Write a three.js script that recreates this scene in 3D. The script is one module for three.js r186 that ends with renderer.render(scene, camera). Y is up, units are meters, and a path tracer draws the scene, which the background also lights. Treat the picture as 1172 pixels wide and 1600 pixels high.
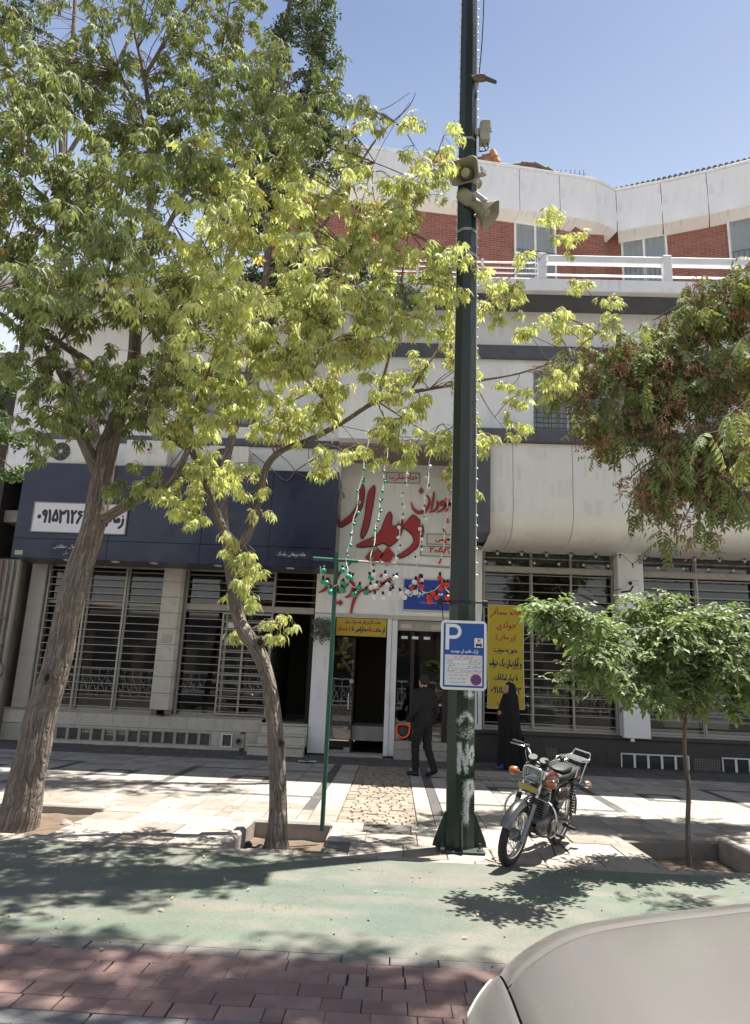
import * as THREE from 'three';
import { mergeGeometries, mergeVertices } from 'three/addons/utils/BufferGeometryUtils.js';

// ---------------------------------------------------------------- camera, sky, sun, exposure
const EXPOSURE = 2.9;
const scene = new THREE.Scene();
const camera = new THREE.PerspectiveCamera(72.05, 750 / 1024, 0.05, 600);
camera.position.set(0, 1.6, 0);
camera.rotation.set(THREE.MathUtils.degToRad(13.4), THREE.MathUtils.degToRad(2.1), THREE.MathUtils.degToRad(2.37), 'YXZ');
scene.add(camera);

const SUN = new THREE.Vector3(0.285, 1, -0.175).normalize();
{
  const W = 512, H = 256, data = new Float32Array(W * H * 4);
  const d = new THREE.Vector3(), mix = (a, b, t) => a + (b - a) * t;
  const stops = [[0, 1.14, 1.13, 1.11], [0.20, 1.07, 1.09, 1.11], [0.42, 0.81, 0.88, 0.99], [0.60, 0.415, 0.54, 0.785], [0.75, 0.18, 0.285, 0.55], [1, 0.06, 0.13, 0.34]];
  for (let j = 0; j < H; j++) for (let i = 0; i < W; i++) {
    const el = ((j + 0.5) / H - 0.5) * Math.PI, az = ((i + 0.5) / W - 0.5) * 2 * Math.PI;
    d.set(Math.cos(el) * Math.cos(az), Math.sin(el), Math.cos(el) * Math.sin(az));
    const s = Math.max(0, d.y);
    let k = 0; while (k < stops.length - 2 && stops[k + 1][0] < s) k++;
    const a = stops[k], b = stops[k + 1], t = Math.min(1, (s - a[0]) / (b[0] - a[0]));
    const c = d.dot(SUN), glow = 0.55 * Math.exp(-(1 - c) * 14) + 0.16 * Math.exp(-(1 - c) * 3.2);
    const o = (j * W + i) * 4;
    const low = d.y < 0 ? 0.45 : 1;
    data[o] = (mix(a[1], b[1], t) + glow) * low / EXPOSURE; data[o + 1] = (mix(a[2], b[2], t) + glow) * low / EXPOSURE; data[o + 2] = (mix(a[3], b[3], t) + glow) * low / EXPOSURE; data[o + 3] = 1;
  }
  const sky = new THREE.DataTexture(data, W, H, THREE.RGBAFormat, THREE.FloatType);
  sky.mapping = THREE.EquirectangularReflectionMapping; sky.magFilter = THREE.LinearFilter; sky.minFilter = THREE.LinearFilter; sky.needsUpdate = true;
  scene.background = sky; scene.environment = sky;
}
const sun = new THREE.DirectionalLight(new THREE.Color(1, 0.955, 0.88), 5.0);
sun.position.copy(SUN).multiplyScalar(60); sun.target.position.set(0, 0, -9); sun.position.add(sun.target.position);
sun.castShadow = true; sun.shadow.mapSize.set(4096, 4096); sun.shadow.radius = 1;
Object.assign(sun.shadow.camera, { left: -25, right: 25, top: 25, bottom: -25, near: 1, far: 150 });
scene.add(sun, sun.target);
const renderer = new THREE.WebGLRenderer({ antialias: true });
renderer.toneMapping = THREE.LinearToneMapping; renderer.toneMappingExposure = EXPOSURE;
renderer.shadowMap.enabled = true; renderer.shadowMap.type = THREE.PCFSoftShadowMap;

// ---------------------------------------------------------------- helpers
let seed_ = 12345;
const rnd = () => { seed_ = (seed_ + 0x6d2b79f5) | 0; let t = Math.imul(seed_ ^ (seed_ >>> 15), 1 | seed_); t = (t + Math.imul(t ^ (t >>> 7), 61 | t)) ^ t; return ((t ^ (t >>> 14)) >>> 0) / 4294967296; };
const reseed = (s) => { seed_ = s; };
const rr = (a, b) => a + (b - a) * rnd();
const V = (x, y, z) => new THREE.Vector3(x, y, z);
const clamp = (x, a, b) => Math.min(b, Math.max(a, x)), lerp = (a, b, t) => a + (b - a) * t, smooth = (a, b, x) => { const t = clamp((x - a) / (b - a), 0, 1); return t * t * (3 - 2 * t); };
const counts = {};
function numbered(n) { const k = counts[n] = (counts[n] ?? -1) + 1; return k ? n + '_' + String(k).padStart(3, '0') : n; }
function tag(o, label, category, group) { o.userData.label = label; o.userData.category = category; if (group) o.userData.group = group; return o; }
function thing(name, label, category, pos = [0, 0, 0], turn = 0, group) {
  const o = new THREE.Group(); o.name = numbered(name); o.position.set(...pos); o.rotation.y = turn; scene.add(o);
  return tag(o, label, category, group);
}
// geometry attributes must agree before merging
function clean(g) {
  if (g.index) g = g.toNonIndexed();
  for (const k of Object.keys(g.attributes)) if (!['position', 'normal', 'uv', 'color'].includes(k)) g.deleteAttribute(k);
  if (!g.attributes.normal) g.computeVertexNormals();
  if (!g.attributes.uv) g.setAttribute('uv', new THREE.BufferAttribute(new Float32Array(g.attributes.position.count * 2), 2));
  return g;
}
function merge(gs) { gs = [gs].flat(Infinity); return gs.length === 1 ? gs[0] : mergeGeometries(gs.map(clean)); }
// uv in metres from the dominant direction of each face
function metric(g, ox = 0, oy = 0) {
  if (g.index) g = g.toNonIndexed();
  const p = g.attributes.position, uv = new Float32Array(p.count * 2), a = V(), b = V(), c = V(), n = V();
  for (let i = 0; i < p.count; i += 3) {
    a.fromBufferAttribute(p, i); b.fromBufferAttribute(p, i + 1); c.fromBufferAttribute(p, i + 2);
    n.copy(b).sub(a).cross(c.clone().sub(a));
    const ax = Math.abs(n.x), ay = Math.abs(n.y), az = Math.abs(n.z);
    [a, b, c].forEach((q, k) => {
      const [u, v] = ay >= ax && ay >= az ? [q.x, q.z] : ax > az ? [q.z, q.y] : [q.x, q.y];
      uv[(i + k) * 2] = u + ox; uv[(i + k) * 2 + 1] = v + oy;
    });
  }
  g.setAttribute('uv', new THREE.BufferAttribute(uv, 2));
  return g;
}
function mesh(name, geos, mat, parent = scene, label) {
  const o = new THREE.Mesh(merge(geos), mat); o.name = parent === scene ? numbered(name) : name; parent.add(o);
  if (label) o.userData.label = label;
  return o;
}
function struct(name, geos, mat) { const o = mesh(name, geos, mat); o.userData.kind = 'structure'; return o; }
const box = (x0, x1, y0, y1, z0, z1) => metric(new THREE.BoxGeometry(x1 - x0, y1 - y0, z1 - z0).translate((x0 + x1) / 2, (y0 + y1) / 2, (z0 + z1) / 2));
// box with chamfered edges
function cbox(x0, x1, y0, y1, z0, z1, b = 0.006) {
  const w = (x1 - x0) / 2, h = (y1 - y0) / 2, d = (z1 - z0) / 2; b = Math.min(b, w * 0.45, h * 0.45, d * 0.45);
  const tri = [], P = (sx, sy, sz, k) => k === 0 ? [sx * w, sy * (h - b), sz * (d - b)] : k === 1 ? [sx * (w - b), sy * h, sz * (d - b)] : [sx * (w - b), sy * (h - b), sz * d];
  const quad = (A, B, C, D) => {
    const n = V(...B).sub(V(...A)).cross(V(...C).sub(V(...A))), m = V(A[0] + C[0], A[1] + C[1], A[2] + C[2]);
    if (n.dot(m) < 0) [B, D] = [D, B];
    tri.push(...A, ...B, ...C, ...A, ...C, ...D);
  };
  const S = [-1, 1];
  for (const s of S) {
    quad(P(s, -1, -1, 0), P(s, 1, -1, 0), P(s, 1, 1, 0), P(s, -1, 1, 0));
    quad(P(-1, s, -1, 1), P(1, s, -1, 1), P(1, s, 1, 1), P(-1, s, 1, 1));
    quad(P(-1, -1, s, 2), P(1, -1, s, 2), P(1, 1, s, 2), P(-1, 1, s, 2));
  }
  for (const s of S) for (const t of S) {
    quad(P(s, t, -1, 0), P(s, t, 1, 0), P(s, t, 1, 1), P(s, t, -1, 1));
    quad(P(s, -1, t, 0), P(s, 1, t, 0), P(s, 1, t, 2), P(s, -1, t, 2));
    quad(P(-1, s, t, 1), P(1, s, t, 1), P(1, s, t, 2), P(-1, s, t, 2));
  }
  for (const s of S) for (const t of S) for (const u of S) {
    let A = P(s, t, u, 0), B = P(s, t, u, 1), C = P(s, t, u, 2);
    const n = V(...B).sub(V(...A)).cross(V(...C).sub(V(...A)));
    if (n.dot(V(s, t, u)) < 0) [B, C] = [C, B];
    tri.push(...A, ...B, ...C);
  }
  const g = new THREE.BufferGeometry(); g.setAttribute('position', new THREE.BufferAttribute(new Float32Array(tri), 3));
  g.translate((x0 + x1) / 2, (y0 + y1) / 2, (z0 + z1) / 2); g.computeVertexNormals();
  return metric(g);
}
function bar(a, b, r, seg = 6, r2 = r) {
  a = V(...a); b = V(...b); const d = b.clone().sub(a), g = new THREE.CylinderGeometry(r2, r, d.length(), seg);
  g.applyQuaternion(new THREE.Quaternion().setFromUnitVectors(V(0, 1, 0), d.normalize()));
  return clean(g.translate((a.x + b.x) / 2, (a.y + b.y) / 2, (a.z + b.z) / 2));
}
function wire(pts, r, seg = 5, n) {
  const c = new THREE.CatmullRomCurve3(pts.map((p) => V(...p)), false, 'centripetal');
  return clean(new THREE.TubeGeometry(c, n ?? Math.max(4, pts.length * 5), r, seg, false));
}
const ball = (x, y, z, r, a = 10, b = 7) => clean(new THREE.SphereGeometry(r, a, b).translate(x, y, z));
const lathe = (pts, seg = 16) => clean(new THREE.LatheGeometry(pts.map((p) => new THREE.Vector2(...p)), seg));
const rot = (g, rx = 0, ry = 0, rz = 0) => g.rotateX(rx).rotateY(ry).rotateZ(rz);
const mv = (g, x, y, z) => g.translate(x, y, z);
function poly(pts, depth, bevel = 0, holes = []) {   // outline in the xy plane, pulled out along +z
  const s = new THREE.Shape(pts.map((p) => new THREE.Vector2(...p)));
  for (const h of holes) s.holes.push(new THREE.Path(h.map((p) => new THREE.Vector2(...p))));
  return clean(new THREE.ExtrudeGeometry(s, { depth, bevelEnabled: bevel > 0, bevelSize: bevel, bevelThickness: bevel, bevelSegments: 1, steps: 1, curveSegments: 4 }));
}

// ---------------------------------------------------------------- noise and textures
function hash(ix, iy, s) { let h = Math.imul(ix, 374761393) ^ Math.imul(iy, 668265263) ^ Math.imul(s, 2147483647 - 58); h = Math.imul(h ^ (h >>> 13), 1274126177); h ^= h >>> 16; return (h >>> 0) / 4294967296; }
function vn(x, y, px, py, s) {
  const x0 = Math.floor(x), y0 = Math.floor(y), fx = x - x0, fy = y - y0, u = fx * fx * (3 - 2 * fx), v = fy * fy * (3 - 2 * fy), m = (k, p) => ((k % p) + p) % p;
  const a = hash(m(x0, px), m(y0, py), s), b = hash(m(x0 + 1, px), m(y0, py), s), c = hash(m(x0, px), m(y0 + 1, py), s), d = hash(m(x0 + 1, px), m(y0 + 1, py), s);
  return lerp(lerp(a, b, u), lerp(c, d, u), v);
}
function fbm(u, v, per, oct, s, py = per) { let a = 0.5, t = 0, n = 0; for (let o = 0; o < oct; o++) { t += a * vn(u * per, v * py, per, py, s + o * 17); n += a; a *= 0.5; per *= 2; py *= 2; } return t / n; }
const toS = (c) => 255 * (c <= 0.0031308 ? 12.92 * c : 1.055 * Math.pow(c, 1 / 2.4) - 0.055);
function tex(n, f, metres = 1, srgb = true, m = n) {
  const d = new Uint8Array(n * m * 4);
  for (let j = 0; j < m; j++) for (let i = 0; i < n; i++) {
    const c = f((i + 0.5) / n, (j + 0.5) / m), o = (j * n + i) * 4, q = typeof c === 'number' ? [c, c, c] : c;
    for (let k = 0; k < 3; k++) d[o + k] = clamp(srgb ? toS(clamp(q[k], 0, 1)) : q[k] * 255, 0, 255);
    d[o + 3] = 255;
  }
  const t = new THREE.DataTexture(d, n, m); t.wrapS = t.wrapT = THREE.RepeatWrapping; t.magFilter = THREE.LinearFilter; t.minFilter = THREE.LinearMipmapLinearFilter; t.generateMipmaps = true;
  if (srgb) t.colorSpace = THREE.SRGBColorSpace;
  t.repeat.set(1 / metres, 1 / metres); t.needsUpdate = true; return t;
}
const rep = (t, a, b = a) => { t = t.clone(); t.repeat.set(a, b); t.needsUpdate = true; return t; };
const lin = (r, g, b) => new THREE.Color().setRGB(r, g, b);
const std = (color, roughness = 0.7, more = {}) => new THREE.MeshStandardMaterial({ color: Array.isArray(color) ? lin(...color) : new THREE.Color(color), roughness, ...more });

const T = {};
T.grain = tex(512, (u, v) => { const a = fbm(u, v, 6, 5, 3), b = vn(u * 256, v * 256, 256, 256, 9), s = fbm(u, v, 3, 3, 77); const k = 0.66 + 0.42 * a + 0.12 * (b - 0.5) - (s > 0.62 ? 0.10 * (s - 0.62) / 0.2 : 0); return [k, k * 0.995, k * 0.985]; }, 1);
T.grainBump = tex(512, (u, v) => 0.5 * fbm(u, v, 24, 4, 5) + 0.5 * vn(u * 200, v * 200, 200, 200, 6), 1, false);
T.panel = tex(512, (u, v) => { const a = fbm(u, v, 4, 5, 31), st = fbm(u, v, 40, 3, 32, 3), sp = vn(u * 128, v * 128, 128, 128, 8) > 0.985 ? 0.25 : 0; const run = fbm(u, v, 26, 3, 33, 2) * smooth(0.45, 0.6, fbm(u, v, 5, 3, 34)); const k = 0.95 + 0.11 * (a - 0.5) - 0.03 * smooth(0.55, 0.8, st) - 0.10 * smooth(0.42, 0.7, run) - sp * 0.4; return [k, k * 0.99, k * 0.97]; }, 2);
T.brick = tex(1024, (u, v) => {
  const rows = 24, y = v * rows, r = Math.floor(y), cols = 8, x = u * cols + (r % 2) * 0.5, c = Math.floor(x), fx = x - c, fy = y - r;
  const joint = fx < 0.035 || fx > 0.965 || fy < 0.1 || fy > 0.9, h = hash((c + 64) % cols, r, 5), n = fbm(u, v, 64, 3, 4);
  if (joint) return [0.30 + 0.08 * n, 0.19 + 0.05 * n, 0.15 + 0.04 * n];
  const k = 0.75 + 0.35 * h + 0.25 * (n - 0.5); return [0.265 * k, 0.098 * k, 0.074 * k];
}, 1.76);
T.brickBump = tex(1024, (u, v) => { const rows = 24, y = v * rows, r = Math.floor(y), x = u * 8 + (r % 2) * 0.5, fx = x - Math.floor(x), fy = y - r; return fx < 0.035 || fx > 0.965 || fy < 0.1 || fy > 0.9 ? 0 : 0.8 + 0.2 * fbm(u, v, 64, 2, 4); }, 1.76, false);
T.marble = tex(512, (u, v) => { const w = fbm(u, v, 4, 5, 41), vein = Math.abs(Math.sin((u * 4 + v * 2 + w * 5) * Math.PI)), k = 0.80 + 0.16 * fbm(u, v, 8, 4, 42) - 0.20 * Math.pow(1 - vein, 8) - 0.12 * smooth(0.6, 0.8, fbm(u, v, 14, 3, 43)); return [k, k * 0.965, k * 0.90]; }, 1);
T.green = tex(1024, (u, v) => {
  const a = fbm(u, v, 5, 5, 51), b = fbm(u, v, 12, 4, 52), sp = vn(u * 400, v * 400, 400, 400, 53), st = fbm(u, v, 3, 4, 54, 20), big = fbm(u, v, 2, 3, 57);
  const wear = smooth(0.42, 0.62, 0.32 * a + 0.2 * b + 0.48 * st);                    // paint worn down to the grey concrete
  const g = [0.142 + 0.04 * (big - 0.5), 0.174 + 0.03 * (big - 0.5), 0.136], c = [0.205, 0.195, 0.162], k = 0.86 + 0.24 * (sp - 0.5) + 0.25 * (b - 0.5);
  const crack = Math.abs(fbm(u, v, 4, 5, 58) - 0.5) < 0.0022 && fbm(u, v, 3, 2, 59) > 0.5 ? 0.7 : 1; const fleck = vn(u * 220, v * 220, 220, 220, 55); const f = fleck > 0.955 ? 0.55 : 1;
  return g.map((x, i) => lerp(x, c[i], wear * 0.85) * k * f * crack);
}, 3.4);
T.asphalt = tex(512, (u, v) => { const k = 0.14 + 0.07 * fbm(u, v, 8, 4, 61) + 0.05 * (vn(u * 256, v * 256, 256, 256, 62) - 0.5); return [k, k, k * 1.02]; }, 2);
T.soil = tex(512, (u, v) => { const k = 0.55 + 0.7 * fbm(u, v, 8, 5, 71) + 0.4 * (vn(u * 120, v * 120, 120, 120, 72) - 0.5); return [0.135 * k, 0.095 * k, 0.066 * k]; }, 1);
T.soilBump = tex(512, (u, v) => fbm(u, v, 12, 5, 71), 1, false);
const fissure = (u, v) => { const w = fbm(u, v, 6, 3, 81, 4), n = vn((u + 0.03 * (w - 0.5)) * 36, v * 4, 36, 4, 82) * 0.75 + 0.25 * fbm(u, v, 20, 2, 86, 10), m = vn((u + 0.02 * (w - 0.5)) * 60, v * 9, 60, 9, 84) * 0.8 + 0.2 * fbm(u, v, 30, 2, 87, 15); return Math.max(smooth(0.70, 0.96, 1 - Math.abs(2 * n - 1)), 0.7 * smooth(0.76, 0.97, 1 - Math.abs(2 * m - 1))); };
T.bark = tex(512, (u, v) => { const f = fissure(u, v), g = fbm(u, v, 40, 3, 83, 24), b = fbm(u, v, 3, 3, 85), k = (0.80 + 0.5 * (g - 0.5) + 0.5 * (b - 0.5)) * (1 - 0.30 * f); return [0.255 * k, 0.205 * k, 0.168 * k]; }, 1);
T.barkBump = tex(512, (u, v) => 0.8 * (1 - fissure(u, v)) + 0.2 * fbm(u, v, 40, 3, 83, 24), 1, false);
T.rough = tex(256, (u, v) => 0.35 + 0.5 * fbm(u, v, 5, 4, 91), 1.3, false);

const M = {
  stoneA: std([0.48, 0.442, 0.388], 0.75, { map: T.grain, bumpMap: T.grainBump, bumpScale: 0.002 }),
  stoneB: std([0.39, 0.345, 0.295], 0.8, { map: T.grain, bumpMap: T.grainBump, bumpScale: 0.002 }),
  stoneC: std([0.31, 0.27, 0.225], 0.85, { map: T.grain, bumpMap: T.grainBump, bumpScale: 0.003 }),
  stoneDark: std([0.10, 0.095, 0.09], 0.7, { map: T.grain, bumpMap: T.grainBump, bumpScale: 0.002 }),
  stoneDark2: std([0.14, 0.13, 0.12], 0.75, { map: T.grain, bumpMap: T.grainBump, bumpScale: 0.002 }),
  cobbleA: std([0.37, 0.31, 0.24], 0.9, { map: T.grain, bumpMap: T.grainBump, bumpScale: 0.006 }),
  cobbleB: std([0.31, 0.255, 0.195], 0.9, { map: T.grain, bumpMap: T.grainBump, bumpScale: 0.006 }),
  cobbleC: std([0.13, 0.12, 0.105], 0.9, { map: T.grain, bumpMap: T.grainBump, bumpScale: 0.006 }),
  pinkA: std([0.30, 0.19, 0.168], 0.88, { map: T.grain, bumpMap: T.grainBump, bumpScale: 0.002 }),
  pinkB: std([0.265, 0.165, 0.147], 0.88, { map: T.grain, bumpMap: T.grainBump, bumpScale: 0.002 }),
  pinkC: std([0.325, 0.215, 0.19], 0.88, { map: T.grain, bumpMap: T.grainBump, bumpScale: 0.002 }),
  borderA: std([0.215, 0.19, 0.175], 0.9, { map: T.grain }), borderB: std([0.185, 0.165, 0.155], 0.9, { map: T.grain }),
  kerb: std([0.20, 0.197, 0.195], 0.9, { map: T.grain, bumpMap: T.grainBump, bumpScale: 0.008 }),
  concrete: std([0.31, 0.28, 0.245], 0.95, { map: T.grain, bumpMap: T.grainBump, bumpScale: 0.006 }),
  mortar: std([0.27, 0.24, 0.205], 1, { map: T.grain }),
  green: std([1, 1, 1], 0.9, { map: T.green, bumpMap: rep(T.grainBump, 1.4), bumpScale: 0.002 }),
  asphalt: std([1, 1, 1], 0.95, { map: T.asphalt, bumpMap: T.grainBump, bumpScale: 0.006 }),
  soil: std([1, 1, 1], 1, { map: T.soil, bumpMap: T.soilBump, bumpScale: 0.03 }),
  white: std([0.78, 0.785, 0.80], 0.45, { map: T.panel }),
  wall: std([0.85, 0.86, 0.89], 0.8, { map: T.panel, bumpMap: T.grainBump, bumpScale: 0.001 }),
  cream: std([0.84, 0.83, 0.80], 0.42, { map: T.panel }),
  trim: std([0.105, 0.105, 0.125], 0.5, { map: T.grain }),
  navy: std([0.008, 0.013, 0.046], 0.42, { map: rep(T.panel, 0.8), roughnessMap: T.rough }),
  marble: std([0.56, 0.535, 0.49], 0.45, { map: T.marble }),
  marbleGrey: std([0.40, 0.385, 0.36], 0.5, { map: T.marble }),
  darkStone: std([0.045, 0.042, 0.042], 0.4, { map: T.grain }),
  brick: std([1, 1, 1], 0.95, { map: T.brick, bumpMap: T.brickBump, bumpScale: 0.008 }),
  steel: std([0.34, 0.32, 0.29], 0.45, { metalness: 0.6 }),
  whitePaint: std([0.78, 0.78, 0.77], 0.5, { map: T.panel }),
  blackMetal: std([0.02, 0.02, 0.022], 0.5),
  glassDark: std([0.03, 0.035, 0.04], 0.1),
  glass: new THREE.MeshPhysicalMaterial({ color: lin(0.86, 0.88, 0.88), roughness: 0.02, transmission: 1, thickness: 0, ior: 1.52 }),
  whiteSign: std([0.86, 0.85, 0.83], 0.45, { map: T.panel }),
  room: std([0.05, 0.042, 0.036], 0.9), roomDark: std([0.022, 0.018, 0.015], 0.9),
  curtain: new THREE.MeshPhysicalMaterial({ color: lin(0.60, 0.58, 0.55), roughness: 0.95, transmission: 0.3, thickness: 0 }),
  wood: std([0.11, 0.05, 0.03], 0.5, { map: T.bark }),
  bark: std([1, 1, 1], 0.95, { map: T.bark, bumpMap: T.barkBump, bumpScale: 0.022 }),
  barkThin: std([0.21, 0.155, 0.115], 0.9, { map: rep(T.grain, 3) }),
  chrome: std([0.55, 0.55, 0.55], 0.2, { metalness: 1 }),
  rubber: std([0.018, 0.018, 0.018], 0.8), black: std([0.012, 0.012, 0.013], 0.6),
};

for (const k of ['stoneA', 'stoneB', 'stoneC', 'stoneDark', 'stoneDark2', 'cobbleA', 'cobbleB', 'cobbleC', 'pinkA', 'pinkB', 'pinkC', 'borderA', 'borderB', 'kerb', 'mortar', 'green']) M[k].color.multiplyScalar(0.78);
// ---------------------------------------------------------------- the ground: earth, road, kerb, pavement with tree pits
const Z_EDGE = -7.1, Z_PINK = -4.57, Z_KERB = -3.8;
struct('ground', metric(new THREE.PlaneGeometry(700, 700, 1, 1).rotateX(-Math.PI / 2).translate(0, -0.42, 0)), M.soil);
struct('road', box(-60, 60, -0.4, -0.12, -3.66, 11.5), M.asphalt);
const flat = (pts, y0, y1, holes = []) => metric(poly(pts.map(([x, z]) => [x, -z]), y1 - y0, 0, holes.map((h) => h.map(([x, z]) => [x, -z]))).rotateX(-Math.PI / 2).translate(0, y0, 0));
const PITS = {
  bent: [[-1.60, -7.24], [-0.66, -7.24], [-0.66, -8.42], [-1.50, -8.42]],
  sapling: [[2.66, -7.26], [3.70, -7.26], [3.70, -8.62], [2.63, -8.48]],
  big: [[-4.75, -7.36], [-3.36, -7.36], [-3.42, -8.72], [-4.75, -8.72]],
};
const pavement = struct('pavement', flat([[-60, Z_KERB], [60, Z_KERB], [60, -17], [-60, -17]], -0.36, -0.03, Object.values(PITS)), M.mortar);
// loose earth in the pits
for (const k of Object.keys(PITS)) {
  const P = PITS[k], x0 = Math.min(...P.map((p) => p[0])) - 0.05, x1 = Math.max(...P.map((p) => p[0])) + 0.05, z0 = Math.min(...P.map((p) => p[1])) - 0.05, z1 = Math.max(...P.map((p) => p[1])) + 0.05;
  const g = new THREE.PlaneGeometry(x1 - x0, z1 - z0, 28, 28).rotateX(-Math.PI / 2).translate((x0 + x1) / 2, 0, (z0 + z1) / 2), q = g.attributes.position;
  for (let i = 0; i < q.count; i++) q.setY(i, (k === 'big' ? -0.12 : k === 'bent' ? -0.20 : -0.235) + 0.11 * fbm(q.getX(i) * 0.31 + 5, q.getZ(i) * 0.31 + 5, 5, 4, 7));
  g.computeVertexNormals(); const o = mesh('soil', metric(g), M.soil, pavement); o.userData.kind = 'stuff';
}
const pieces = { paving_stone: [], cobble: [], pink_paver: [], border_stone: [], kerb_stone: [] };
const inPit = (x0, x1, z0, z1) => Object.values(PITS).some((P) => { const a = Math.min(...P.map((p) => p[0])), b = Math.max(...P.map((p) => p[0])), c = Math.min(...P.map((p) => p[1])), d = Math.max(...P.map((p) => p[1])); return x1 > a + 0.03 && x0 < b - 0.03 && z1 > c + 0.03 && z0 < d - 0.03; });
function pave(kind, x0, x1, z0, z1, mats, gap = 0.008, lift = 0.004, bottom = -0.034, top = 0) {
  if (inPit(x0, x1, z0, z1)) {                              // cut what overlaps a pit into strips and keep what lies outside
    if (x1 - x0 < 0.12 && z1 - z0 < 0.12) return;
    if (x1 - x0 > z1 - z0) { const m = (x0 + x1) / 2; pave(kind, x0, m, z0, z1, mats, 0.0, lift, bottom, top); pave(kind, m, x1, z0, z1, mats, 0.0, lift, bottom, top); }
    else { const m = (z0 + z1) / 2; pave(kind, x0, x1, z0, m, mats, 0.0, lift, bottom, top); pave(kind, x0, x1, m, z1, mats, 0.0, lift, bottom, top); }
    return;
  }
  if (x1 - x0 < 0.02 || z1 - z0 < 0.02) return;
  pieces[kind].push({ x: (x0 + x1) / 2, z: (z0 + z1) / 2, w: x1 - x0 - gap, d: z1 - z0 - gap, m: mats[Math.floor(rnd() * mats.length)], y: top + rr(-lift, 0), bottom });
}
reseed(11);
{ // pink block strip, laid in a broken bond, between the border stones and the kerb
  let z = Z_PINK, row = 0; const heights = [0.155, 0.15, 0.16, 0.152];
  while (z < Z_KERB - 0.02) {
    const h = Math.min(heights[row % 4], Z_KERB - z); let x = -4.4 + (row % 2) * 0.11;
    while (x < 4.4) { const w = rnd() < 0.65 ? rr(0.20, 0.235) : rr(0.10, 0.125); pave('pink_paver', x, x + w, z, z + h, [M.pinkA, M.pinkB, M.pinkA, M.pinkC], 0.005, 0.003); x += w; }
    z += h; row++;
  }
  for (let x = -4.4; x < 4.4;) { const w = rr(0.26, 0.33); pave('border_stone', x, x + w, Z_PINK - 0.125, Z_PINK, [M.borderA, M.borderB], 0.004, 0.002); x += w; }
  for (let x = -5; x < 5;) { const w = rr(0.45, 0.55); pave('kerb_stone', x, x + w, Z_KERB, Z_KERB + 0.145, [M.kerb], 0.006, 0.006, -0.3); x += w; }
}
struct('kerb', [box(-60, -5, -0.4, -0.002, Z_KERB, Z_KERB + 0.14), box(5, 60, -0.4, -0.002, Z_KERB, Z_KERB + 0.14)], M.kerb);
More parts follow.
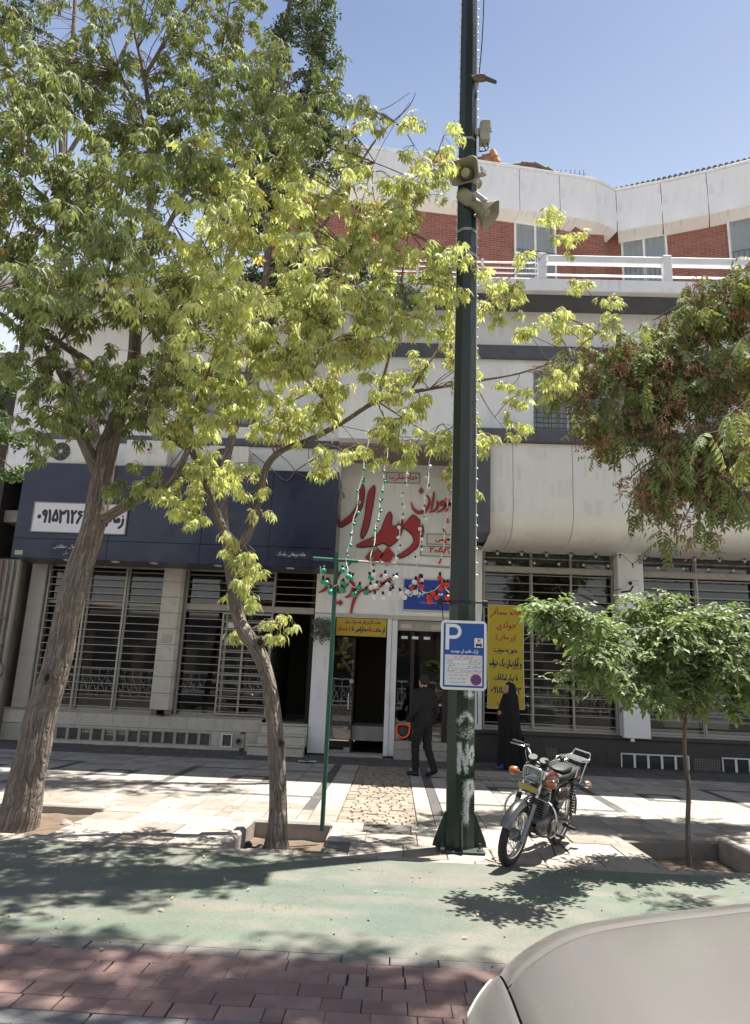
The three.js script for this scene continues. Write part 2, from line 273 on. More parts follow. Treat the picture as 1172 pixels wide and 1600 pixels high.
// green painted cycle path between the border stones and the pavement edge
struct('cycle_path', [box(-60, 60, -0.034, -0.002, Z_EDGE + 0.06, Z_PINK - 0.127)], M.green);
{ // thin concrete lip, then big worn slabs up to the patterned field
  for (let x = -9; x < 8;) { const w = rr(0.7, 1.1); pave('paving_stone', x, x + w, Z_EDGE - 0.06, Z_EDGE + 0.058, [M.stoneC, M.stoneB], 0.006); x += w; }
  let z = Z_EDGE - 0.062;
  for (const h of [0.52, 0.5, 0.5]) { for (let x = -9 + rr(0, 0.3); x < 8;) { const w = rr(0.38, 0.62); pave('paving_stone', x, x + w, z - h, z, rnd() < 0.07 ? [M.stoneDark2] : [M.stoneB, M.stoneC, M.stoneA, M.stoneB], 0.009, 0.008); x += w; } z -= h; }
}
{ // patterned field: cream slabs with dark inlaid frames on both sides of a cobbled walk to the entrance
  const frames = [[-7.85, -5.45], [-3.42, -1.02], [0.60, 3.15], [5.3, 7.8]], Z0 = -12.95, Z1 = -10.33, bw = 0.14;
  const darkAt = (x, z) => {
    for (const [a, b] of frames) {
      if (x > a - bw / 2 && x < b + bw / 2 && z > Z0 - bw / 2 && z < Z1 + bw / 2 && (Math.abs(x - a) < bw / 2 || Math.abs(x - b) < bw / 2 || Math.abs(z - Z0) < bw / 2 || Math.abs(z - Z1) < bw / 2)) return true;
      const c = (a + b) / 2; if (Math.abs(x - c) < 0.33 && z > -12.1 && z < -11.35 && !(Math.abs(x - c) < 0.19 && z > -11.95 && z < -11.5)) return true;
    }
    for (const c of [-4.45, 4.22]) if (Math.abs(x - c) < 0.33 && z > -12.2 && z < -11.4 && !(Math.abs(x - c) < 0.19 && z > -12.05 && z < -11.55)) return true;
    return (Math.abs(x + 1.02) < 0.075 || Math.abs(x - 0.6) < 0.075) && z < -9.35 && z > -14.2;
  };
  // the field is cut along the lines of the pattern, so that every slab has one colour
  const xs = new Set([-9, 8]), zs = new Set([-8.684, -14.25]);
  for (const [a, b] of frames) { for (const q of [a, b]) { xs.add(q - bw / 2); xs.add(q + bw / 2); } const c = (a + b) / 2; for (const k of [-0.33, -0.19, 0.19, 0.33]) xs.add(c + k); }
  for (const c of [-4.45, 4.22]) for (const k of [-0.33, -0.19, 0.19, 0.33]) xs.add(c + k);
  for (const q of [-0.62, 0.32]) xs.add(q);
  for (const q of [Z0 - bw / 2, Z0 + bw / 2, Z1 - bw / 2, Z1 + bw / 2, -12.15, -12.0, -11.55, -11.4, -9.35]) zs.add(q);
  const split = (set, most) => { const s = [...set].sort((a, b) => a - b).filter((v, i, a) => !i || v - a[i - 1] > 0.03), out = [s[0]]; for (let i = 1; i < s.length; i++) { const n = Math.ceil((s[i] - s[i - 1]) / most); for (let k = 1; k <= n; k++) out.push(lerp(s[i - 1], s[i], k / n)); } return out; };
  const X = split(xs, 0.62), Zs = split(zs, 0.48);
  for (let i = 0; i + 1 < X.length; i++) for (let j = 0; j + 1 < Zs.length; j++) {
    const cx = (X[i] + X[i + 1]) / 2, cz = (Zs[j] + Zs[j + 1]) / 2;
    if (cx > -0.62 && cx < 0.32) continue;
    const dark = darkAt(cx, cz), worn = cz > -9.7 || (cx < -3.6 && cz > -11.0);
    pave('paving_stone', X[i], X[i + 1], Zs[j], Zs[j + 1], dark ? [M.stoneDark, M.stoneDark2] : worn ? [M.stoneB, M.stoneC] : cz < Z1 ? [M.stoneA, M.stoneA, M.stoneB] : [M.stoneA, M.stoneB], 0.006, 0.003);
  }
  for (let z = -8.69; z > -14.2;) { const d = rr(0.10, 0.14); for (let x = -0.62; x < 0.31;) { const w = Math.min(rr(0.11, 0.19), 0.315 - x); pave('cobble', x, x + w, z - d, z, [M.cobbleA, M.cobbleA, M.cobbleB], 0.016, 0.014); x += w; } z -= d; }
  for (let z = -14.27; z > -15.85;) { const d = 0.2; for (let x = -9 + rr(0, 0.1); x < 8;) { const w = rr(0.18, 0.34); pave('cobble', x, x + w, z - d, z, [M.cobbleC, M.stoneDark2], 0.014, 0.01); x += w; } z -= d; }
}
{
  const cache = {}, eye = V(0, 1.6, 0);
  for (const kind of Object.keys(pieces)) {
    const geo = (p) => { const k = [kind, Math.round(p.w * 50), Math.round(p.d * 50), Math.floor(rnd() * 3)].join(); return cache[k] ??= (() => { const g = cbox(-p.w / 2, p.w / 2, p.bottom, 0, -p.d / 2, p.d / 2, kind === 'cobble' ? 0.012 : kind === 'pink_paver' || kind === 'border_stone' ? 0.003 : 0.005); const u = g.attributes.uv; const a = rnd(), b = rnd(); for (let i = 0; i < u.count; i++) u.setXY(i, u.getX(i) + a, u.getY(i) + b); return g; })(); };
    const seen = (p) => Math.abs(p.x + 0.02 * p.z) < 0.62 * -p.z + 0.5;
    const list = pieces[kind].filter((p) => p.w > 0.01 && p.d > 0.01).sort((a, b) => (seen(b) - seen(a)) || Math.hypot(a.x, a.z) - Math.hypot(b.x, b.z)), rest = new Map();
    list.forEach((p, i) => {
      if (i < 300) { const o = new THREE.Mesh(geo(p), p.m); o.name = kind; o.position.set(p.x, p.y, p.z); o.rotation.y = rr(-0.006, 0.006); pavement.add(o); }
      else { if (!rest.has(p.m)) rest.set(p.m, []); rest.get(p.m).push(geo(p).clone().translate(p.x, p.y, p.z)); }
    });
    for (const [m, gs] of rest) { const o = mesh(kind, gs, m, pavement); o.userData.kind = 'stuff'; }
  }
  // rough concrete rims of the pits
  const rim = (pts) => { const o = mesh('pit_rim', pts, M.concrete, pavement); return o; };
  const slant = flat([[-1.98, -7.2], [-1.60, -7.24], [-1.50, -8.42], [-1.86, -8.3]], -0.03, 0.012); rim(slant);
  rim([cbox(-1.62, -1.50, -0.25, 0.055, -8.40, -7.28, 0.03)]);
  rim([cbox(-1.60, -0.64, -0.34, 0.03, -8.54, -8.408, 0.025)]);
  rim([cbox(2.56, 3.75, -0.3, 0.02, -8.72, -8.62, 0.02)]);
  rim([cbox(3.66, 3.78, -0.3, 0.045, -8.6, -7.3, 0.02)]);
  rim([cbox(-4.75, -3.36, -0.34, 0.03, -8.82, -8.708, 0.02)]);
}

{ // grit on the lane and the pavement
  reseed(515); const g = mergeVertices(new THREE.IcosahedronGeometry(1, 0)), n = 900, im = new THREE.InstancedMesh(g, std([0.16, 0.14, 0.12], 0.95), n); im.name = 'grit'; im.userData.kind = 'stuff'; im.userData.label = 'small stones and grit strewn over the lane and pavement'; im.userData.category = 'grit';
  for (let i = 0; i < n; i++) { const s = 0.0025 + 0.006 * Math.pow(rnd(), 4), x = rr(-4.5, 4), z = rr(-11, -3.9); im.setMatrixAt(i, new THREE.Matrix4().compose(V(x, inPit(x, x, z, z) ? -0.3 : s * 0.4, z), new THREE.Quaternion().setFromEuler(new THREE.Euler(rnd() * 6, rnd() * 6, 0)), V(s, s * 0.7, s * rr(0.7, 1.3)))); }
  scene.add(im);
}
// ---------------------------------------------------------------- the building with the shops
const building = thing('commercial_building', 'white commercial building with grey bands, barred shop fronts and a roof terrace', 'building');
const B = (name, geos, mat, parent = building, label) => mesh(name, geos, mat, parent, label);
const ZS = -16.0;                                               // shop fronts
// walls: the upper storeys stand out over the shops
const right = struct2('wall', [
  box(-1.38, 2.78, 6.62, 9.80, -14.6, -14.30), box(5.1, 6.2, 6.62, 9.80, -14.6, -14.30), box(2.78, 5.1, 8.42, 9.80, -14.6, -14.30), box(2.78, 5.1, 6.62, 6.93, -14.6, -14.30),
  box(8.6, 14, 6.62, 9.80, -14.6, -14.30), box(6.2, 8.6, 8.42, 9.80, -14.6, -14.30), box(6.2, 8.6, 6.62, 6.93, -14.6, -14.30)], M.wall);
function struct2(name, geos, mat) { return mesh(name, geos, mat, building); }
struct2('wall', [
  box(-9.2, -8.2, 5.9, 9.8, -15.7, -15.4), box(-8.2, -6.6, 5.9, 7.2, -15.7, -15.4), box(-8.2, -6.6, 8.7, 9.8, -15.7, -15.4), box(-6.6, -5.2, 5.9, 9.8, -15.7, -15.4), box(-5.2, -3.4, 5.9, 7.2, -15.7, -15.4), box(-5.2, -3.4, 8.7, 9.8, -15.7, -15.4),
  box(-3.4, -1.38, 5.9, 9.8, -15.7, -15.4), box(-1.38, -1.2, 6.62, 9.8, -15.4, -14.6)], M.wall);
// the body behind: side walls, floors and back wall that close the rooms
struct2('floor_slab', [box(-9.2, -1.86, 4.82, 5.1, -22, -15.72), box(-1.86, 14, 4.82, 5.1, -22, -16.22), box(-9.2, 14, 9.8, 9.99, -22, -14.65), box(-1.2, 14, 6.42, 6.62, -22, -16.22), box(-1.38, 14, 6.56, 6.62, -16.2, -14.6), box(-9.2, 14, 0.30, 0.60, -22, -16.1)], M.concrete);
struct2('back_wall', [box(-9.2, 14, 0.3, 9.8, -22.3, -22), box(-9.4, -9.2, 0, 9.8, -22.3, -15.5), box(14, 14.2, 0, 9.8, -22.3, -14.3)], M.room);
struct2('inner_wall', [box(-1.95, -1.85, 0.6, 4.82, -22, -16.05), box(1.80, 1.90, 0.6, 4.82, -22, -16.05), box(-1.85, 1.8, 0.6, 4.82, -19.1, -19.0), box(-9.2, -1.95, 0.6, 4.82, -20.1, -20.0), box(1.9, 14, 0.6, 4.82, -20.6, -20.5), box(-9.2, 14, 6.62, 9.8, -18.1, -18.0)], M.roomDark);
// bands
struct2('band', [cbox(-1.3, 14, 8.53, 8.83, -14.30, -14.18, 0.01)], M.trim);
struct2('band', [cbox(1.50, 14, 6.61, 6.88, -14.30, -14.12, 0.01)], M.trim);
struct2('band', [cbox(-9.2, -1.40, 6.72, 6.90, -15.40, -15.33, 0.01)], M.trim);
struct2('band', [box(-1.3, 14, 9.70, 9.80, -14.30, -13.62)], M.trim);
// terrace ledge
struct2('ledge', [cbox(-1.4, 14, 9.735, 10.02, -14.8, -13.45, 0.015)], M.wall);
struct2('ledge', [cbox(-9.2, -1.42, 9.735, 10.02, -15.8, -13.47, 0.015)], M.wall);
struct2('terrace', [box(-9.2, 14, 9.99, 10.012, -22, -14.81)], M.concrete);
{ // terrace railing: two boards, posts, and thin rails on the left part
  const r = new THREE.Group(); r.name = 'terrace_railing'; building.add(r);
  B('rail_board', [cbox(2.98, 13.9, 10.47, 10.63, -13.68, -13.52, 0.012)], M.white, r);
  B('rail_board', [mv(rot(cbox(-5.44, 5.44, -0.008, 0.008, -0.17, 0.17, 0.003), 0.66), 8.44, 10.36, -13.86)], M.white, r);
  for (const x of [2.86, 5.5, 8.2, 10.9, 13.6]) B('rail_post', [cbox(x - 0.09, x + 0.09, 10.02, 10.64, -13.62, -13.46, 0.012)], M.white, r);
  for (let k = 0; k < 4; k++) B('thin_rail', [bar([-1.3, 10.10 + 0.125 * k, -13.6], [2.78, 10.10 + 0.125 * k, -13.6], 0.018)], M.whitePaint, r);
  for (const x of [-1.2, 0.2, 1.6]) B('rail_post', [cbox(x - 0.025, x + 0.025, 10.02, 10.55, -13.63, -13.57, 0.006)], M.whitePaint, r);
}
// upper windows with grilles and curtains
function upperWindow(x0, x1, y0, y1, z, panes, grille = true) {
  const w = new THREE.Group(); w.name = 'window'; building.add(w); const f = 0.05;
  B('frame', [box(x0, x1, y0, y0 + f, z - 0.2, z - 0.12), box(x0, x1, y1 - f, y1, z - 0.2, z - 0.12), box(x0, x0 + f, y0 + f, y1 - f, z - 0.2, z - 0.12), box(x1 - f, x1, y0 + f, y1 - f, z - 0.2, z - 0.12),
    ...Array.from({ length: panes - 1 }, (_, k) => { const x = lerp(x0, x1, (k + 1) / panes); return box(x - 0.025, x + 0.025, y0 + f, y1 - f, z - 0.2, z - 0.12); })], M.whitePaint, w);
  for (let k = 0; k < panes; k++) { const a = lerp(x0, x1, k / panes) + f, b = lerp(x0, x1, (k + 1) / panes) - f; B('pane', [box(a, b, y0 + f, y1 - f, z - 0.165, z - 0.159)], M.glass, w); }
  const g = new THREE.PlaneGeometry(x1 - x0, y1 - y0, 90, 1).translate((x0 + x1) / 2, (y0 + y1) / 2, z - 0.36), q = g.attributes.position;
  for (let i = 0; i < q.count; i++) q.setZ(i, q.getZ(i) + 0.035 * Math.sin(q.getX(i) * 38) + 0.015 * Math.sin(q.getX(i) * 91));
  g.computeVertexNormals(); B('curtain', [g], M.curtain, w);
  if (grille) {
    for (let k = 0; k < 4; k++) { const y = y0 + 0.06 + k * 0.115; B('grille_bar', [bar([x0, y, z - 0.03], [x1, y, z - 0.03], 0.009, 5)], M.trim, w); }
    B('grille_bar', [bar([x0, y1 - 0.5, z - 0.03], [x1, y1 - 0.5, z - 0.03], 0.012, 5)], M.trim, w);
    const gs = []; for (let x = x0 + 0.08; x < x1; x += 0.16) gs.push(bar([x, y0, z - 0.03], [x, y1 - 0.5, z - 0.03], 0.008, 5)); const gb = B('grille_upright', gs, M.trim, w); gb.userData.kind = 'stuff';
  }
}
upperWindow(2.78, 5.1, 6.93, 8.42, -14.32, 3); upperWindow(6.2, 8.6, 6.93, 8.42, -14.32, 3);
upperWindow(-8.2, -6.6, 7.2, 8.7, -15.42, 2, false); upperWindow(-5.2, -3.4, 7.2, 8.7, -15.42, 2, false);
upperWindow(-0.6, 1.1, 7.1, 8.42, -14.28, 2, false);
// fascia of rounded cream panels over the right shop
{
  const prof = [[6.60, 0], [5.3, 0], [5.05, -0.02], [4.86, -0.09], [4.72, -0.22], [4.62, -0.40], [4.57, -0.62], [4.56, -0.95], [4.56, -1.75]];
  const edges = [1.86, 2.34, 3.58, 4.85, 6.12, 7.4, 8.7, 10];
  for (let k = 0; k + 1 < edges.length; k++) {
    const a = edges[k] + 0.006, b = edges[k + 1] - 0.006, pos = [], idx = [], uv = [];
    prof.forEach(([y, z]) => { for (const x of [a, b]) { pos.push(x, y - rr(0, 0.003), -14.25 + z); uv.push(x, y + z); } });
    for (let i = 0; i + 1 < prof.length; i++) { const o = i * 2; idx.push(o, o + 2, o + 1, o + 1, o + 2, o + 3); }
    // turned edges of the sheet, so that the seam has depth
    const n = prof.length * 2; prof.forEach(([y, z]) => { for (const x of [a, b]) { pos.push(x, y + 0.02, -14.25 + z - 0.05); uv.push(x, y + z); } });
    for (let i = 0; i + 1 < prof.length; i++) for (const s of [0, 1]) { const o = i * 2 + s; idx.push(o, o + n, o + 2, o + 2, o + n, o + n + 2); }
    const g = new THREE.BufferGeometry(); g.setAttribute('position', new THREE.BufferAttribute(new Float32Array(pos), 3)); g.setAttribute('uv', new THREE.BufferAttribute(new Float32Array(uv), 2)); g.setIndex(idx); g.computeVertexNormals();
    B('fascia_panel', [g], M.cream);
  }
  B('fascia_frame', [cbox(1.42, 1.85, 4.60, 6.62, -15.1, -14.10, 0.012)], M.trim);
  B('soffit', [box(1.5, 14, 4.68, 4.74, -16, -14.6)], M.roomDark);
}
// ---- left shop: marble base with cellar windows, tiled piers, steel grilles
function slabs(x0, x1, y0, y1, z0, z1, n, mats) { for (let k = 0; k < n; k++) { const a = lerp(x0, x1, k / n), b = lerp(x0, x1, (k + 1) / n); B('marble_slab', [cbox(a + 0.002, b - 0.002, y0, y1, z0, z1 + rr(0, 0.004), 0.004)], mats); } }
B('base_wall', [box(-9.2, -2.86, -0.2, 0.64, -16.3, -15.95)], M.mortar);
slabs(-8.6, -2.86, 0.38, 0.655, -15.95, -15.90, 7, M.marble);
B('sill', [cbox(-8.6, -2.84, 0.655, 0.69, -16.1, -15.875, 0.006)], M.marbleGrey);
slabs(-8.6, -7.66, 0.0, 0.372, -15.95, -15.905, 2, M.marbleGrey);
slabs(-7.66, -3.30, -0.02, 0.055, -15.95, -15.90, 6, M.marble); slabs(-7.66, -3.30, 0.335, 0.374, -15.95, -15.902, 6, M.marble);
for (let k = 0; k < 14; k++) {
  const x = -7.64 + k * 0.264, w = new THREE.Group(); w.name = 'cellar_window'; building.add(w);
  B('frame', [box(x, x + 0.03, 0.055, 0.335, -15.95, -15.896), box(x + 0.234, x + 0.264, 0.055, 0.335, -15.95, -15.898), box(x + 0.03, x + 0.234, 0.055, 0.078, -15.95, -15.9), box(x + 0.03, x + 0.234, 0.312, 0.335, -15.95, -15.9)], M.marbleGrey, w);
  B('pane', [mv(rot(box(-0.1, 0.1, -0.117, 0.117, -0.003, 0.003), rr(-0.03, 0.03), rr(-0.03, 0.03)), x + 0.132, 0.195, -15.93)], M.glass, w);
}
slabs(-3.94, -3.72, 0.055, 0.335, -15.95, -15.9, 1, M.marble);
{ const x = -3.72, w = new THREE.Group(); w.name = 'cellar_window'; building.add(w); B('frame', [box(x, x + 0.03, 0.055, 0.335, -15.95, -15.896), box(x + 0.22, x + 0.25, 0.055, 0.335, -15.95, -15.896), box(x + 0.03, x + 0.22, 0.055, 0.08, -15.95, -15.9), box(x + 0.03, x + 0.22, 0.31, 0.335, -15.95, -15.9)], M.whitePaint, w); B('pane', [box(x + 0.03, x + 0.22, 0.08, 0.31, -15.933, -15.927)], M.glass, w); }
{ const w = new THREE.Group(); w.name = 'vent'; building.add(w); B('vent_plate', [cbox(-3.46, -3.2, 0.045, 0.335, -15.95, -15.895, 0.006)], M.marbleGrey, w); B('vent_pipe', [mv(rot(new THREE.TorusGeometry(0.06, 0.016, 6, 18)), -3.33, 0.19, -15.89)], M.concrete, w); B('vent_hole', [mv(rot(new THREE.CylinderGeometry(0.055, 0.055, 0.01, 16), Math.PI / 2), -3.33, 0.19, -15.892)], M.black, w); }
slabs(-3.19, -2.86, -0.02, 0.374, -15.95, -15.902, 1, M.marble);
// entrance steps of the left shop
for (let k = 0; k < 3; k++) B('step', [cbox(k === 0 ? -3.0 : -2.84, -1.84, -0.1, 0.165 + 0.2 * k, -16.2, -15.22 - 0.26 * k, 0.012), cbox(k === 0 ? -3.03 : -2.85, -1.84, 0.165 + 0.2 * k, 0.205 + 0.2 * k, -16.2, -15.19 - 0.26 * k, 0.012)], M.marble);
// piers
B('pier', [box(-5.30, -4.85, 0.69, 3.95, -16.2, -15.80)], M.mortar);
for (let k = 0; k < 9; k++) B('pier_tile', [cbox(-5.315, -4.90, 0.78 + k * 0.35, 0.78 + k * 0.35 + 0.344, -15.80, -15.772 + rr(0, 0.004), 0.005)], M.marble), B('pier_tile', [cbox(-4.90, -4.83, 0.78 + k * 0.35, 0.78 + k * 0.35 + 0.344, -16.0, -15.776, 0.005)], M.marbleGrey);
B('pier_plate', [cbox(-5.2, -5.0, 2.22, 2.40, -15.772, -15.755, 0.004)], M.steel, building, 'grey cover plate on the tiled pier');
B('pier_foot', [cbox(-5.17, -4.98, 0.655, 0.78, -15.86, -15.80, 0.02)], M.rubber);
B('pier', [cbox(-8.42, -8.06, 0.69, 3.95, -16.2, -15.84, 0.01)], M.marbleGrey);
B('pier', [box(-9.2, -8.62, -0.1, 3.95, -16.3, -15.7)], M.concrete);
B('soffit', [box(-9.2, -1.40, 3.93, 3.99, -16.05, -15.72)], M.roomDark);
function grille(x0, x1, y0, y1, z, step, uprights, gap0 = 0, gap1 = 0) {
  const g = new THREE.Group(); g.name = 'window_grille'; building.add(g);
  for (let y = y0 + step * 0.6; y < y1; y += step) if (!(y > gap0 && y < gap1)) B('grille_bar', [mv(rot(cbox(-(x1 - x0) / 2, (x1 - x0) / 2, -0.0085, 0.0085, -0.0085, 0.0085, 0.002), 0, 0, rr(-0.0012, 0.0012)), (x0 + x1) / 2, y, z)], M.steel, g);
  for (const u of uprights) B('upright', [cbox(u - 0.022, u + 0.022, y0, y1, z - 0.02, z + 0.02, 0.004)], M.steel, g);
  return g;
}
function shopWindow(x0, x1, y0, y1, z, splits, tr) {
  const g = new THREE.Group(); g.name = 'shop_window'; building.add(g); const xs = [x0, ...splits, x1];
  B('frame', [box(x0, x1, y0, y0 + 0.05, z - 0.05, z), box(x0, x1, y1 - 0.05, y1, z - 0.05, z), ...xs.map((x, i) => box(x + (i === 0 ? 0 : -0.025), x + (i === xs.length - 1 ? 0 : 0.025), y0 + 0.05, y1 - 0.05, z - 0.05, z - 0.002))], M.steel, g);
  const ys = tr ? [y0 + 0.05, tr - 0.03, tr + 0.03, y1 - 0.05] : [y0 + 0.05, y1 - 0.05];
  if (tr) B('transom', [box(x0, x1, tr - 0.03, tr + 0.03, z - 0.045, z + 0.01)], M.marbleGrey, g);
  for (let i = 0; i + 1 < xs.length; i++) for (let k = 0; k < ys.length; k += 2) B('pane', [box(xs[i] + 0.025, xs[i + 1] - 0.025, ys[k], ys[k + 1], z - 0.03, z - 0.024)], M.glass, g);
}
shopWindow(-8.05, -5.31, 0.69, 3.93, -16.04, [-7.1, -6.2], 3.06); grille(-8.05, -5.31, 0.69, 3.93, -15.93, 0.166, [-8.02, -7.13, -6.22, -5.33]);
shopWindow(-4.83, -2.78, 0.69, 3.93, -16.04, [-3.85], 3.06); grille(-4.83, -2.80, 0.69, 3.93, -15.93, 0.166, [-4.80, -3.42, -2.80]);
grille(-2.76, -1.86, 3.14, 3.93, -15.93, 0.166, []);
B('transom', [cbox(-4.83, -1.86, 2.98, 3.12, -16.02, -15.93, 0.006)], M.marbleGrey);
{ // hinged gate in front of the grille
  const g = new THREE.Group(); g.name = 'gate'; building.add(g);
  B('gate_frame', [cbox(-3.92, -3.88, 0.72, 2.95, -15.90, -15.87, 0.004), cbox(-2.82, -2.78, 0.72, 2.95, -15.90, -15.87, 0.004), cbox(-3.88, -2.82, 0.72, 0.765, -15.9, -15.87, 0.004), cbox(-3.88, -2.82, 2.90, 2.95, -15.90, -15.87, 0.004)], M.steel, g);
  for (let k = 0; k < 12; k++) B('grille_bar', [box(-3.88, -2.82, 0.90 + k * 0.166, 0.922 + k * 0.166, -15.894, -15.876)], M.steel, g);
  B('notice', [box(-3.78, -3.5, 2.60, 2.72, -15.868, -15.864)], std([0.62, 0.56, 0.52], 0.7), g);
}
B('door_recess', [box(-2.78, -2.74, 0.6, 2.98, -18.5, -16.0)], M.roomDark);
// ---- entrance portal in the middle
B('portal_wall', [box(-1.84, 1.90, 3.02, 7.7, -16.2, -15.90)], M.whiteSign);
B('portal_pillar', [cbox(-1.83, -1.385, 0.02, 3.0, -16.2, -15.82, 0.008)], M.white);
B('portal_pillar', [cbox(1.72, 1.90, 0.62, 4.58, -16.1, -15.83, 0.008)], M.white);
B('portal_lintel', [cbox(-1.385, 1.72, 2.93, 3.02, -16.15, -15.84, 0.006)], M.marble);
B('portal_lintel', [cbox(0.04, 1.72, 2.70, 2.925, -16.12, -15.93, 0.006)], M.marbleGrey);
B('portal_post', [cbox(-0.20, -0.10, 0.02, 2.93, -16.1, -15.85, 0.006), cbox(-0.095, 0.03, 0.02, 2.93, -16.15, -15.88, 0.006)], M.white);
B('threshold', [cbox(-1.385, -0.2, -0.05, 0.05, -16.2, -15.70, 0.01)], M.marbleGrey);
B('step', [cbox(0.03, 1.72, -0.05, 0.17, -16.4, -15.62, 0.012)], M.marbleGrey); B('step', [cbox(0.03, 1.72, 0.17, 0.34, -16.5, -15.85, 0.012)], M.marbleGrey);
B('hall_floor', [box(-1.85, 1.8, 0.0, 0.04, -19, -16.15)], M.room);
{
  const d = new THREE.Group(); d.name = 'glass_door'; building.add(d);
  B('pane', [box(-1.36, -0.92, 0.10, 2.5, -15.99, -15.98)], M.glass, d);
  B('door_rail', [box(-1.36, -0.92, 0.05, 0.1, -16.0, -15.97)], M.steel, d);
  B('handle', [bar([-1.0, 0.95, -15.93], [-1.0, 1.3, -15.93], 0.014), bar([-1.0, 1.0, -15.98], [-1.0, 1.0, -15.93], 0.01), bar([-1.0, 1.25, -15.98], [-1.0, 1.25, -15.93], 0.01)], M.chrome, d);
  B('lock', [mv(rot(new THREE.CylinderGeometry(0.05, 0.05, 0.03, 14), Math.PI / 2), -0.95, 1.55, -15.965)], M.steel, d);
  B('floor_hinge', [cbox(-1.06, -0.92, 0.05, 0.16, -15.96, -15.9, 0.006)], M.steel, d);
  const e = new THREE.Group(); e.name = 'wooden_door'; building.add(e);
  B('leaf', [box(-0.96, -0.9, 0.05, 2.5, -17.0, -16.02)], M.wood, e); B('leaf', [box(-0.9, -0.22, 0.05, 2.9, -17.5, -17.45)], M.roomDark, e);
  const h = new THREE.Group(); h.name = 'hotel_door'; building.add(h);
  B('leaf', [box(0.34, 0.42, 0.34, 2.7, -16.05, -15.99)], M.wood, h); B('leaf', [box(1.05, 1.72, 0.34, 2.7, -16.05, -16.0)], M.wood, h); B('pane', [box(0.05, 0.34, 0.36, 2.68, -16.03, -16.02)], M.glass, h); B('pane', [box(0.42, 1.05, 0.36, 2.68, -16.04, -16.03)], M.glass, h);
  for (const x of [0.12, 0.36, 0.62]) B('notice', [box(x, x + 0.14, 2.52, 2.58, -15.985, -15.98)], M.whitePaint, h);
  for (const x of [0.1, 0.78]) B('notice', [box(x, x + 0.24, 2.75, 2.84, -15.928, -15.922)], std([0.5, 0.47, 0.38], 0.7), h);
}
// ---- right shop
B('base_wall', [box(1.74, 9.5, -0.2, 0.58, -16.3, -15.86)], M.darkStone);
B('sill', [cbox(1.72, 9.5, 0.58, 0.655, -16.15, -15.78, 0.01)], M.darkStone); B('sill', [cbox(1.91, 4.84, 0.655, 0.70, -16.1, -15.92, 0.006), cbox(5.43, 9.5, 0.655, 0.70, -16.1, -15.92, 0.006)], M.steel);
B('pier', [cbox(4.86, 5.42, 0.62, 4.70, -16.2, -15.62, 0.012)], M.white);
B('pier_cap', [cbox(5.0, 5.08, 0.55, 0.62, -15.70, -15.63, 0.01)], M.whitePaint);
shopWindow(1.92, 4.85, 0.70, 4.68, -16.06, [3.02, 3.93], 4.16); grille(1.92, 4.85, 0.70, 4.68, -15.94, 0.19, [1.95, 3.02, 3.9, 4.82]);
shopWindow(5.42, 9.4, 0.70, 4.68, -16.06, [6.72, 8.0], 4.16); grille(5.42, 9.4, 0.70, 4.68, -15.94, 0.19, [5.45, 6.70, 8.0, 9.35]);
B('transom', [cbox(1.92, 4.85, 4.09, 4.22, -16.0, -15.88, 0.006), cbox(5.43, 9.4, 4.09, 4.22, -16.0, -15.88, 0.006)], M.marbleGrey);
for (const [a, n] of [[4.84, 5], [6.95, 4]]) for (let k = 0; k < n; k++) {
  const x = a + k * 0.285, w = new THREE.Group(); w.name = 'cellar_window'; building.add(w);
  B('frame', [box(x, x + 0.022, 0.02, 0.28, -15.862, -15.83), box(x + 0.263, x + 0.285, 0.02, 0.28, -15.862, -15.832), box(x + 0.0, x + 0.285, 0.28, 0.305, -15.862, -15.828)], M.whitePaint, w);
  B('pane', [box(x + 0.022, x + 0.263, 0.02, 0.28, -15.85, -15.846)], M.glass, w);
}
for (const [a, b, y0, y1] of [[6.36, 6.92, 0.03, 0.27], [3.28, 3.5, 0.08, 0.34]]) {
  const w = new THREE.Group(); w.name = 'mesh_vent'; building.add(w); const gs = [];
  for (let x = a; x <= b; x += 0.035) gs.push(box(x - 0.003, x + 0.003, y0, y1, -15.845, -15.838)); for (let y = y0; y <= y1; y += 0.035) gs.push(box(a, b, y - 0.003, y + 0.003, -15.838, -15.833));
  const o = B('vent_mesh', gs, M.steel, w); o.userData.kind = 'stuff'; B('vent_backing', [box(a, b, y0, y1, -15.858, -15.853)], M.black, w);
}
for (let k = 0; k < 5; k++) B('cellar_pane', [cbox(3.56 + k * 0.25, 3.78 + k * 0.25, 0.06, 0.27, -15.862, -15.85, 0.004)], M.darkStone);
B('interior_board', [box(4.25, 4.75, 3.0, 3.9, -17.2, -17.15)], std([0.3, 0.3, 0.3], 0.8)); B('interior_board', [box(6.4, 7.9, 0.8, 2.0, -17.6, -17.5)], std([0.34, 0.32, 0.29], 0.8));
B('interior_board', [box(3.1, 3.75, 0.7, 1.5, -17.3, -17.0)], std([0.10, 0.09, 0.09], 0.8));

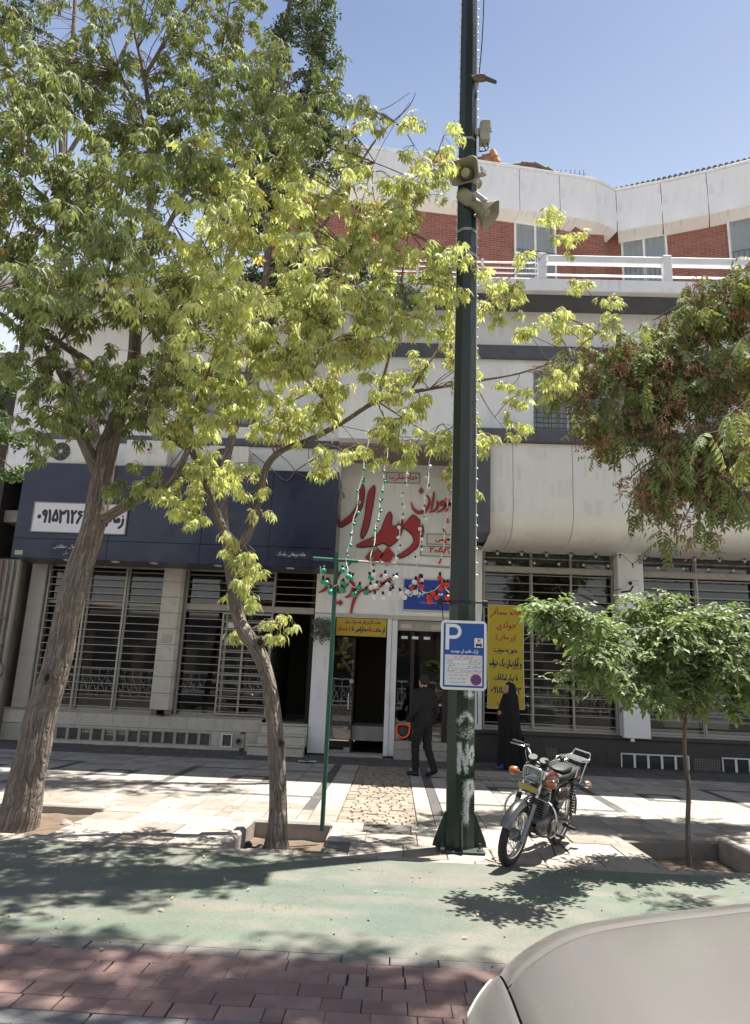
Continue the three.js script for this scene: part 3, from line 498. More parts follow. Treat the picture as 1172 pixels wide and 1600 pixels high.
// ---------------------------------------------------------------- brick storey set back behind the terrace, with a white parapet
{
  const b = thing('brick_building', 'red brick top storey behind the terrace with a folded white parapet band', 'building');
  const plan = [[-3.2, -16.15], [1.85, -16.95], [3.05, -17.17], [4.22, -17.4], [5.3, -17.62], [6.0, -18.05], [7.15, -17.66], [8.25, -17.22], [9.4, -16.72], [10.6, -16.2], [14, -14.8]];
  const YB = 14.48, YT = 15.78;
  for (let k = 0; k + 1 < plan.length; k++) {
    const [ax, az] = plan[k], [bx, bz] = plan[k + 1], L = Math.hypot(bx - ax, bz - az), yaw = -Math.atan2(bz - az, bx - ax);
    const place = (g) => mv(rot(g, 0, yaw), ax, 0, az), g0 = k === 4 ? 0.0 : 0.008;
    mesh('parapet_panel', place(cbox(g0, L - 0.008, YB, YT, -0.12, 0, 0.008)), M.white, b);
    mesh('soffit_panel', place(mv(rot(cbox(g0, L - 0.008, -0.02, 0, -0.46, -0.004, 0.006), -0.3), 0, YB, 0)).clone(), M.cream, b);
    mesh('coping', place(cbox(0, L, YT, YT + 0.07, -0.2, 0.05, 0.012)), M.white, b);
    mesh('brick_wall', place(box(-0.42, L + 0.42, 9.9, YB + 0.6, -0.62, -0.42)), M.brick, b);
  }
  const win = (k, t0, t1, y0, y1, panes) => {
    const [ax, az] = plan[k], [bx, bz] = plan[k + 1], L = Math.hypot(bx - ax, bz - az), yaw = -Math.atan2(bz - az, bx - ax), w = new THREE.Group(); w.name = 'window'; w.position.set(ax, 0, az); w.rotation.y = yaw; b.add(w);
    const x0 = t0 * L, x1 = t1 * L, z = -0.40;
    mesh('frame', [box(x0 - 0.04, x1 + 0.04, y0 - 0.05, y0, z - 0.02, z + 0.03), box(x0 - 0.04, x1 + 0.04, y1, y1 + 0.05, z - 0.02, z + 0.03), box(x0 - 0.05, x0, y0, y1, z - 0.02, z + 0.03), box(x1, x1 + 0.05, y0, y1, z - 0.02, z + 0.03), box((x0 + x1) / 2 - 0.03, (x0 + x1) / 2 + 0.03, y0, y1, z - 0.02, z + 0.02)], M.whitePaint, w);
    const c = new THREE.PlaneGeometry(x1 - x0, y1 - y0, 80, 1).translate((x0 + x1) / 2, (y0 + y1) / 2, z - 0.001), q = c.attributes.position; for (let i = 0; i < q.count; i++) q.setZ(i, z + 0.004 + 0.006 * Math.sin(q.getX(i) * 40)); c.computeVertexNormals();
    mesh('curtain', c, std([0.42, 0.42, 0.42], 0.9), w);
    for (let p = 0; p < 2; p++) mesh('pane', box(lerp(x0, x1, p / 2) + 0.03, lerp(x0, x1, (p + 1) / 2) - 0.03, y0, y1, z + 0.014, z + 0.018), M.glass, w);
    mesh('grille_bar', [bar([x0, y0 + 0.85, z + 0.08], [x1, y0 + 0.85, z + 0.08], 0.014)], M.trim, w); mesh('grille_bar', [bar([x0, y0 + 0.1, z + 0.08], [x1, y0 + 0.1, z + 0.08], 0.014)], M.trim, w);
    const gs = []; for (let x = x0 + 0.05; x < x1; x += 0.13) gs.push(bar([x, y0 + 0.1, z + 0.08], [x, y0 + 0.85, z + 0.08], 0.009, 4)); const o = mesh('grille_upright', gs, M.trim, w); o.userData.kind = 'stuff';
  };
  win(2, 0.02, 0.98, 12.6, 14.30, 2); win(5, 0.10, 1.04, 12.6, 14.32, 2); win(7, 0.38, 1.35, 12.5, 14.35, 2);
  // corrugated sheet roof edge on the right wing
  const c = []; for (let k = 0; k < 60; k++) { const t = k / 60, x = lerp(5.9, 14, t), z = lerp(-18.2, -14.95, t); c.push(bar([x, YT + 0.17, z - 1.2], [x, YT + 0.12, z + 0.06], 0.06, 8)); }
  const o = mesh('corrugated_sheet', c, std([0.13, 0.13, 0.14], 0.6), b); o.userData.kind = 'stuff';
  const spikes = []; for (let k = 0; k < 9; k++) spikes.push(bar([3.9 + k * 0.13, YT + 0.05, -17.5], [3.9 + k * 0.13 + rr(-0.03, 0.03), YT + 0.27, -17.5], 0.008, 4));
  spikes.push(bar([3.9, YT + 0.14, -17.5], [5, YT + 0.14, -17.5], 0.007, 4)); mesh('roof_spikes', spikes, M.blackMetal, b);
}
// tiled roofs behind the parapet
function tiledRoof(label, line, z, orange) {                   // a row of half round tiles along the verge line, the grey gable under it
  const r = thing('tiled_roof', label, 'roof'); reseed(line.length * 7);
  mesh('gable', poly([[line[0][0], 15.4], [line[line.length - 1][0], 15.4], ...[...line].reverse()], 0.3).translate(0, 0, z - 0.5), std([0.30, 0.27, 0.24], 0.95, { map: T.grain }), r);
  const tile = [std([0.20, 0.165, 0.135], 0.9, { map: T.grain }), std([0.25, 0.21, 0.175], 0.9, { map: T.grain })], clay = std([0.50, 0.235, 0.085], 0.85, { map: T.grain });
  for (let k = 0; k + 1 < line.length; k++) { const [ax, ay] = line[k], [bx, by] = line[k + 1], n = Math.max(1, Math.round(Math.hypot(bx - ax, by - ay) / 0.3)); for (let i = 0; i < n; i++) { const u = i / n, w = (i + 1.2) / n, y = rr(-0.012, 0.012); mesh('roof_tile', bar([lerp(ax, bx, u), lerp(ay, by, u) + 0.06 + y, z - 0.2], [lerp(ax, bx, w), lerp(ay, by, w) + 0.02 + y, z - 0.2], 0.095, 9, 0.065), tile[i % 2], r); mesh('roof_tile', bar([lerp(ax, bx, u), lerp(ay, by, u) + 0.07 + y, z - 0.5], [lerp(ax, bx, w), lerp(ay, by, w) + 0.03 + y, z - 0.5], 0.095, 9, 0.065), tile[(i + 1) % 2], r); } }
  if (orange) { const [x, y] = line[line.length - 1]; for (let k = 0; k < 3; k++) mesh('verge_tile', bar([x - 0.03 + k * 0.075, y + 0.08 - k * 0.22, z - 0.12 + k * 0.02], [x + 0.05 + k * 0.075, y - 0.20 - k * 0.22, z - 0.08 + k * 0.02], 0.10, 9, 0.12), clay, r, 'orange clay verge tile'); mesh('verge_board', poly([[x - 0.5, y - 0.75], [x + 0.25, y - 0.75], [x + 0.03, y - 0.02], [x - 0.35, y - 0.22]], 0.12).translate(0, 0, z - 0.18), std([0.34, 0.19, 0.09], 0.9, { map: T.grain }), r); }
}
tiledRoof('grey tiled roof end with an orange clay verge behind the parapet, beside the lamp pole', [[-0.8, 15.95], [0.15, 16.38], [1.12, 16.95], [1.9, 17.34], [2.52, 17.6]], -18.6, true);
tiledRoof('low grey tiled roof hump behind the parapet, beside the orange verge', [[2.75, 17.35], [3.12, 17.62], [3.5, 17.74], [3.9, 17.76], [4.3, 17.58], [4.85, 17.22]], -19.2, false);

// ---------------------------------------------------------------- neighbour at the edge and the street opposite
{
  const n = thing('neighbour_building', 'dark grey neighbouring building beyond the downpipes', 'building');
  mesh('wall', [box(-20, -10.4, -0.1, 9.5, -22, -16.6)], M.concrete, n); mesh('wall', [box(-10.4, -9.42, -0.1, 9.5, -22, -16.6)], std([0.07, 0.065, 0.06], 0.9, { map: T.grain }), n);
  mesh('window', [box(-11.8, -10.7, 1, 3, -16.6, -16.55)], M.glass, n); mesh('door', [box(-13.6, -12.4, 0, 2.6, -16.6, -16.54)], M.steel, n);
}

const WING = box(-0.7, 0.7, -0.9, 0.9, -0.02, 0.02);
// the other side of the street, which the shop windows mirror and which shuts out the low sky: a pale terrace of houses and a street tree row
{
  const spec = [[-38, -24, 6.5, [0.10, 0.085, 0.07]], [-24, -11, 5.6, [0.15, 0.135, 0.115]], [-11, 3, 7, [0.09, 0.075, 0.06]], [3, 15, 5.8, [0.14, 0.125, 0.11]], [15, 30, 6.8, [0.08, 0.07, 0.06]], [30, 44, 5.6, [0.13, 0.118, 0.1]]];
  spec.forEach(([a, b, h, c], i) => {
    const t = thing('opposite_house', ['brown stone house across the street, westernmost of the mirrored row', 'low pale plaster house across the street between two taller brown ones', 'tallest brown stone house across the street, mirrored in the left shop', 'cream plaster house across the street, mirrored in the hotel door', 'dark brown house across the street, mirrored in the right shop', 'low cream house at the far end of the row across the street'][i], 'building', [0, 0, 0], 0, 'houses across the street');
    mesh('wall', box(a, b - 0.05, -0.2, h, 22, 32), std(c, 0.85, { map: T.grain }), t); mesh('cornice', cbox(a, b - 0.05, h, h + 0.3, 21.8, 32, 0.03), M.concrete, t);
    for (let y = 4.0; y < h - 1.2; y += 3.3) for (let x = a + 1; x < b - 1.6; x += 2.4) { const w = new THREE.Mesh(WING, M.glassDark); w.name = 'window'; w.position.set(x + 0.7, y + 0.8, 21.97); t.add(w); }
    for (let x = a + 1; x < b - 3; x += 4) mesh('shop_front', box(x, x + 3, 0.3, 3.4, 21.96, 21.999), M.glassDark, t);
  });
  const m = std([0.75, 0.75, 0.75], 0.5), r = thing('median_railing', 'white steel railing along the middle of the street', 'railing', [0, 0, 3.6]);
  mesh('kerb', cbox(-24, 24, -0.12, 0.35, -0.4, 0.4, 0.03), M.concrete, r); mesh('rail', [box(-24, 24, 0.5, 0.55, -0.02, 0.02), box(-24, 24, 1.55, 1.61, -0.02, 0.02), box(-24, 24, 1.2, 1.24, -0.02, 0.02)], m, r); const gs = []; for (let x = -24; x < 24; x += 0.42) gs.push(bar([x, 0.55, 0], [x + 0.34, 1.2, 0], 0.014, 5), bar([x + 0.34, 0.55, 0], [x, 1.2, 0], 0.014, 5), bar([x, 0.35, 0], [x, 1.6, 0], 0.016, 5)); mesh('baluster', gs, m, r).userData.kind = 'stuff';
}
// ---------------------------------------------------------------- Persian lettering drawn with a pen: strokes in em, x grows to the LEFT from the letter's right edge, y up from the base line
const circ = (x, y, r, q = 1) => Array.from({ length: 9 }, (_, i) => [x + r * Math.cos(i * Math.PI / 4), y + r * q * Math.sin(i * Math.PI / 4)]);
const LET = (() => {
  const BASE = {                                                  // [isolated, initial, medial, final] as {w, s}
    alef: [{ w: 0.24, s: [[[0.12, 0.78], [0.11, 0.02]]] }, null, null, { w: 0.24, s: [[[0, 0.05], [0.11, 0.06], [0.12, 0.78]]] }],
    be: [{ w: 0.92, s: [[[0.06, 0.24], [0.12, 0.05], [0.45, 0], [0.78, 0.04], [0.86, 0.26]]] }, { w: 0.3, s: [[[0.08, 0.32], [0.1, 0.06], [0.3, 0.05]]] }, { w: 0.3, s: [[[0, 0.05], [0.12, 0.06], [0.14, 0.3], [0.16, 0.06], [0.3, 0.05]]] }, { w: 0.9, s: [[[0, 0.05], [0.45, 0], [0.76, 0.04], [0.84, 0.26]]] }],
    nun: [{ w: 0.64, s: [[[0.06, 0.24], [0.1, -0.1], [0.32, -0.24], [0.53, -0.08], [0.56, 0.24]]] }, 0, 0, { w: 0.62, s: [[[0, 0.05], [0.07, -0.1], [0.3, -0.24], [0.51, -0.08], [0.54, 0.24]]] }],
    ye: [{ w: 0.72, s: [[[0.08, 0.3], [0.26, 0.34], [0.3, 0.14], [0.1, -0.02], [0.2, -0.22], [0.46, -0.24], [0.64, -0.02]]] }, 0, 0, { w: 0.72, s: [[[0, 0.05], [0.16, 0.04], [0.08, -0.1], [0.2, -0.24], [0.48, -0.24], [0.66, -0.02]]] }],
    jim: [{ w: 0.64, s: [[[0.58, 0.32], [0.3, 0.36], [0.06, 0.26], [0.4, 0.08], [0.56, -0.14], [0.4, -0.34], [0.1, -0.32]]] }, { w: 0.52, s: [[[0.36, 0.38], [0.2, 0.36], [0.04, 0.24]], [[0.04, 0.24], [0.3, 0.12], [0.52, 0.05]]] }, { w: 0.54, s: [[[0.36, 0.38], [0.2, 0.36], [0.06, 0.26]], [[0.06, 0.26], [0.3, 0.12], [0.54, 0.05]], [[0, 0.05], [0.4, 0.08]]] }, { w: 0.62, s: [[[0, 0.05], [0.2, 0.1], [0.5, 0.0], [0.56, -0.18], [0.4, -0.34], [0.1, -0.32]], [[0.5, 0.3], [0.06, 0.26], [0.3, 0.08]]] }],
    dal: [{ w: 0.44, s: [[[0.24, 0.44], [0.09, 0.2], [0.1, 0.04], [0.4, 0.03]]] }, null, null, { w: 0.44, s: [[[0, 0.05], [0.1, 0.1], [0.22, 0.46]], [[0, 0.05], [0.4, 0.03]]] }],
    re: [{ w: 0.32, s: [[[0.08, 0.22], [0.07, -0.04], [0.18, -0.22], [0.36, -0.3]]] }, null, null, { w: 0.34, s: [[[0, 0.05], [0.07, 0.0], [0.18, -0.22], [0.36, -0.3]]] }],
    sin: [{ w: 1.14, s: [[[0.06, 0.28], [0.1, 0.05], [0.24, 0.06], [0.27, 0.28], [0.31, 0.05], [0.46, 0.06], [0.5, 0.28], [0.55, -0.1], [0.76, -0.24], [1, -0.1], [1.04, 0.2]]] }, { w: 0.68, s: [[[0.06, 0.28], [0.1, 0.05], [0.24, 0.06], [0.27, 0.28], [0.31, 0.05], [0.46, 0.06], [0.49, 0.28], [0.52, 0.05], [0.68, 0.05]]] }, { w: 0.7, s: [[[0, 0.05], [0.07, 0.05], [0.1, 0.28], [0.13, 0.05], [0.26, 0.06], [0.29, 0.28], [0.32, 0.05], [0.46, 0.06], [0.49, 0.28], [0.52, 0.05], [0.7, 0.05]]] }, { w: 1.14, s: [[[0, 0.05], [0.07, 0.05], [0.1, 0.28], [0.13, 0.05], [0.26, 0.06], [0.29, 0.28], [0.34, 0.05], [0.46, 0.06], [0.5, 0.28], [0.55, -0.1], [0.76, -0.24], [1, -0.1], [1.04, 0.2]]] }],
    ta: [{ w: 0.62, s: [[[0.02, 0.05], [0.18, 0.26], [0.42, 0.3], [0.46, 0.1], [0.3, 0.03], [0.02, 0.05]], [[0.14, 0.8], [0.13, 0.06]], [[0.3, 0.04], [0.6, 0.05]]] }, 0, 0, 0],
    eyn: [{ w: 0.6, s: [[[0.12, 0.36], [0.3, 0.44], [0.4, 0.28], [0.14, 0.16], [0.46, 0.04], [0.54, -0.16], [0.36, -0.34], [0.08, -0.3]]] }, { w: 0.48, s: [[[0.1, 0.34], [0.22, 0.44], [0.36, 0.32], [0.26, 0.12], [0.04, 0.05]], [[0.02, 0.05], [0.48, 0.05]]] }, { w: 0.44, s: [[[0, 0.05], [0.16, 0.06], [0.08, 0.27], [0.32, 0.27], [0.22, 0.06], [0.44, 0.05]]] }, 0],
    fe: [{ w: 0.9, s: [circ(0.16, 0.26, 0.1), [[0.08, 0.2], [0.14, 0.05], [0.45, 0], [0.78, 0.05], [0.84, 0.26]]] }, { w: 0.4, s: [circ(0.16, 0.25, 0.1), [[0.08, 0.2], [0.14, 0.06], [0.4, 0.05]]] }, { w: 0.42, s: [circ(0.2, 0.2, 0.1), [[0, 0.05], [0.42, 0.05]]] }, { w: 0.9, s: [circ(0.2, 0.22, 0.1), [[0, 0.05], [0.45, 0.02], [0.78, 0.05], [0.84, 0.26]]] }],
    kaf: [{ w: 0.9, s: [[[0.02, 0.82], [0.34, 0.58], [0.12, 0.3], [0.16, 0.05], [0.5, 0], [0.8, 0.06], [0.84, 0.26]]] }, { w: 0.5, s: [[[0.02, 0.82], [0.34, 0.58], [0.12, 0.28], [0.16, 0.05], [0.5, 0.05]]] }, { w: 0.5, s: [[[0.02, 0.82], [0.34, 0.58], [0.12, 0.28], [0.18, 0.05]], [[0, 0.05], [0.5, 0.05]]] }, { w: 0.9, s: [[[0.02, 0.82], [0.34, 0.58], [0.12, 0.3], [0.16, 0.05], [0.5, 0], [0.8, 0.06], [0.84, 0.26]], [[0, 0.05], [0.2, 0.05]]] }],
    lam: [{ w: 0.54, s: [[[0.08, 0.8], [0.09, -0.04], [0.28, -0.22], [0.46, -0.06], [0.48, 0.18]]] }, { w: 0.28, s: [[[0.1, 0.8], [0.11, 0.06], [0.28, 0.05]]] }, { w: 0.28, s: [[[0.12, 0.8], [0.12, 0.06]], [[0, 0.05], [0.28, 0.05]]] }, { w: 0.54, s: [[[0, 0.05], [0.08, 0.05], [0.1, 0.8]], [[0.08, 0.05], [0.28, -0.22], [0.46, -0.06], [0.48, 0.18]]] }],
    mim: [{ w: 0.44, s: [circ(0.18, 0.12, 0.1), [[0.26, 0.06], [0.32, -0.1], [0.33, -0.4]]] }, { w: 0.42, s: [circ(0.16, 0.14, 0.1), [[0.2, 0.05], [0.42, 0.05]]] }, { w: 0.42, s: [circ(0.2, 0.08, 0.1), [[0, 0.05], [0.42, 0.05]]] }, { w: 0.44, s: [circ(0.2, 0.06, 0.1), [[0, 0.05], [0.1, 0.05]], [[0.28, 0.04], [0.33, -0.12], [0.34, -0.4]]] }],
    vav: [{ w: 0.4, s: [circ(0.18, 0.2, 0.1), [[0.08, 0.16], [0.12, -0.08], [0.36, -0.28]]] }, null, null, { w: 0.4, s: [circ(0.2, 0.18, 0.1), [[0, 0.05], [0.1, 0.12], [0.14, -0.1], [0.38, -0.28]]] }],
    he: [{ w: 0.42, s: [circ(0.2, 0.17, 0.14)] }, { w: 0.5, s: [circ(0.22, 0.2, 0.16), [[0.1, 0.16], [0.32, 0.2]], [[0.3, 0.06], [0.5, 0.05]]] }, { w: 0.46, s: [circ(0.22, 0.18, 0.1), circ(0.22, -0.06, 0.09), [[0, 0.05], [0.46, 0.05]]] }, { w: 0.4, s: [[[0, 0.05], [0.12, 0.06], [0.14, 0.36], [0.32, 0.2], [0.26, 0.04], [0.12, 0.05]]] }],
  };
  for (const k of Object.keys(BASE)) { const f = BASE[k]; const b = BASE.be; if (k === 'nun' || k === 'ye') { f[1] = b[1]; f[2] = b[2]; } if (k === 'ta') { f[1] = f[2] = f[3] = f[0]; } if (k === 'eyn') f[3] = f[2]; }
  const U = (y) => [[0, y]], D2 = (y) => [[-0.08, y], [0.08, y]], D3 = (y) => [[-0.09, y], [0.09, y], [0, y + (y > 0 ? 0.15 : -0.15)]];
  const L = {};
  const put = (ch, base, dots, cx = [0.45, 0.14, 0.15, 0.42]) => { L[ch] = { f: BASE[base], dots, cx }; };
  put('ا', 'alef'); put('آ', 'alef', 'madda', [0.12, 0.12, 0.12, 0.12]); put('ب', 'be', U(-0.2)); put('پ', 'be', D3(-0.18)); put('ت', 'be', D2(0.42)); put('ن', 'nun', U(0.44), [0.32, 0.14, 0.15, 0.3]); put('ی', 'ye', 'ye'); put('ئ', 'ye', U(0.5));
  put('ج', 'jim', U(-0.12), [0.36, 0.28, 0.28, 0.36]); put('ح', 'jim'); put('خ', 'jim', U(0.54), [0.3, 0.24, 0.26, 0.28]); put('چ', 'jim', D3(-0.12), [0.36, 0.28, 0.28, 0.36]); put('د', 'dal'); put('ر', 're'); put('ز', 're', U(0.4), [0.12, 0, 0, 0.12]); put('س', 'sin'); put('ش', 'sin', D3(0.44), [0.28, 0.28, 0.3, 0.3]);
  put('ط', 'ta'); put('ظ', 'ta', U(0.46), [0.4, 0.4, 0.4, 0.4]); put('ع', 'eyn'); put('ف', 'fe', U(0.52), [0.16, 0.16, 0.2, 0.2]); put('ک', 'kaf'); put('ل', 'lam'); put('م', 'mim'); put('و', 'vav'); put('ه', 'he');
  return L;
})();
const NUM = {
  '۰': { w: 0.34, s: [circ(0.17, 0.32, 0.055)] }, '۱': { w: 0.34, s: [[[0.1, 0.7], [0.18, 0.5], [0.2, 0.02]]] }, '۲': { w: 0.46, s: [[[0.06, 0.7], [0.16, 0.5], [0.18, 0.02]], [[0.08, 0.62], [0.22, 0.46], [0.36, 0.7]]] }, '۳': { w: 0.56, s: [[[0.06, 0.7], [0.16, 0.5], [0.18, 0.02]], [[0.1, 0.62], [0.18, 0.46], [0.29, 0.66], [0.36, 0.46], [0.48, 0.7]]] },
  '۵': { w: 0.5, s: [[[0.25, 0.72], [0.06, 0.3], [0.12, 0.06], [0.25, 0.2], [0.38, 0.06], [0.46, 0.3], [0.25, 0.72]]] }, '۶': { w: 0.46, s: [[[0.34, 0.66], [0.16, 0.7], [0.12, 0.54], [0.36, 0.46]], [[0.36, 0.46], [0.2, 0.3], [0.1, 0.02]]] }, '۷': { w: 0.5, s: [[[0.08, 0.7], [0.25, 0.04], [0.42, 0.7]]] }, '۸': { w: 0.5, s: [[[0.08, 0.04], [0.25, 0.7], [0.42, 0.04]]] }, '۹': { w: 0.46, s: [circ(0.22, 0.56, 0.13), [[0.35, 0.56], [0.34, 0.3], [0.30, 0.02]]] },
};
// -> strokes [[x, y], ...] with x growing to the RIGHT, starting at 0, and dots; width of the run
function pen(text) {
  const runs = text.replace(/[۰-۹]+/g, (d) => [...d].reverse().join('')), chars = [...runs]; let x = 0; const strokes = [], dots = [];
  const joinsLeft = (c) => LET[c] && LET[c].f[1]; 
  chars.forEach((c, i) => {
    if (c === ' ') { x += 0.26; return; }
    if (c === '(' || c === ')') { const s = c === '(' ? 1 : -1; strokes.push([[x + 0.14 - 0.06 * s, 0.7], [x + 0.14 + 0.06 * s, 0.3], [x + 0.14 - 0.06 * s, -0.15]].map((p) => p)); x += 0.3; return; }
    if (NUM[c]) { const g = NUM[c]; for (const s of g.s) strokes.push(s.map(([a, b]) => [x + g.w - a, b])); x += g.w; return; }
    const g = LET[c]; if (!g) return;
    const prev = joinsLeft(chars[i - 1]) ? 1 : 0, next = LET[chars[i + 1]] && joinsLeft(c) ? 1 : 0, k = prev ? (next ? 2 : 3) : next ? 1 : 0, f = g.f[k] || g.f[0];
    for (const s of f.s) strokes.push(s.map(([a, b]) => [x + a, b]));
    if (g.dots === 'madda') strokes.push([[x - 0.02, 0.92], [x + 0.08, 0.98], [x + 0.16, 0.92], [x + 0.26, 0.98]]);
    else if (g.dots === 'ye') { if (k === 1 || k === 2) for (const q of [-0.08, 0.08]) dots.push([x + 0.14 + q, -0.18]); }
    else if (g.dots) for (const [dx, dy] of g.dots) dots.push([x + g.cx[k] + dx, dy]);
    x += f.w + (next || !joinsLeft(c) ? 0 : 0.05);
  });
  return { strokes: strokes.map((s) => s.map(([a, b]) => [x - a, b])), dots: dots.map(([a, b]) => [x - a, b]), w: x };
}
function write(ctx, text, cx, y, size, color, maxW, weight = 0.115) {
  const p = pen(text); let sx = size; if (maxW && p.w * size > maxW) sx = maxW / p.w;
  const ox = cx - (p.w * sx) / 2; ctx.strokeStyle = ctx.fillStyle = color; ctx.lineWidth = size * weight; ctx.lineCap = 'round'; ctx.lineJoin = 'round';
  for (const s of p.strokes) {
    const q = s.map(([a, b]) => [ox + a * sx, y - b * size]); ctx.beginPath(); ctx.moveTo(...q[0]);
    if (q.length === 2) ctx.lineTo(...q[1]); else { for (let i = 1; i < q.length - 1; i++) ctx.quadraticCurveTo(...q[i], ...(i === q.length - 2 ? q[i + 1] : [(q[i][0] + q[i + 1][0]) / 2, (q[i][1] + q[i + 1][1]) / 2])); }
    ctx.stroke();
  }
  for (const [a, b] of p.dots) { const r = size * 0.075, X = ox + a * sx, Y = y - b * size; ctx.beginPath(); ctx.moveTo(X, Y - r); ctx.lineTo(X + r, Y); ctx.lineTo(X, Y + r); ctx.lineTo(X - r, Y); ctx.fill(); }
}
function print(w, h, draw) {
  const c = document.createElement('canvas'); c.width = w; c.height = h; const x = c.getContext('2d'); draw(x, w, h);
  const t = new THREE.CanvasTexture(c); t.colorSpace = THREE.SRGBColorSpace; t.magFilter = THREE.LinearFilter; return t;
}
// a thin board whose front carries a print
function board(name, label, category, x0, x1, y0, y1, z, depth, texture, { edge = M.whitePaint, rough = 0.5, parent, frame = 0, frameMat } = {}) {
  const t = thing(name, label, category, [(x0 + x1) / 2, y0, z]), w = x1 - x0, h = y1 - y0;
  mesh('board', cbox(-w / 2, w / 2, 0, h, -depth, 0, 0.004), edge, t);
  const g = new THREE.PlaneGeometry(w - 0.012, h - 0.012).translate(0, h / 2, 0.003); mesh('print', g, std([1, 1, 1], rough, { map: texture }), t);
  if (frame) mesh('frame', [cbox(-w / 2 - frame, w / 2 + frame, h, h + frame, -depth, 0.018, 0.004), cbox(-w / 2 - frame, w / 2 + frame, -frame, 0, -depth, 0.018, 0.004), cbox(-w / 2 - frame, -w / 2, 0, h, -depth, 0.018, 0.004), cbox(w / 2, w / 2 + frame, 0, h, -depth, 0.018, 0.004)], frameMat, t);
  return t;
}
// ---- the navy fascia over the left shop
{
  const f = thing('shop_fascia', 'long navy blue fascia box with downlights over the left shop', 'shop fascia', [0, 0, 0]);
  const X = [-8.38, -6.3, -4.28, -2.8, -1.36], Y = [3.86, 4.29, 6.0];
  for (let i = 0; i < 4; i++) for (let j = 0; j < 2; j++) mesh('panel', cbox(X[i] + 0.002, X[i + 1] - 0.002, Y[j] + 0.002, Y[j + 1] - 0.002, -14.86, -14.80 + rr(-0.004, 0), 0.005), M.navy, f);
  mesh('casing', [box(-8.37, -1.37, 5.96, 5.995, -15.7, -14.86), box(-8.38, -8.34, 3.9, 5.96, -15.7, -14.86), box(-1.40, -1.362, 3.9, 5.96, -15.7, -14.86)], M.navy, f);
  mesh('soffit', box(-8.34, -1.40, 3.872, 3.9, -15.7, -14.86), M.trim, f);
  for (const x of [-7.2, -6.15, -5.3, -3.9, -2.33]) { const d = mesh('downlight', [mv(lathe([[0, -0.012], [0.075, -0.012], [0.095, 0.0], [0.095, 0.02], [0, 0.02]], 18), x, 3.866, -15.0)], M.whitePaint, f); }
  const small = print(512, 96, (c, w, h) => { c.fillStyle = '#161b36'; c.fillRect(0, 0, w, h); write(c, 'صادخیزهانی پلسک'.replace('ص', 'ه'), w / 2, h * 0.62, 52, '#c9c9c4', w * 0.94, 0.13); c.fillStyle = '#161b36'; for (let i = 0; i < 70; i++) c.fillRect(rnd() * w, rnd() * h, 5 + rnd() * 9, 3 + rnd() * 5); });
  mesh('faded_lettering', new THREE.PlaneGeometry(0.92, 0.17).translate(-2.3, 4.13, -14.796), std([1, 1, 1], 0.5, { map: small }), f);
  const small2 = print(256, 96, (c, w, h) => { c.fillStyle = '#161b36'; c.fillRect(0, 0, w, h); write(c, 'سیستم های حفاظتی', w / 2, h * 0.42, 34, '#b9bac0', w * 0.9, 0.12); write(c, 'درب ریلی', w / 2, h * 0.85, 26, '#9fa1aa', w * 0.5, 0.12); c.fillStyle = '#161b36'; for (let i = 0; i < 90; i++) c.fillRect(rnd() * w, rnd() * h, 5 + rnd() * 12, 3 + rnd() * 6); });
  mesh('faded_lettering', new THREE.PlaneGeometry(0.85, 0.30).translate(-7.1, 4.08, -14.796), std([1, 1, 1], 0.5, { map: small2 }), f);
  mesh('maker_plate', cbox(-8.3, -8.12, 3.92, 4.02, -14.80, -14.79, 0.002), std([0.30, 0.36, 0.22], 0.5), f, 'pale green maker plate');
}
board('phone_sign', 'white board with brown phone number lettering on the navy fascia', 'sign', -8.0, -5.94, 4.44, 5.09, -14.765, 0.03, print(1024, 330, (c, w, h) => {
  c.fillStyle = '#d2d2d6'; c.fillRect(0, 0, w, h); write(c, '۰۹۱۵۳۱۲۶۱', w * 0.31, h * 0.68, 196, '#2c1a18', w * 0.54, 0.15); write(c, 'زمانی', w * 0.85, h * 0.62, 190, '#2c1a18', w * 0.26, 0.15);
  c.fillStyle = 'rgba(120,116,112,0.35)'; for (let i = 0; i < 160; i++) c.fillRect(rnd() * w, rnd() * h, 1 + rnd() * 3, 1 + rnd() * 2);
}), { edge: M.whitePaint, frame: 0.012, frameMat: M.marbleGrey });

// ---- the big restaurant sign: raised red letters on the cream wall
const redFace = std([0.36, 0.022, 0.026], 0.4), redSide = std([0.05, 0.02, 0.02], 0.6);
const px = (x, y) => { const u = (x - 200) / 560, v = (y - 50) / 780; return [lerp(lerp(-1.677, 1.221, u), lerp(-1.457, 1.277, u), v), lerp(lerp(6.957, 7.047, u), lerp(2.942, 3.046, u), v)]; }; // sketch units of the lettering -> metres on the wall
const ZL = -15.9;
function letters(t, outlines, depth = 0.07) {
  for (const o of outlines) {
    const sh = new THREE.Shape(); const p = o.map(([x, y]) => new THREE.Vector2(...px(x, y))), c = new THREE.CatmullRomCurve3(p.map((q) => V(q.x, q.y, 0)), true, 'catmullrom', 0.35);
    sh.setFromPoints(c.getPoints(p.length * 5).map((q) => new THREE.Vector2(q.x, q.y)));
    mesh('letter', clean(new THREE.ExtrudeGeometry(sh, { depth: depth - 0.012, bevelEnabled: true, bevelSize: 0.006, bevelThickness: 0.006, bevelSegments: 1 })).translate(0, 0, ZL + 0.006), [redFace], t);
    const g = clean(new THREE.ExtrudeGeometry(sh, { depth: depth - 0.03, bevelEnabled: true, bevelSize: 0.018, bevelThickness: 0.004, bevelSegments: 1 })).translate(0, 0, ZL + 0.004); mesh('letter_return', g, redSide, t);
  }
}
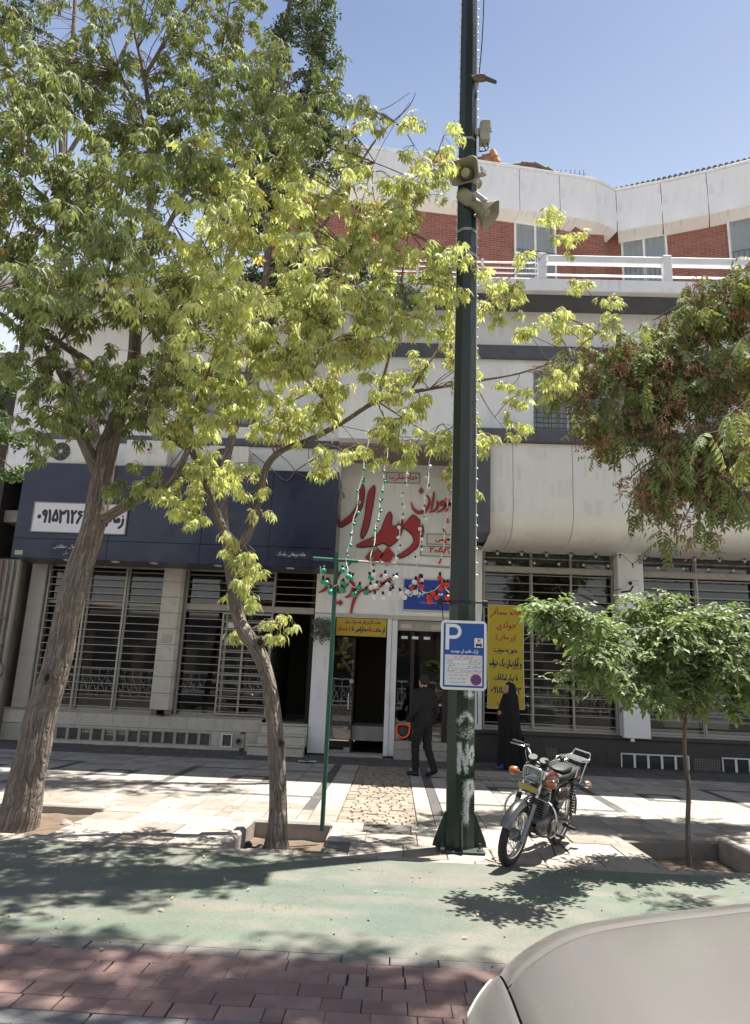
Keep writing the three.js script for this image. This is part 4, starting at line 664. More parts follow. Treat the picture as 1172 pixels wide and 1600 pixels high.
function ribbon(t, stroke, w0, w1, w2, depth = 0.05) {             // a pen stroke of changing width, raised from the wall
  const P = stroke.map(([x, y]) => V(...px(x, y), 0)), c = new THREE.CatmullRomCurve3(P, false, 'centripetal'), n = P.length * 6, L = [], R = [];
  for (let i = 0; i <= n; i++) { const u = i / n, p = c.getPoint(u), d = c.getTangent(u), w = (u < 0.5 ? lerp(w0, w1, u * 2) : lerp(w1, w2, u * 2 - 1)) / 2; L.push(new THREE.Vector2(p.x - d.y * w, p.y + d.x * w)); R.unshift(new THREE.Vector2(p.x + d.y * w, p.y - d.x * w)); }
  mesh('letter', clean(new THREE.ExtrudeGeometry(new THREE.Shape([...L, ...R]), { depth, bevelEnabled: false })).translate(0, 0, ZL + 0.002), redFace, t);
}
{
  const t = thing('restaurant_sign', 'large raised red Persian lettering on the cream wall above the entrance', 'sign');
  letters(t, [
    [[345, 235], [350, 262], [347, 300], [337, 342], [312, 382], [280, 412], [246, 430], [226, 428], [248, 408], [284, 380], [310, 348], [325, 310], [334, 265]],
    [[395, 240], [398, 262], [388, 330], [372, 420], [357, 462], [341, 482], [335, 468], [345, 425], [356, 375], [361, 320], [372, 268]],
    [[468, 364], [476, 385], [472, 415], [482, 430], [502, 424], [517, 402], [526, 402], [521, 450], [502, 490], [466, 518], [438, 504], [400, 516], [340, 523], [316, 518], [346, 499], [390, 480], [424, 450], [441, 412], [455, 376]],
    [[577, 378], [602, 402], [619, 438], [615, 482], [592, 522], [551, 556], [516, 571], [494, 568], [520, 553], [558, 525], [578, 497], [570, 468], [545, 444], [527, 432], [545, 408], [562, 386]],
  ]);
  for (const d of [[[355, 570], [400, 519], [441, 556], [393, 606]], [[420, 570], [458, 522], [488, 557], [456, 606]]]) mesh('letter_dot', poly(d.map(([x, y]) => px(x, y)).reverse(), 0.06, 0.006).translate(0, 0, ZL + 0.006), redFace, t);
  ribbon(t, [[640, 290], [648, 315], [634, 348], [604, 365], [576, 350], [564, 318]], 0.03, 0.10, 0.02); mesh('letter_dot', poly([[598, 264], [610, 248], [622, 262], [610, 278]].map(([x, y]) => px(x, y)).reverse(), 0.05).translate(0, 0, ZL + 0.002), redFace, t);
  ribbon(t, [[668, 268], [664, 310], [656, 352]], 0.03, 0.06, 0.03); ribbon(t, [[684, 312], [686, 330], [676, 352], [646, 364]], 0.05, 0.07, 0.02);
  ribbon(t, [[706, 312], [720, 318], [722, 334], [708, 350], [684, 364]], 0.05, 0.07, 0.02); ribbon(t, [[706, 312], [698, 322], [708, 332], [722, 332]], 0.05, 0.04, 0.04);
  ribbon(t, [[790, 300], [786, 325], [770, 328], [764, 305], [760, 328], [746, 330], [742, 308], [738, 328], [722, 334]], 0.04, 0.07, 0.04); ribbon(t, [[830, 280], [826, 325], [800, 335], [786, 325]], 0.05, 0.07, 0.04);
}
{
  const t = thing('lower_restaurant_sign', 'smaller raised red Persian lettering just over the entrance doors', 'sign');
  ribbon(t, [[184, 660], [188, 690], [170, 712], [140, 726]], 0.05, 0.09, 0.02); ribbon(t, [[240, 632], [228, 655], [212, 690]], 0.05, 0.07, 0.03);
  ribbon(t, [[262, 690], [254, 712], [240, 722], [226, 716], [214, 728], [206, 726]], 0.04, 0.08, 0.05); ribbon(t, [[226, 690], [230, 712], [220, 722]], 0.04, 0.05, 0.03);
  ribbon(t, [[288, 672], [300, 690], [300, 715], [284, 738], [262, 748]], 0.05, 0.10, 0.03); ribbon(t, [[288, 672], [274, 690], [262, 700], [256, 716]], 0.04, 0.05, 0.04);
  for (const [x, y] of [[216, 768], [240, 770]]) mesh('letter_dot', poly([[x - 13, y], [x, y - 14], [x + 13, y], [x, y + 14]].map(([a, b]) => px(a, b)).reverse(), 0.05).translate(0, 0, ZL + 0.002), redFace, t);
  ribbon(t, [[352, 712], [330, 720], [308, 748], [294, 790], [288, 824]], 0.05, 0.08, 0.04); ribbon(t, [[352, 712], [366, 724], [382, 716], [372, 700], [356, 706]], 0.04, 0.07, 0.04);
  ribbon(t, [[382, 716], [412, 708], [430, 690], [422, 676]], 0.05, 0.06, 0.04); ribbon(t, [[430, 690], [452, 684], [470, 692], [482, 680], [474, 664], [452, 672], [432, 690]], 0.05, 0.06, 0.04); ribbon(t, [[422, 650], [436, 652]], 0.06, 0.07, 0.05);
}
const plate = (txt, w, h, frame, fg, bg, size) => print(w, h, (c) => { c.fillStyle = bg; c.fillRect(0, 0, w, h); c.strokeStyle = frame; c.lineWidth = 7; c.strokeRect(5, 5, w - 10, h - 10); write(c, txt, w / 2, h * 0.62, size, fg, w * 0.86, 0.15); });
board('thanks_plate', 'small white plate with red Persian words above the big red lettering', 'sign', -0.36, 0.44, 6.09, 6.36, -15.86, 0.035, plate('خدایا شکرت', 420, 140, '#4a4442', '#a02025', '#cfcac4', 84), {});
board('owner_plate', 'white plate with the red word ending beside the lamp pole, upper of two', 'sign', 0.62, 1.55, 4.66, 4.92, -15.86, 0.035, plate('ابراهیمی', 420, 130, '#4a4442', '#a02025', '#cfcac4', 84), {});
board('phone_plate', 'white plate with red digits beside the lamp pole, lower of two', 'sign', 0.48, 1.55, 4.38, 4.63, -15.86, 0.035, plate('۳۸۵۲۹۴۷'.replace('۴', '۱'), 460, 120, '#4a4442', '#a02025', '#cfcac4', 84), {});
board('guesthouse_sign', 'blue guesthouse sign with white Persian words over the hotel door', 'sign', 0.12, 1.42, 3.14, 3.86, -15.83, 0.05, print(640, 360, (c, w, h) => {
  c.fillStyle = '#1d3f96'; c.fillRect(0, 0, w, h); c.strokeStyle = '#b9bcc4'; c.lineWidth = 10; c.strokeRect(4, 4, w - 8, h - 8); write(c, 'خانه مسافر جوادی', w / 2, h * 0.50, 92, '#e6e4e0', w * 0.86, 0.13); write(c, 'با مجوز رسمی از میراث'.replace('ث', 'ت'), w * 0.5, h * 0.76, 34, '#d890a4', w * 0.55, 0.13); write(c, 'تلفن', w * 0.16, h * 0.2, 40, '#c9d3ea', w * 0.2); write(c, 'مدیریت جوادی', w * 0.5, h * 0.9, 26, '#16244c', w * 0.4);
}), { edge: M.whitePaint });
board('hours_banner', 'yellow banner with opening hours in Persian over the glass door', 'banner', -1.34, -0.22, 2.53, 2.92, -15.84, 0.012, print(640, 224, (c, w, h) => {
  c.fillStyle = '#b89a2c'; c.fillRect(0, 0, w, h); write(c, 'ساعت کار در ایام ماه مبارک رمان', w * 0.53, h * 0.27, 54, '#2a2a55', w * 0.72, 0.14);
  write(c, 'از ساعت', w * 0.84, h * 0.72, 72, '#232350', w * 0.27, 0.15); write(c, '۵', w * 0.67, h * 0.74, 80, '#a3202c', 60, 0.15); write(c, 'بعدازظهر', w * 0.51, h * 0.72, 74, '#232350', w * 0.25, 0.15); write(c, 'تا', w * 0.335, h * 0.72, 74, '#232350', w * 0.07, 0.15); write(c, '۱', w * 0.27, h * 0.74, 80, '#a3202c', 30, 0.15); write(c, 'بامداد', w * 0.13, h * 0.72, 74, '#a3202c', w * 0.21, 0.15);
}), { edge: std([0.5, 0.36, 0.04], 0.7), rough: 0.7 });
{ // long yellow banner hung on the grille: slightly wavy cloth
  const t = thing('guesthouse_banner', 'long yellow cloth banner with red and blue Persian lettering hung on the grille', 'banner', [2.42, 1.10, -15.86]);
  const tx = print(512, 1440, (c, w, h) => {
    c.fillStyle = '#b39f30'; c.fillRect(0, 0, w, h); c.strokeStyle = '#c8c4b4'; c.lineWidth = 10; c.strokeRect(3, 3, w - 6, h - 6);
    const L = [['خانه مسافر', 0.095, 120, '#a02448', 0.84], ['جوادی', 0.225, 126, '#a02448', 0.56], ['(زر ساتی)', 0.335, 96, '#a02448', 0.56], ['مجهز به سوئیت', 0.46, 100, '#26264e', 0.66], ['و آپارتمان یک خوابه', 0.595, 118, '#26264e', 0.88], ['با تمام امکانات', 0.73, 104, '#26264e', 0.66], ['۰۹۱۵۸۰۱۲۶۳', 0.855, 120, '#26264e', 0.84], ['زرسانی', 0.945, 104, '#26264e', 0.5]];
    for (const [s, y, z, col, mw] of L) write(c, s, w * 0.5, h * y, z, col, w * mw, 0.125);
  });
  const g = new THREE.PlaneGeometry(0.80, 2.24, 10, 30).translate(0, 1.12, 0), q = g.attributes.position; for (let i = 0; i < q.count; i++) { const x = q.getX(i), y = q.getY(i); q.setZ(i, 0.012 * Math.sin(y * 5 + x * 3) + 0.008 * Math.sin(y * 13 - x * 6)); q.setX(i, x + 0.006 * Math.sin(y * 4)); } g.computeVertexNormals();
  mesh('cloth', g, std([1, 1, 1], 0.8, { map: tx }), t);
  for (const [x, y] of [[-0.39, 2.22], [0.39, 2.22], [-0.39, 0.02], [0.39, 0.02]]) mesh('tie', bar([x, y, 0], [x * 1.12, y + 0.03, -0.07], 0.005, 5), M.whitePaint, t);
}
// branch skeletons as [x, y, z, radius] and leafy masses as [x, y, z, rx, ry, rz, sprays], all in metres
const TREES = {
  BENT: {
    branches: [
      [[-1.17,-0.18,-7.95,0.15],[-1.18,-0.07,-7.95,0.118],[-1.19,0.19,-7.95,0.096],[-1.23,0.64,-7.95,0.09],[-1.29,1.1,-7.95,0.085],[-1.39,1.53,-7.95,0.08],[-1.52,1.85,-7.95,0.08],[-1.69,2.05,-7.97,0.084],[-1.81,2.25,-8.0,0.062],[-1.89,2.58,-8.0,0.062],[-1.95,2.88,-8.0,0.068],[-1.99,3.13,-8.0,0.06]],
      [[-1.99,3.13,-8.0,0.055],[-2.15,3.43,-7.95,0.046],[-2.26,3.74,-7.8,0.042],[-2.37,4.02,-7.6,0.038],[-2.55,4.1,-7.4,0.032],[-2.68,4.15,-7.1,0.024],[-2.84,4.3,-6.8,0.014]],
      [[-1.96,2.95,-8.0,0.05],[-1.82,3.1,-8.05,0.05],[-1.72,3.38,-8.05,0.045],[-1.66,3.69,-8.0,0.042],[-1.58,4.04,-7.95,0.04],[-1.41,4.2,-7.9,0.036],[-1.11,4.33,-7.9,0.034],[-0.75,4.55,-7.9,0.032],[-0.32,4.87,-7.95,0.028],[0.23,5.18,-8.3,0.024],[0.93,5.54,-8.8,0.02],[1.72,5.94,-9.3,0.016],[2.36,6.39,-9.7,0.011],[3.01,6.99,-10.0,0.007],[3.47,7.46,-10.2,0.004]],
      [[-0.75,4.55,-7.9,0.024],[-0.95,4.81,-7.8,0.021],[-1.14,5.01,-7.7,0.019],[-1.55,5.43,-7.4,0.016],[-1.8,5.77,-7.2,0.013],[-2.13,5.93,-7.0,0.009],[-2.43,6.04,-6.8,0.005]],
      [[-0.32,4.87,-7.95,0.022],[-0.2,5.31,-7.7,0.017],[-0.1,5.82,-7.4,0.013],[-0.05,6.27,-7.2,0.01],[0.03,6.87,-7.1,0.007],[0.16,7.46,-7.1,0.004]],
      [[0.07,5.11,-8.2,0.018],[0.47,5.85,-8.4,0.014],[0.84,6.36,-8.7,0.011],[1.43,7.22,-9.0,0.008],[1.92,7.67,-9.2,0.005],[2.38,8.39,-9.3,0.003]],
      [[-2.37,4.02,-7.6,0.028],[-2.41,4.44,-7.5,0.022],[-2.19,4.99,-7.3,0.016],[-2.08,5.65,-7.2,0.012],[-2.15,6.32,-7.1,0.008],[-2.11,7.09,-7.1,0.004]],
      [[-1.14,5.01,-7.7,0.014],[-0.84,5.47,-7.4,0.011],[-0.7,6.03,-7.1,0.008],[-0.58,6.63,-6.9,0.006],[-0.39,7.47,-6.9,0.004],[-0.05,8.28,-7.0,0.003]],
      [[1.72,5.94,-9.3,0.009],[2.17,5.9,-9.4,0.006],[2.46,5.66,-9.5,0.004]],
      [[0.93,5.54,-8.8,0.009],[1.14,5.14,-8.8,0.006],[1.35,4.86,-8.8,0.003]],
      [[-0.32,4.87,-7.95,0.012],[0.08,4.67,-8.1,0.008],[0.56,4.42,-8.3,0.005],[0.8,4.06,-8.3,0.003]],
    ],
    masses: [
      [0.18,7.65,-7.1,0.43,0.36,0.43,44],
      [-0.29,6.75,-7.0,0.48,0.42,0.5,70],
      [-0.89,6.63,-6.8,0.41,0.38,0.44,52],
      [0.05,6.19,-7.2,0.55,0.43,0.54,80],
      [-0.55,5.89,-7.0,0.5,0.45,0.52,76],
      [0.51,6.2,-7.9,0.33,0.47,0.44,52],
      [-0.18,5.4,-7.3,0.64,0.44,0.59,92],
      [0.42,5.27,-8.1,0.49,0.44,0.51,62],
      [-0.53,4.85,-7.6,0.59,0.36,0.52,72],
      [0.08,4.47,-7.9,0.57,0.26,0.46,58],
      [0.68,4.59,-8.3,0.27,0.32,0.32,26],
      [-0.81,4.21,-7.8,0.4,0.2,0.33,22],
      [1.14,6.82,-8.8,0.37,0.34,0.39,36],
      [2.17,7.99,-9.2,0.25,0.37,0.34,26],
      [1.43,7.07,-9.0,0.28,0.26,0.3,18],
      [2.63,7.25,-9.8,0.5,0.45,0.52,46],
      [3.3,7.44,-10.1,0.22,0.31,0.29,16],
      [2.04,6.7,-9.6,0.4,0.3,0.38,26],
      [1.74,5.89,-9.3,0.39,0.27,0.36,14],
      [2.33,5.95,-9.5,0.35,0.31,0.36,18],
      [1.35,5.11,-8.8,0.27,0.35,0.34,16],
      [0.85,4.46,-8.4,0.26,0.26,0.29,20],
      [0.69,3.97,-8.3,0.18,0.23,0.22,10],
      [-0.42,8.09,-6.9,0.28,0.19,0.26,16],
      [-1.5,6.7,-6.8,0.54,0.41,0.52,74],
      [-2.07,6.61,-6.8,0.46,0.41,0.48,60],
      [-1.5,5.89,-6.9,0.55,0.46,0.56,92],
      [-2.12,5.65,-6.8,0.48,0.43,0.5,72],
      [-1.1,5.16,-7.2,0.55,0.39,0.52,80],
      [-1.66,4.99,-7.2,0.58,0.41,0.54,80],
      [-1.48,4.59,-7.6,0.54,0.26,0.44,52],
      [-2.17,4.49,-7.4,0.44,0.34,0.43,56],
      [-2.39,4.83,-7.3,0.41,0.35,0.42,44],
      [-2.15,3.62,-7.8,0.44,0.44,0.48,64],
      [-2.48,3.75,-7.6,0.39,0.35,0.4,40],
      [-1.73,3.46,-8.0,0.19,0.25,0.24,8],
      [-1.94,2.68,-7.9,0.17,0.33,0.28,15],
      [-1.73,2.83,-7.9,0.14,0.43,0.32,13],
      [-1.83,2.29,-7.9,0.1,0.24,0.19,6],
      [-1.29,2.09,-7.8,0.11,0.18,0.16,8],
      [0.14,7.13,-7.1,0.41,0.27,0.38,34],
      [1.63,7.65,-9.1,0.18,0.2,0.21,8],
      [-0.6,7.3,-6.8,0.33,0.31,0.35,28],
      [-1.16,7.21,-6.7,0.33,0.33,0.36,30],
      [-2.63,4.28,-7.1,0.34,0.27,0.33,34],
      [0.82,5.78,-8.6,0.31,0.31,0.34,18],
      [-0.82,5.57,-7.0,0.38,0.38,0.42,50],
      [-1.22,4.68,-7.8,0.35,0.21,0.31,24],
      [-1.84,5.29,-7.1,0.39,0.32,0.39,44],
      [-2.09,5.8,-5.9,0.43,0.32,0.41,34],
      [-1.4,6.25,-6.0,0.38,0.27,0.36,28],
      [-1.54,5.12,-5.9,0.43,0.32,0.41,34],
      [-2.21,4.67,-5.7,0.36,0.26,0.34,28],
      [-1.0,5.53,-6.2,0.34,0.28,0.34,24],
      [-1.98,6.59,-5.9,0.32,0.24,0.31,20],
    ],
  },
  BIG: {
    branches: [
      [[-3.93,-0.19,-7.75,0.31],[-3.89,-0.08,-7.75,0.24],[-3.86,0.02,-7.75,0.205],[-3.82,0.49,-7.75,0.176],[-3.78,1.02,-7.75,0.163],[-3.68,1.62,-7.75,0.148],[-3.57,2.59,-7.7,0.136],[-3.47,3.12,-7.7,0.127],[-3.42,3.69,-7.65,0.122],[-3.38,4.0,-7.6,0.116],[-3.34,4.22,-7.6,0.099],[-3.24,4.6,-7.55,0.086],[-3.17,5.06,-7.5,0.073],[-3.2,5.63,-7.5,0.06],[-3.21,6.31,-7.5,0.052],[-3.21,7.2,-7.5,0.043],[-3.29,8.13,-7.5,0.034],[-3.51,9.1,-7.5,0.026],[-3.81,10.13,-7.5,0.019],[-4.09,11.33,-7.5,0.013]],
      [[-3.47,3.8,-7.62,0.075],[-3.55,3.99,-7.5,0.07],[-3.61,4.14,-7.4,0.06],[-3.63,4.37,-7.2,0.045],[-3.71,4.65,-7.0,0.035],[-3.85,4.93,-6.8,0.025],[-4.08,5.26,-6.6,0.015]],
      [[-3.36,3.24,-7.68,0.06],[-3.15,3.34,-7.6,0.058],[-2.88,3.46,-7.5,0.052],[-2.61,3.56,-7.4,0.045],[-2.44,3.73,-7.3,0.036],[-2.28,4.03,-7.2,0.028]],
      [[-3.22,4.58,-7.55,0.06],[-3.32,4.77,-7.4,0.052],[-3.53,4.92,-7.2,0.046],[-3.76,5.02,-6.9,0.04],[-3.98,5.12,-6.6,0.032],[-4.16,5.22,-6.4,0.026],[-4.49,5.45,-6.2,0.018]],
      [[-3.2,5.63,-7.5,0.04],[-3.46,6.03,-7.2,0.032],[-3.75,6.4,-6.9,0.026],[-3.94,6.51,-6.5,0.02],[-4.16,6.66,-6.2,0.012]],
      [[-3.21,6.31,-7.5,0.036],[-3.03,7.24,-7.8,0.03],[-2.85,8.27,-8.0,0.024],[-2.8,9.29,-8.1,0.018],[-2.76,10.48,-8.2,0.012],[-2.74,11.64,-8.3,0.008]],
      [[-3.29,8.13,-7.5,0.026],[-3.55,8.61,-7.2,0.02],[-3.87,9.17,-7.0,0.014],[-4.16,9.83,-6.9,0.008]],
      [[-3.03,7.24,-7.8,0.022],[-2.63,8.14,-8.2,0.018],[-2.23,9.02,-8.5,0.013],[-1.94,9.89,-8.6,0.008],[-1.71,10.45,-8.7,0.004]],
      [[-3.76,5.02,-6.9,0.02],[-3.74,4.52,-6.7,0.014],[-3.7,4.12,-6.6,0.008],[-3.58,3.79,-6.6,0.004]],
      [[-3.51,9.1,-7.5,.025],[-3.0,10.5,-7.6,.022],[-1.6,12.0,-7.6,.02],[0.2,12.2,-7.2,.016],[1.8,11.6,-6.6,.012],[3.2,10.9,-6.0,.006]],
      [[-3.0,10.5,-7.6,.018],[-1.6,10.5,-6.3,.015],[0.2,10.2,-5.7,.011],[1.8,9.9,-5.3,.006]],
      [[-1.6,12.0,-7.6,.018],[0.2,13.4,-8.2,.014],[1.8,13.5,-8.4,.01],[3.2,13.4,-8.4,.005]],
    ],
    masses: [
      [-3.5,6.35,-5.4,0.39,0.29,0.38,44],
      [-3.22,6.13,-5.8,0.42,0.3,0.39,46],
      [-2.93,5.99,-6.4,0.43,0.35,0.43,50],
      [-3.66,5.84,-6.0,0.4,0.36,0.42,46],
      [-2.74,5.49,-6.8,0.4,0.31,0.39,44],
      [-3.38,5.55,-6.8,0.49,0.35,0.46,52],
      [-3.98,5.34,-6.6,0.36,0.36,0.4,40],
      [-2.82,4.72,-7.1,0.39,0.43,0.45,54],
      [-3.24,4.38,-7.2,0.39,0.22,0.34,26],
      [-2.59,5.48,-7.5,0.34,0.41,0.41,36],
      [-3.53,4.84,-6.9,0.38,0.25,0.35,28],
      [-4.32,8.12,-6.2,0.45,0.51,0.53,56],
      [-3.9,8.85,-6.8,0.56,0.56,0.61,70],
      [-3.28,9.61,-7.4,0.54,0.51,0.58,62],
      [-2.81,9.61,-8.0,0.54,0.65,0.66,62],
      [-2.35,10.7,-8.4,0.46,0.61,0.59,46],
      [-3.42,8.22,-7.4,0.57,0.54,0.61,74],
      [-2.85,8.48,-7.9,0.57,0.5,0.59,60],
      [-2.21,9.16,-8.3,0.45,0.5,0.52,40],
      [-1.65,9.54,-8.7,0.35,0.47,0.45,26],
      [-2.97,10.82,-8.2,0.52,0.45,0.53,40],
      [-4.06,7.92,-6.6,0.48,0.36,0.46,46],
      [-3.57,4.21,-6.8,0.27,0.16,0.24,22],
      [-3.88,4.47,-6.6,0.26,0.18,0.24,14],
      [-3.64,3.78,-6.6,0.14,0.14,0.16,8],
      [-2.87,3.63,-7.5,0.18,0.14,0.17,10],
      [-4.36,6.19,-6.0,0.27,0.65,0.51,30],
      [-3.94,10.36,-7.0,1.4,0.25,0.91,60],
      [-2.65,6.56,-7.6,0.41,0.35,0.42,34],
      [-3.99,5.61,-6.2,0.25,0.28,0.29,20],
      [-2.65,5.1,-5.2,0.28,0.24,0.29,24],
      [-2.8,4.55,-5.0,0.27,0.23,0.28,22],
      [-2.69,6.09,-5.4,0.34,0.25,0.32,26],
      [-3.39,6.72,-5.2,0.28,0.24,0.29,22],
      [-1.27,7.07,-6.0,0.36,0.27,0.35,30],
      [-1.93,7.14,-6.0,0.33,0.27,0.33,26],
      [-1.62,7.59,-5.9,0.32,0.27,0.32,26],
      [-0.84,7.49,-6.1,0.22,0.2,0.23,12],
      [-2.23,6.61,-6.1,0.33,0.28,0.34,24],
    ],
  },
  DARK: {
    branches: [
      [[-1.74,-0.11,-11.4,0.085],[-1.85,0.88,-11.4,0.08],[-2.03,1.57,-11.4,0.078],[-2.41,2.24,-11.4,0.075],[-2.71,3.0,-11.4,0.072],[-2.9,3.91,-11.4,0.07],[-3.01,4.9,-11.4,0.07],[-2.82,6.34,-11.5,0.07],[-2.68,7.89,-11.6,0.07],[-2.67,9.34,-11.8,0.07],[-2.93,11.18,-12.0,0.07],[-3.01,13.19,-12.2,0.06],[-2.86,15.39,-12.4,0.045],[-2.65,17.52,-12.4,0.03]],
      [[-2.67,9.34,-11.8,0.06],[-2.46,11.27,-12.1,0.05],[-2.24,13.21,-12.2,0.045],[-2.15,14.84,-12.2,0.03],[-2.15,16.2,-12.2,0.015]],
      [[-5.48,0.08,-11.2,0.08],[-5.4,1.22,-11.2,0.08],[-5.22,3.04,-11.2,0.08],[-5.09,4.25,-11.3,0.075],[-5.49,5.95,-11.6,0.075],[-6.61,8.12,-12.2,0.075],[-7.06,9.18,-12.6,0.08],[-7.52,12.06,-12.8,0.08],[-7.65,14.38,-12.8,0.06],[-7.91,17.25,-12.8,0.04]],
      [[-2.93,11.18,-12.0,0.045],[-3.63,12.55,-12.2,0.04],[-4.38,14.35,-12.4,0.03],[-4.97,16.06,-12.4,0.02]],
      [[-7.52,12.06,-12.8,0.05],[-6.86,13.88,-12.8,0.04],[-6.38,15.8,-12.8,0.03],[-6.11,17.26,-12.8,0.02]],
      [[-7.42,11.42,-12.8,0.05],[-8.45,13.02,-12.8,0.04],[-9.16,14.71,-12.8,0.02]],
      [[-2.24,13.21,-12.2,0.02],[-1.39,12.9,-12.2,0.015],[-0.61,13.07,-12.2,0.01],[-0.09,13.47,-12.2,0.006]],
      [[-2.68,7.89,-11.6,0.04],[-1.51,10.48,-12.0,0.03],[-0.71,12.37,-12.2,0.02],[-0.08,13.16,-12.2,0.01],[0.04,13.48,-12.2,0.005]],
    ],
    masses: [
      [-2.07,15.0,-12.2,0.29,0.78,0.59,70],
      [-2.92,13.35,-12.2,0.33,0.55,0.49,40],
      [-2.86,14.94,-12.3,0.29,0.56,0.47,34],
      [-2.69,16.14,-12.3,0.34,0.45,0.43,24],
      [-2.09,13.37,-12.2,0.44,0.67,0.61,90],
      [-1.62,12.12,-12.2,0.44,0.55,0.55,60],
      [-2.96,12.12,-12.4,0.61,0.9,0.83,110],
      [-2.99,10.75,-12.4,0.68,0.68,0.74,80],
      [-2.45,10.69,-12.3,0.67,0.56,0.68,60],
      [-2.61,9.16,-12.4,0.79,0.68,0.81,70],
      [-4.23,8.7,-12.4,0.68,0.68,0.74,40],
      [-3.82,11.18,-12.4,0.68,0.68,0.74,50],
      [-8.48,15.07,-12.8,0.93,0.93,1.02,50],
      [-9.04,15.77,-12.8,0.58,0.58,0.64,34],
      [-6.47,13.05,-12.8,0.7,0.93,0.9,36],
      [-7.24,10.5,-12.8,0.7,0.7,0.77,34],
      [-1.21,9.29,-12.1,0.66,0.55,0.67,40],
      [-0.2,8.63,-12.1,0.55,0.44,0.54,24],
      [-1.97,9.33,-12.2,0.67,0.44,0.61,40],
      [-5.22,11.31,-12.6,0.69,0.69,0.76,36],
    ],
  },
  HEAVEN: {
    branches: [
      [[6.35,-0.43,-10.68,0.16],[6.53,1.54,-10.68,0.15],[6.65,3.88,-10.68,0.14],[6.65,5.63,-10.68,0.12],[6.53,6.94,-10.68,0.1],[6.41,8.32,-10.68,0.07],[6.38,9.66,-10.68,0.04]],
      [[6.65,5.63,-10.68,0.06],[5.93,5.99,-10.56,0.05],[5.11,6.34,-10.44,0.04],[4.34,6.76,-10.44,0.03],[3.64,6.91,-10.44,0.02],[3.03,6.84,-10.44,0.012],[2.52,6.49,-10.44,0.006]],
      [[5.93,5.99,-10.56,0.04],[5.08,5.45,-10.32,0.03],[4.39,5.22,-10.32,0.022],[3.8,5.0,-10.32,0.014],[3.41,4.69,-10.32,0.008]],
      [[6.53,6.94,-10.68,0.05],[5.76,7.53,-10.56,0.04],[5.01,7.79,-10.44,0.03],[4.39,7.66,-10.44,0.018],[3.97,7.42,-10.44,0.01]],
      [[5.08,5.45,-10.32,0.02],[4.6,4.79,-10.2,0.016],[4.23,4.25,-10.08,0.01],[4.03,3.87,-10.08,0.005]],
      [[6.41,8.32,-10.68,0.05],[5.74,8.47,-10.56,0.035],[5.19,8.18,-10.32,0.02]],
      [[6.65,3.88,-10.68,0.05],[5.8,4.3,-10.44,0.035],[5.29,4.55,-10.32,0.02]],
      [[6.38,9.66,-10.68,.04],[6.6,10.6,-8.5,.03],[5.8,11.0,-6.6,.022],[4.4,11.0,-6.0,.016],[2.9,10.7,-5.9,.01],[1.8,10.5,-5.9,.005]],
    ],
    masses: [
      [5.06,7.79,-10.32,0.56,0.48,0.57,52],
      [4.37,7.27,-10.44,0.48,0.41,0.49,40],
      [3.84,6.81,-10.44,0.48,0.41,0.49,38],
      [4.56,6.34,-10.32,0.64,0.48,0.61,60],
      [3.8,5.94,-10.44,0.46,0.37,0.45,34],
      [3.13,6.68,-10.44,0.48,0.28,0.42,26],
      [2.66,6.34,-10.44,0.32,0.41,0.4,20],
      [3.14,5.71,-10.44,0.46,0.35,0.44,26],
      [4.25,5.24,-10.2,0.56,0.4,0.53,44],
      [4.97,5.42,-10.08,0.47,0.55,0.56,44],
      [3.74,4.62,-10.2,0.4,0.36,0.42,26],
      [4.72,4.62,-10.08,0.47,0.34,0.44,30],
      [4.13,4.04,-9.96,0.31,0.23,0.29,5],
      [4.92,6.22,-9.36,0.29,0.58,0.48,30],
      [3.4,4.37,-6.6,0.15,0.31,0.25,8],
      [5.26,7.99,-10.08,0.31,0.31,0.34,20],
      [5.62,7.24,-10.32,0.48,0.64,0.61,40],
      [5.47,5.08,-10.2,0.4,0.63,0.57,34],
    ],
  },
  SAPLING: {
    branches: [
      [[3.04,-0.1,-7.85,0.03],[3.05,0.28,-7.85,0.024],[3.08,0.65,-7.85,0.023],[3.06,0.96,-7.85,0.021],[3.09,1.35,-7.85,0.019]],
      [[3.09,1.35,-7.85,0.013],[2.84,1.51,-7.7,0.011],[2.55,1.69,-7.4,0.009],[2.2,1.86,-7.0,0.007],[1.82,1.98,-6.6,0.005],[1.42,2.07,-6.1,0.003]],
      [[3.09,1.35,-7.85,0.013],[3.25,1.55,-7.9,0.011],[3.34,1.89,-7.9,0.009],[3.39,2.23,-7.8,0.006],[3.48,2.51,-7.8,0.003]],
      [[3.08,1.29,-7.85,0.011],[2.97,1.68,-7.85,0.009],[2.8,2.07,-7.7,0.007],[2.65,2.39,-7.6,0.004],[2.59,2.53,-7.6,0.003]],
      [[3.25,1.55,-7.9,0.009],[3.54,1.77,-7.9,0.007],[3.74,1.91,-7.8,0.004],[4.0,2.05,-7.7,0.003]],
    ],
    masses: [
      [1.45,2.07,-6.1,0.23,0.22,0.25,50],
      [1.8,2.09,-6.5,0.24,0.26,0.27,44],
      [2.05,1.88,-6.8,0.31,0.28,0.33,46],
      [2.04,1.61,-7.0,0.17,0.17,0.18,14],
      [2.61,2.28,-7.5,0.41,0.27,0.38,54],
      [3.16,2.41,-7.7,0.42,0.18,0.33,32],
      [2.82,2.49,-7.7,0.17,0.08,0.14,8],
      [3.46,2.4,-7.7,0.21,0.1,0.17,10],
      [1.39,2.27,-6.2,0.14,0.07,0.11,10],
      [2.41,1.57,-7.2,0.17,0.13,0.17,14],
      [3.16,1.53,-7.6,0.28,0.14,0.23,18],
      [1.67,1.77,-6.6,0.18,0.11,0.16,12],
      [2.86,2.06,-7.5,0.48,0.3,0.43,74],
      [3.3,2.08,-7.6,0.41,0.35,0.42,64],
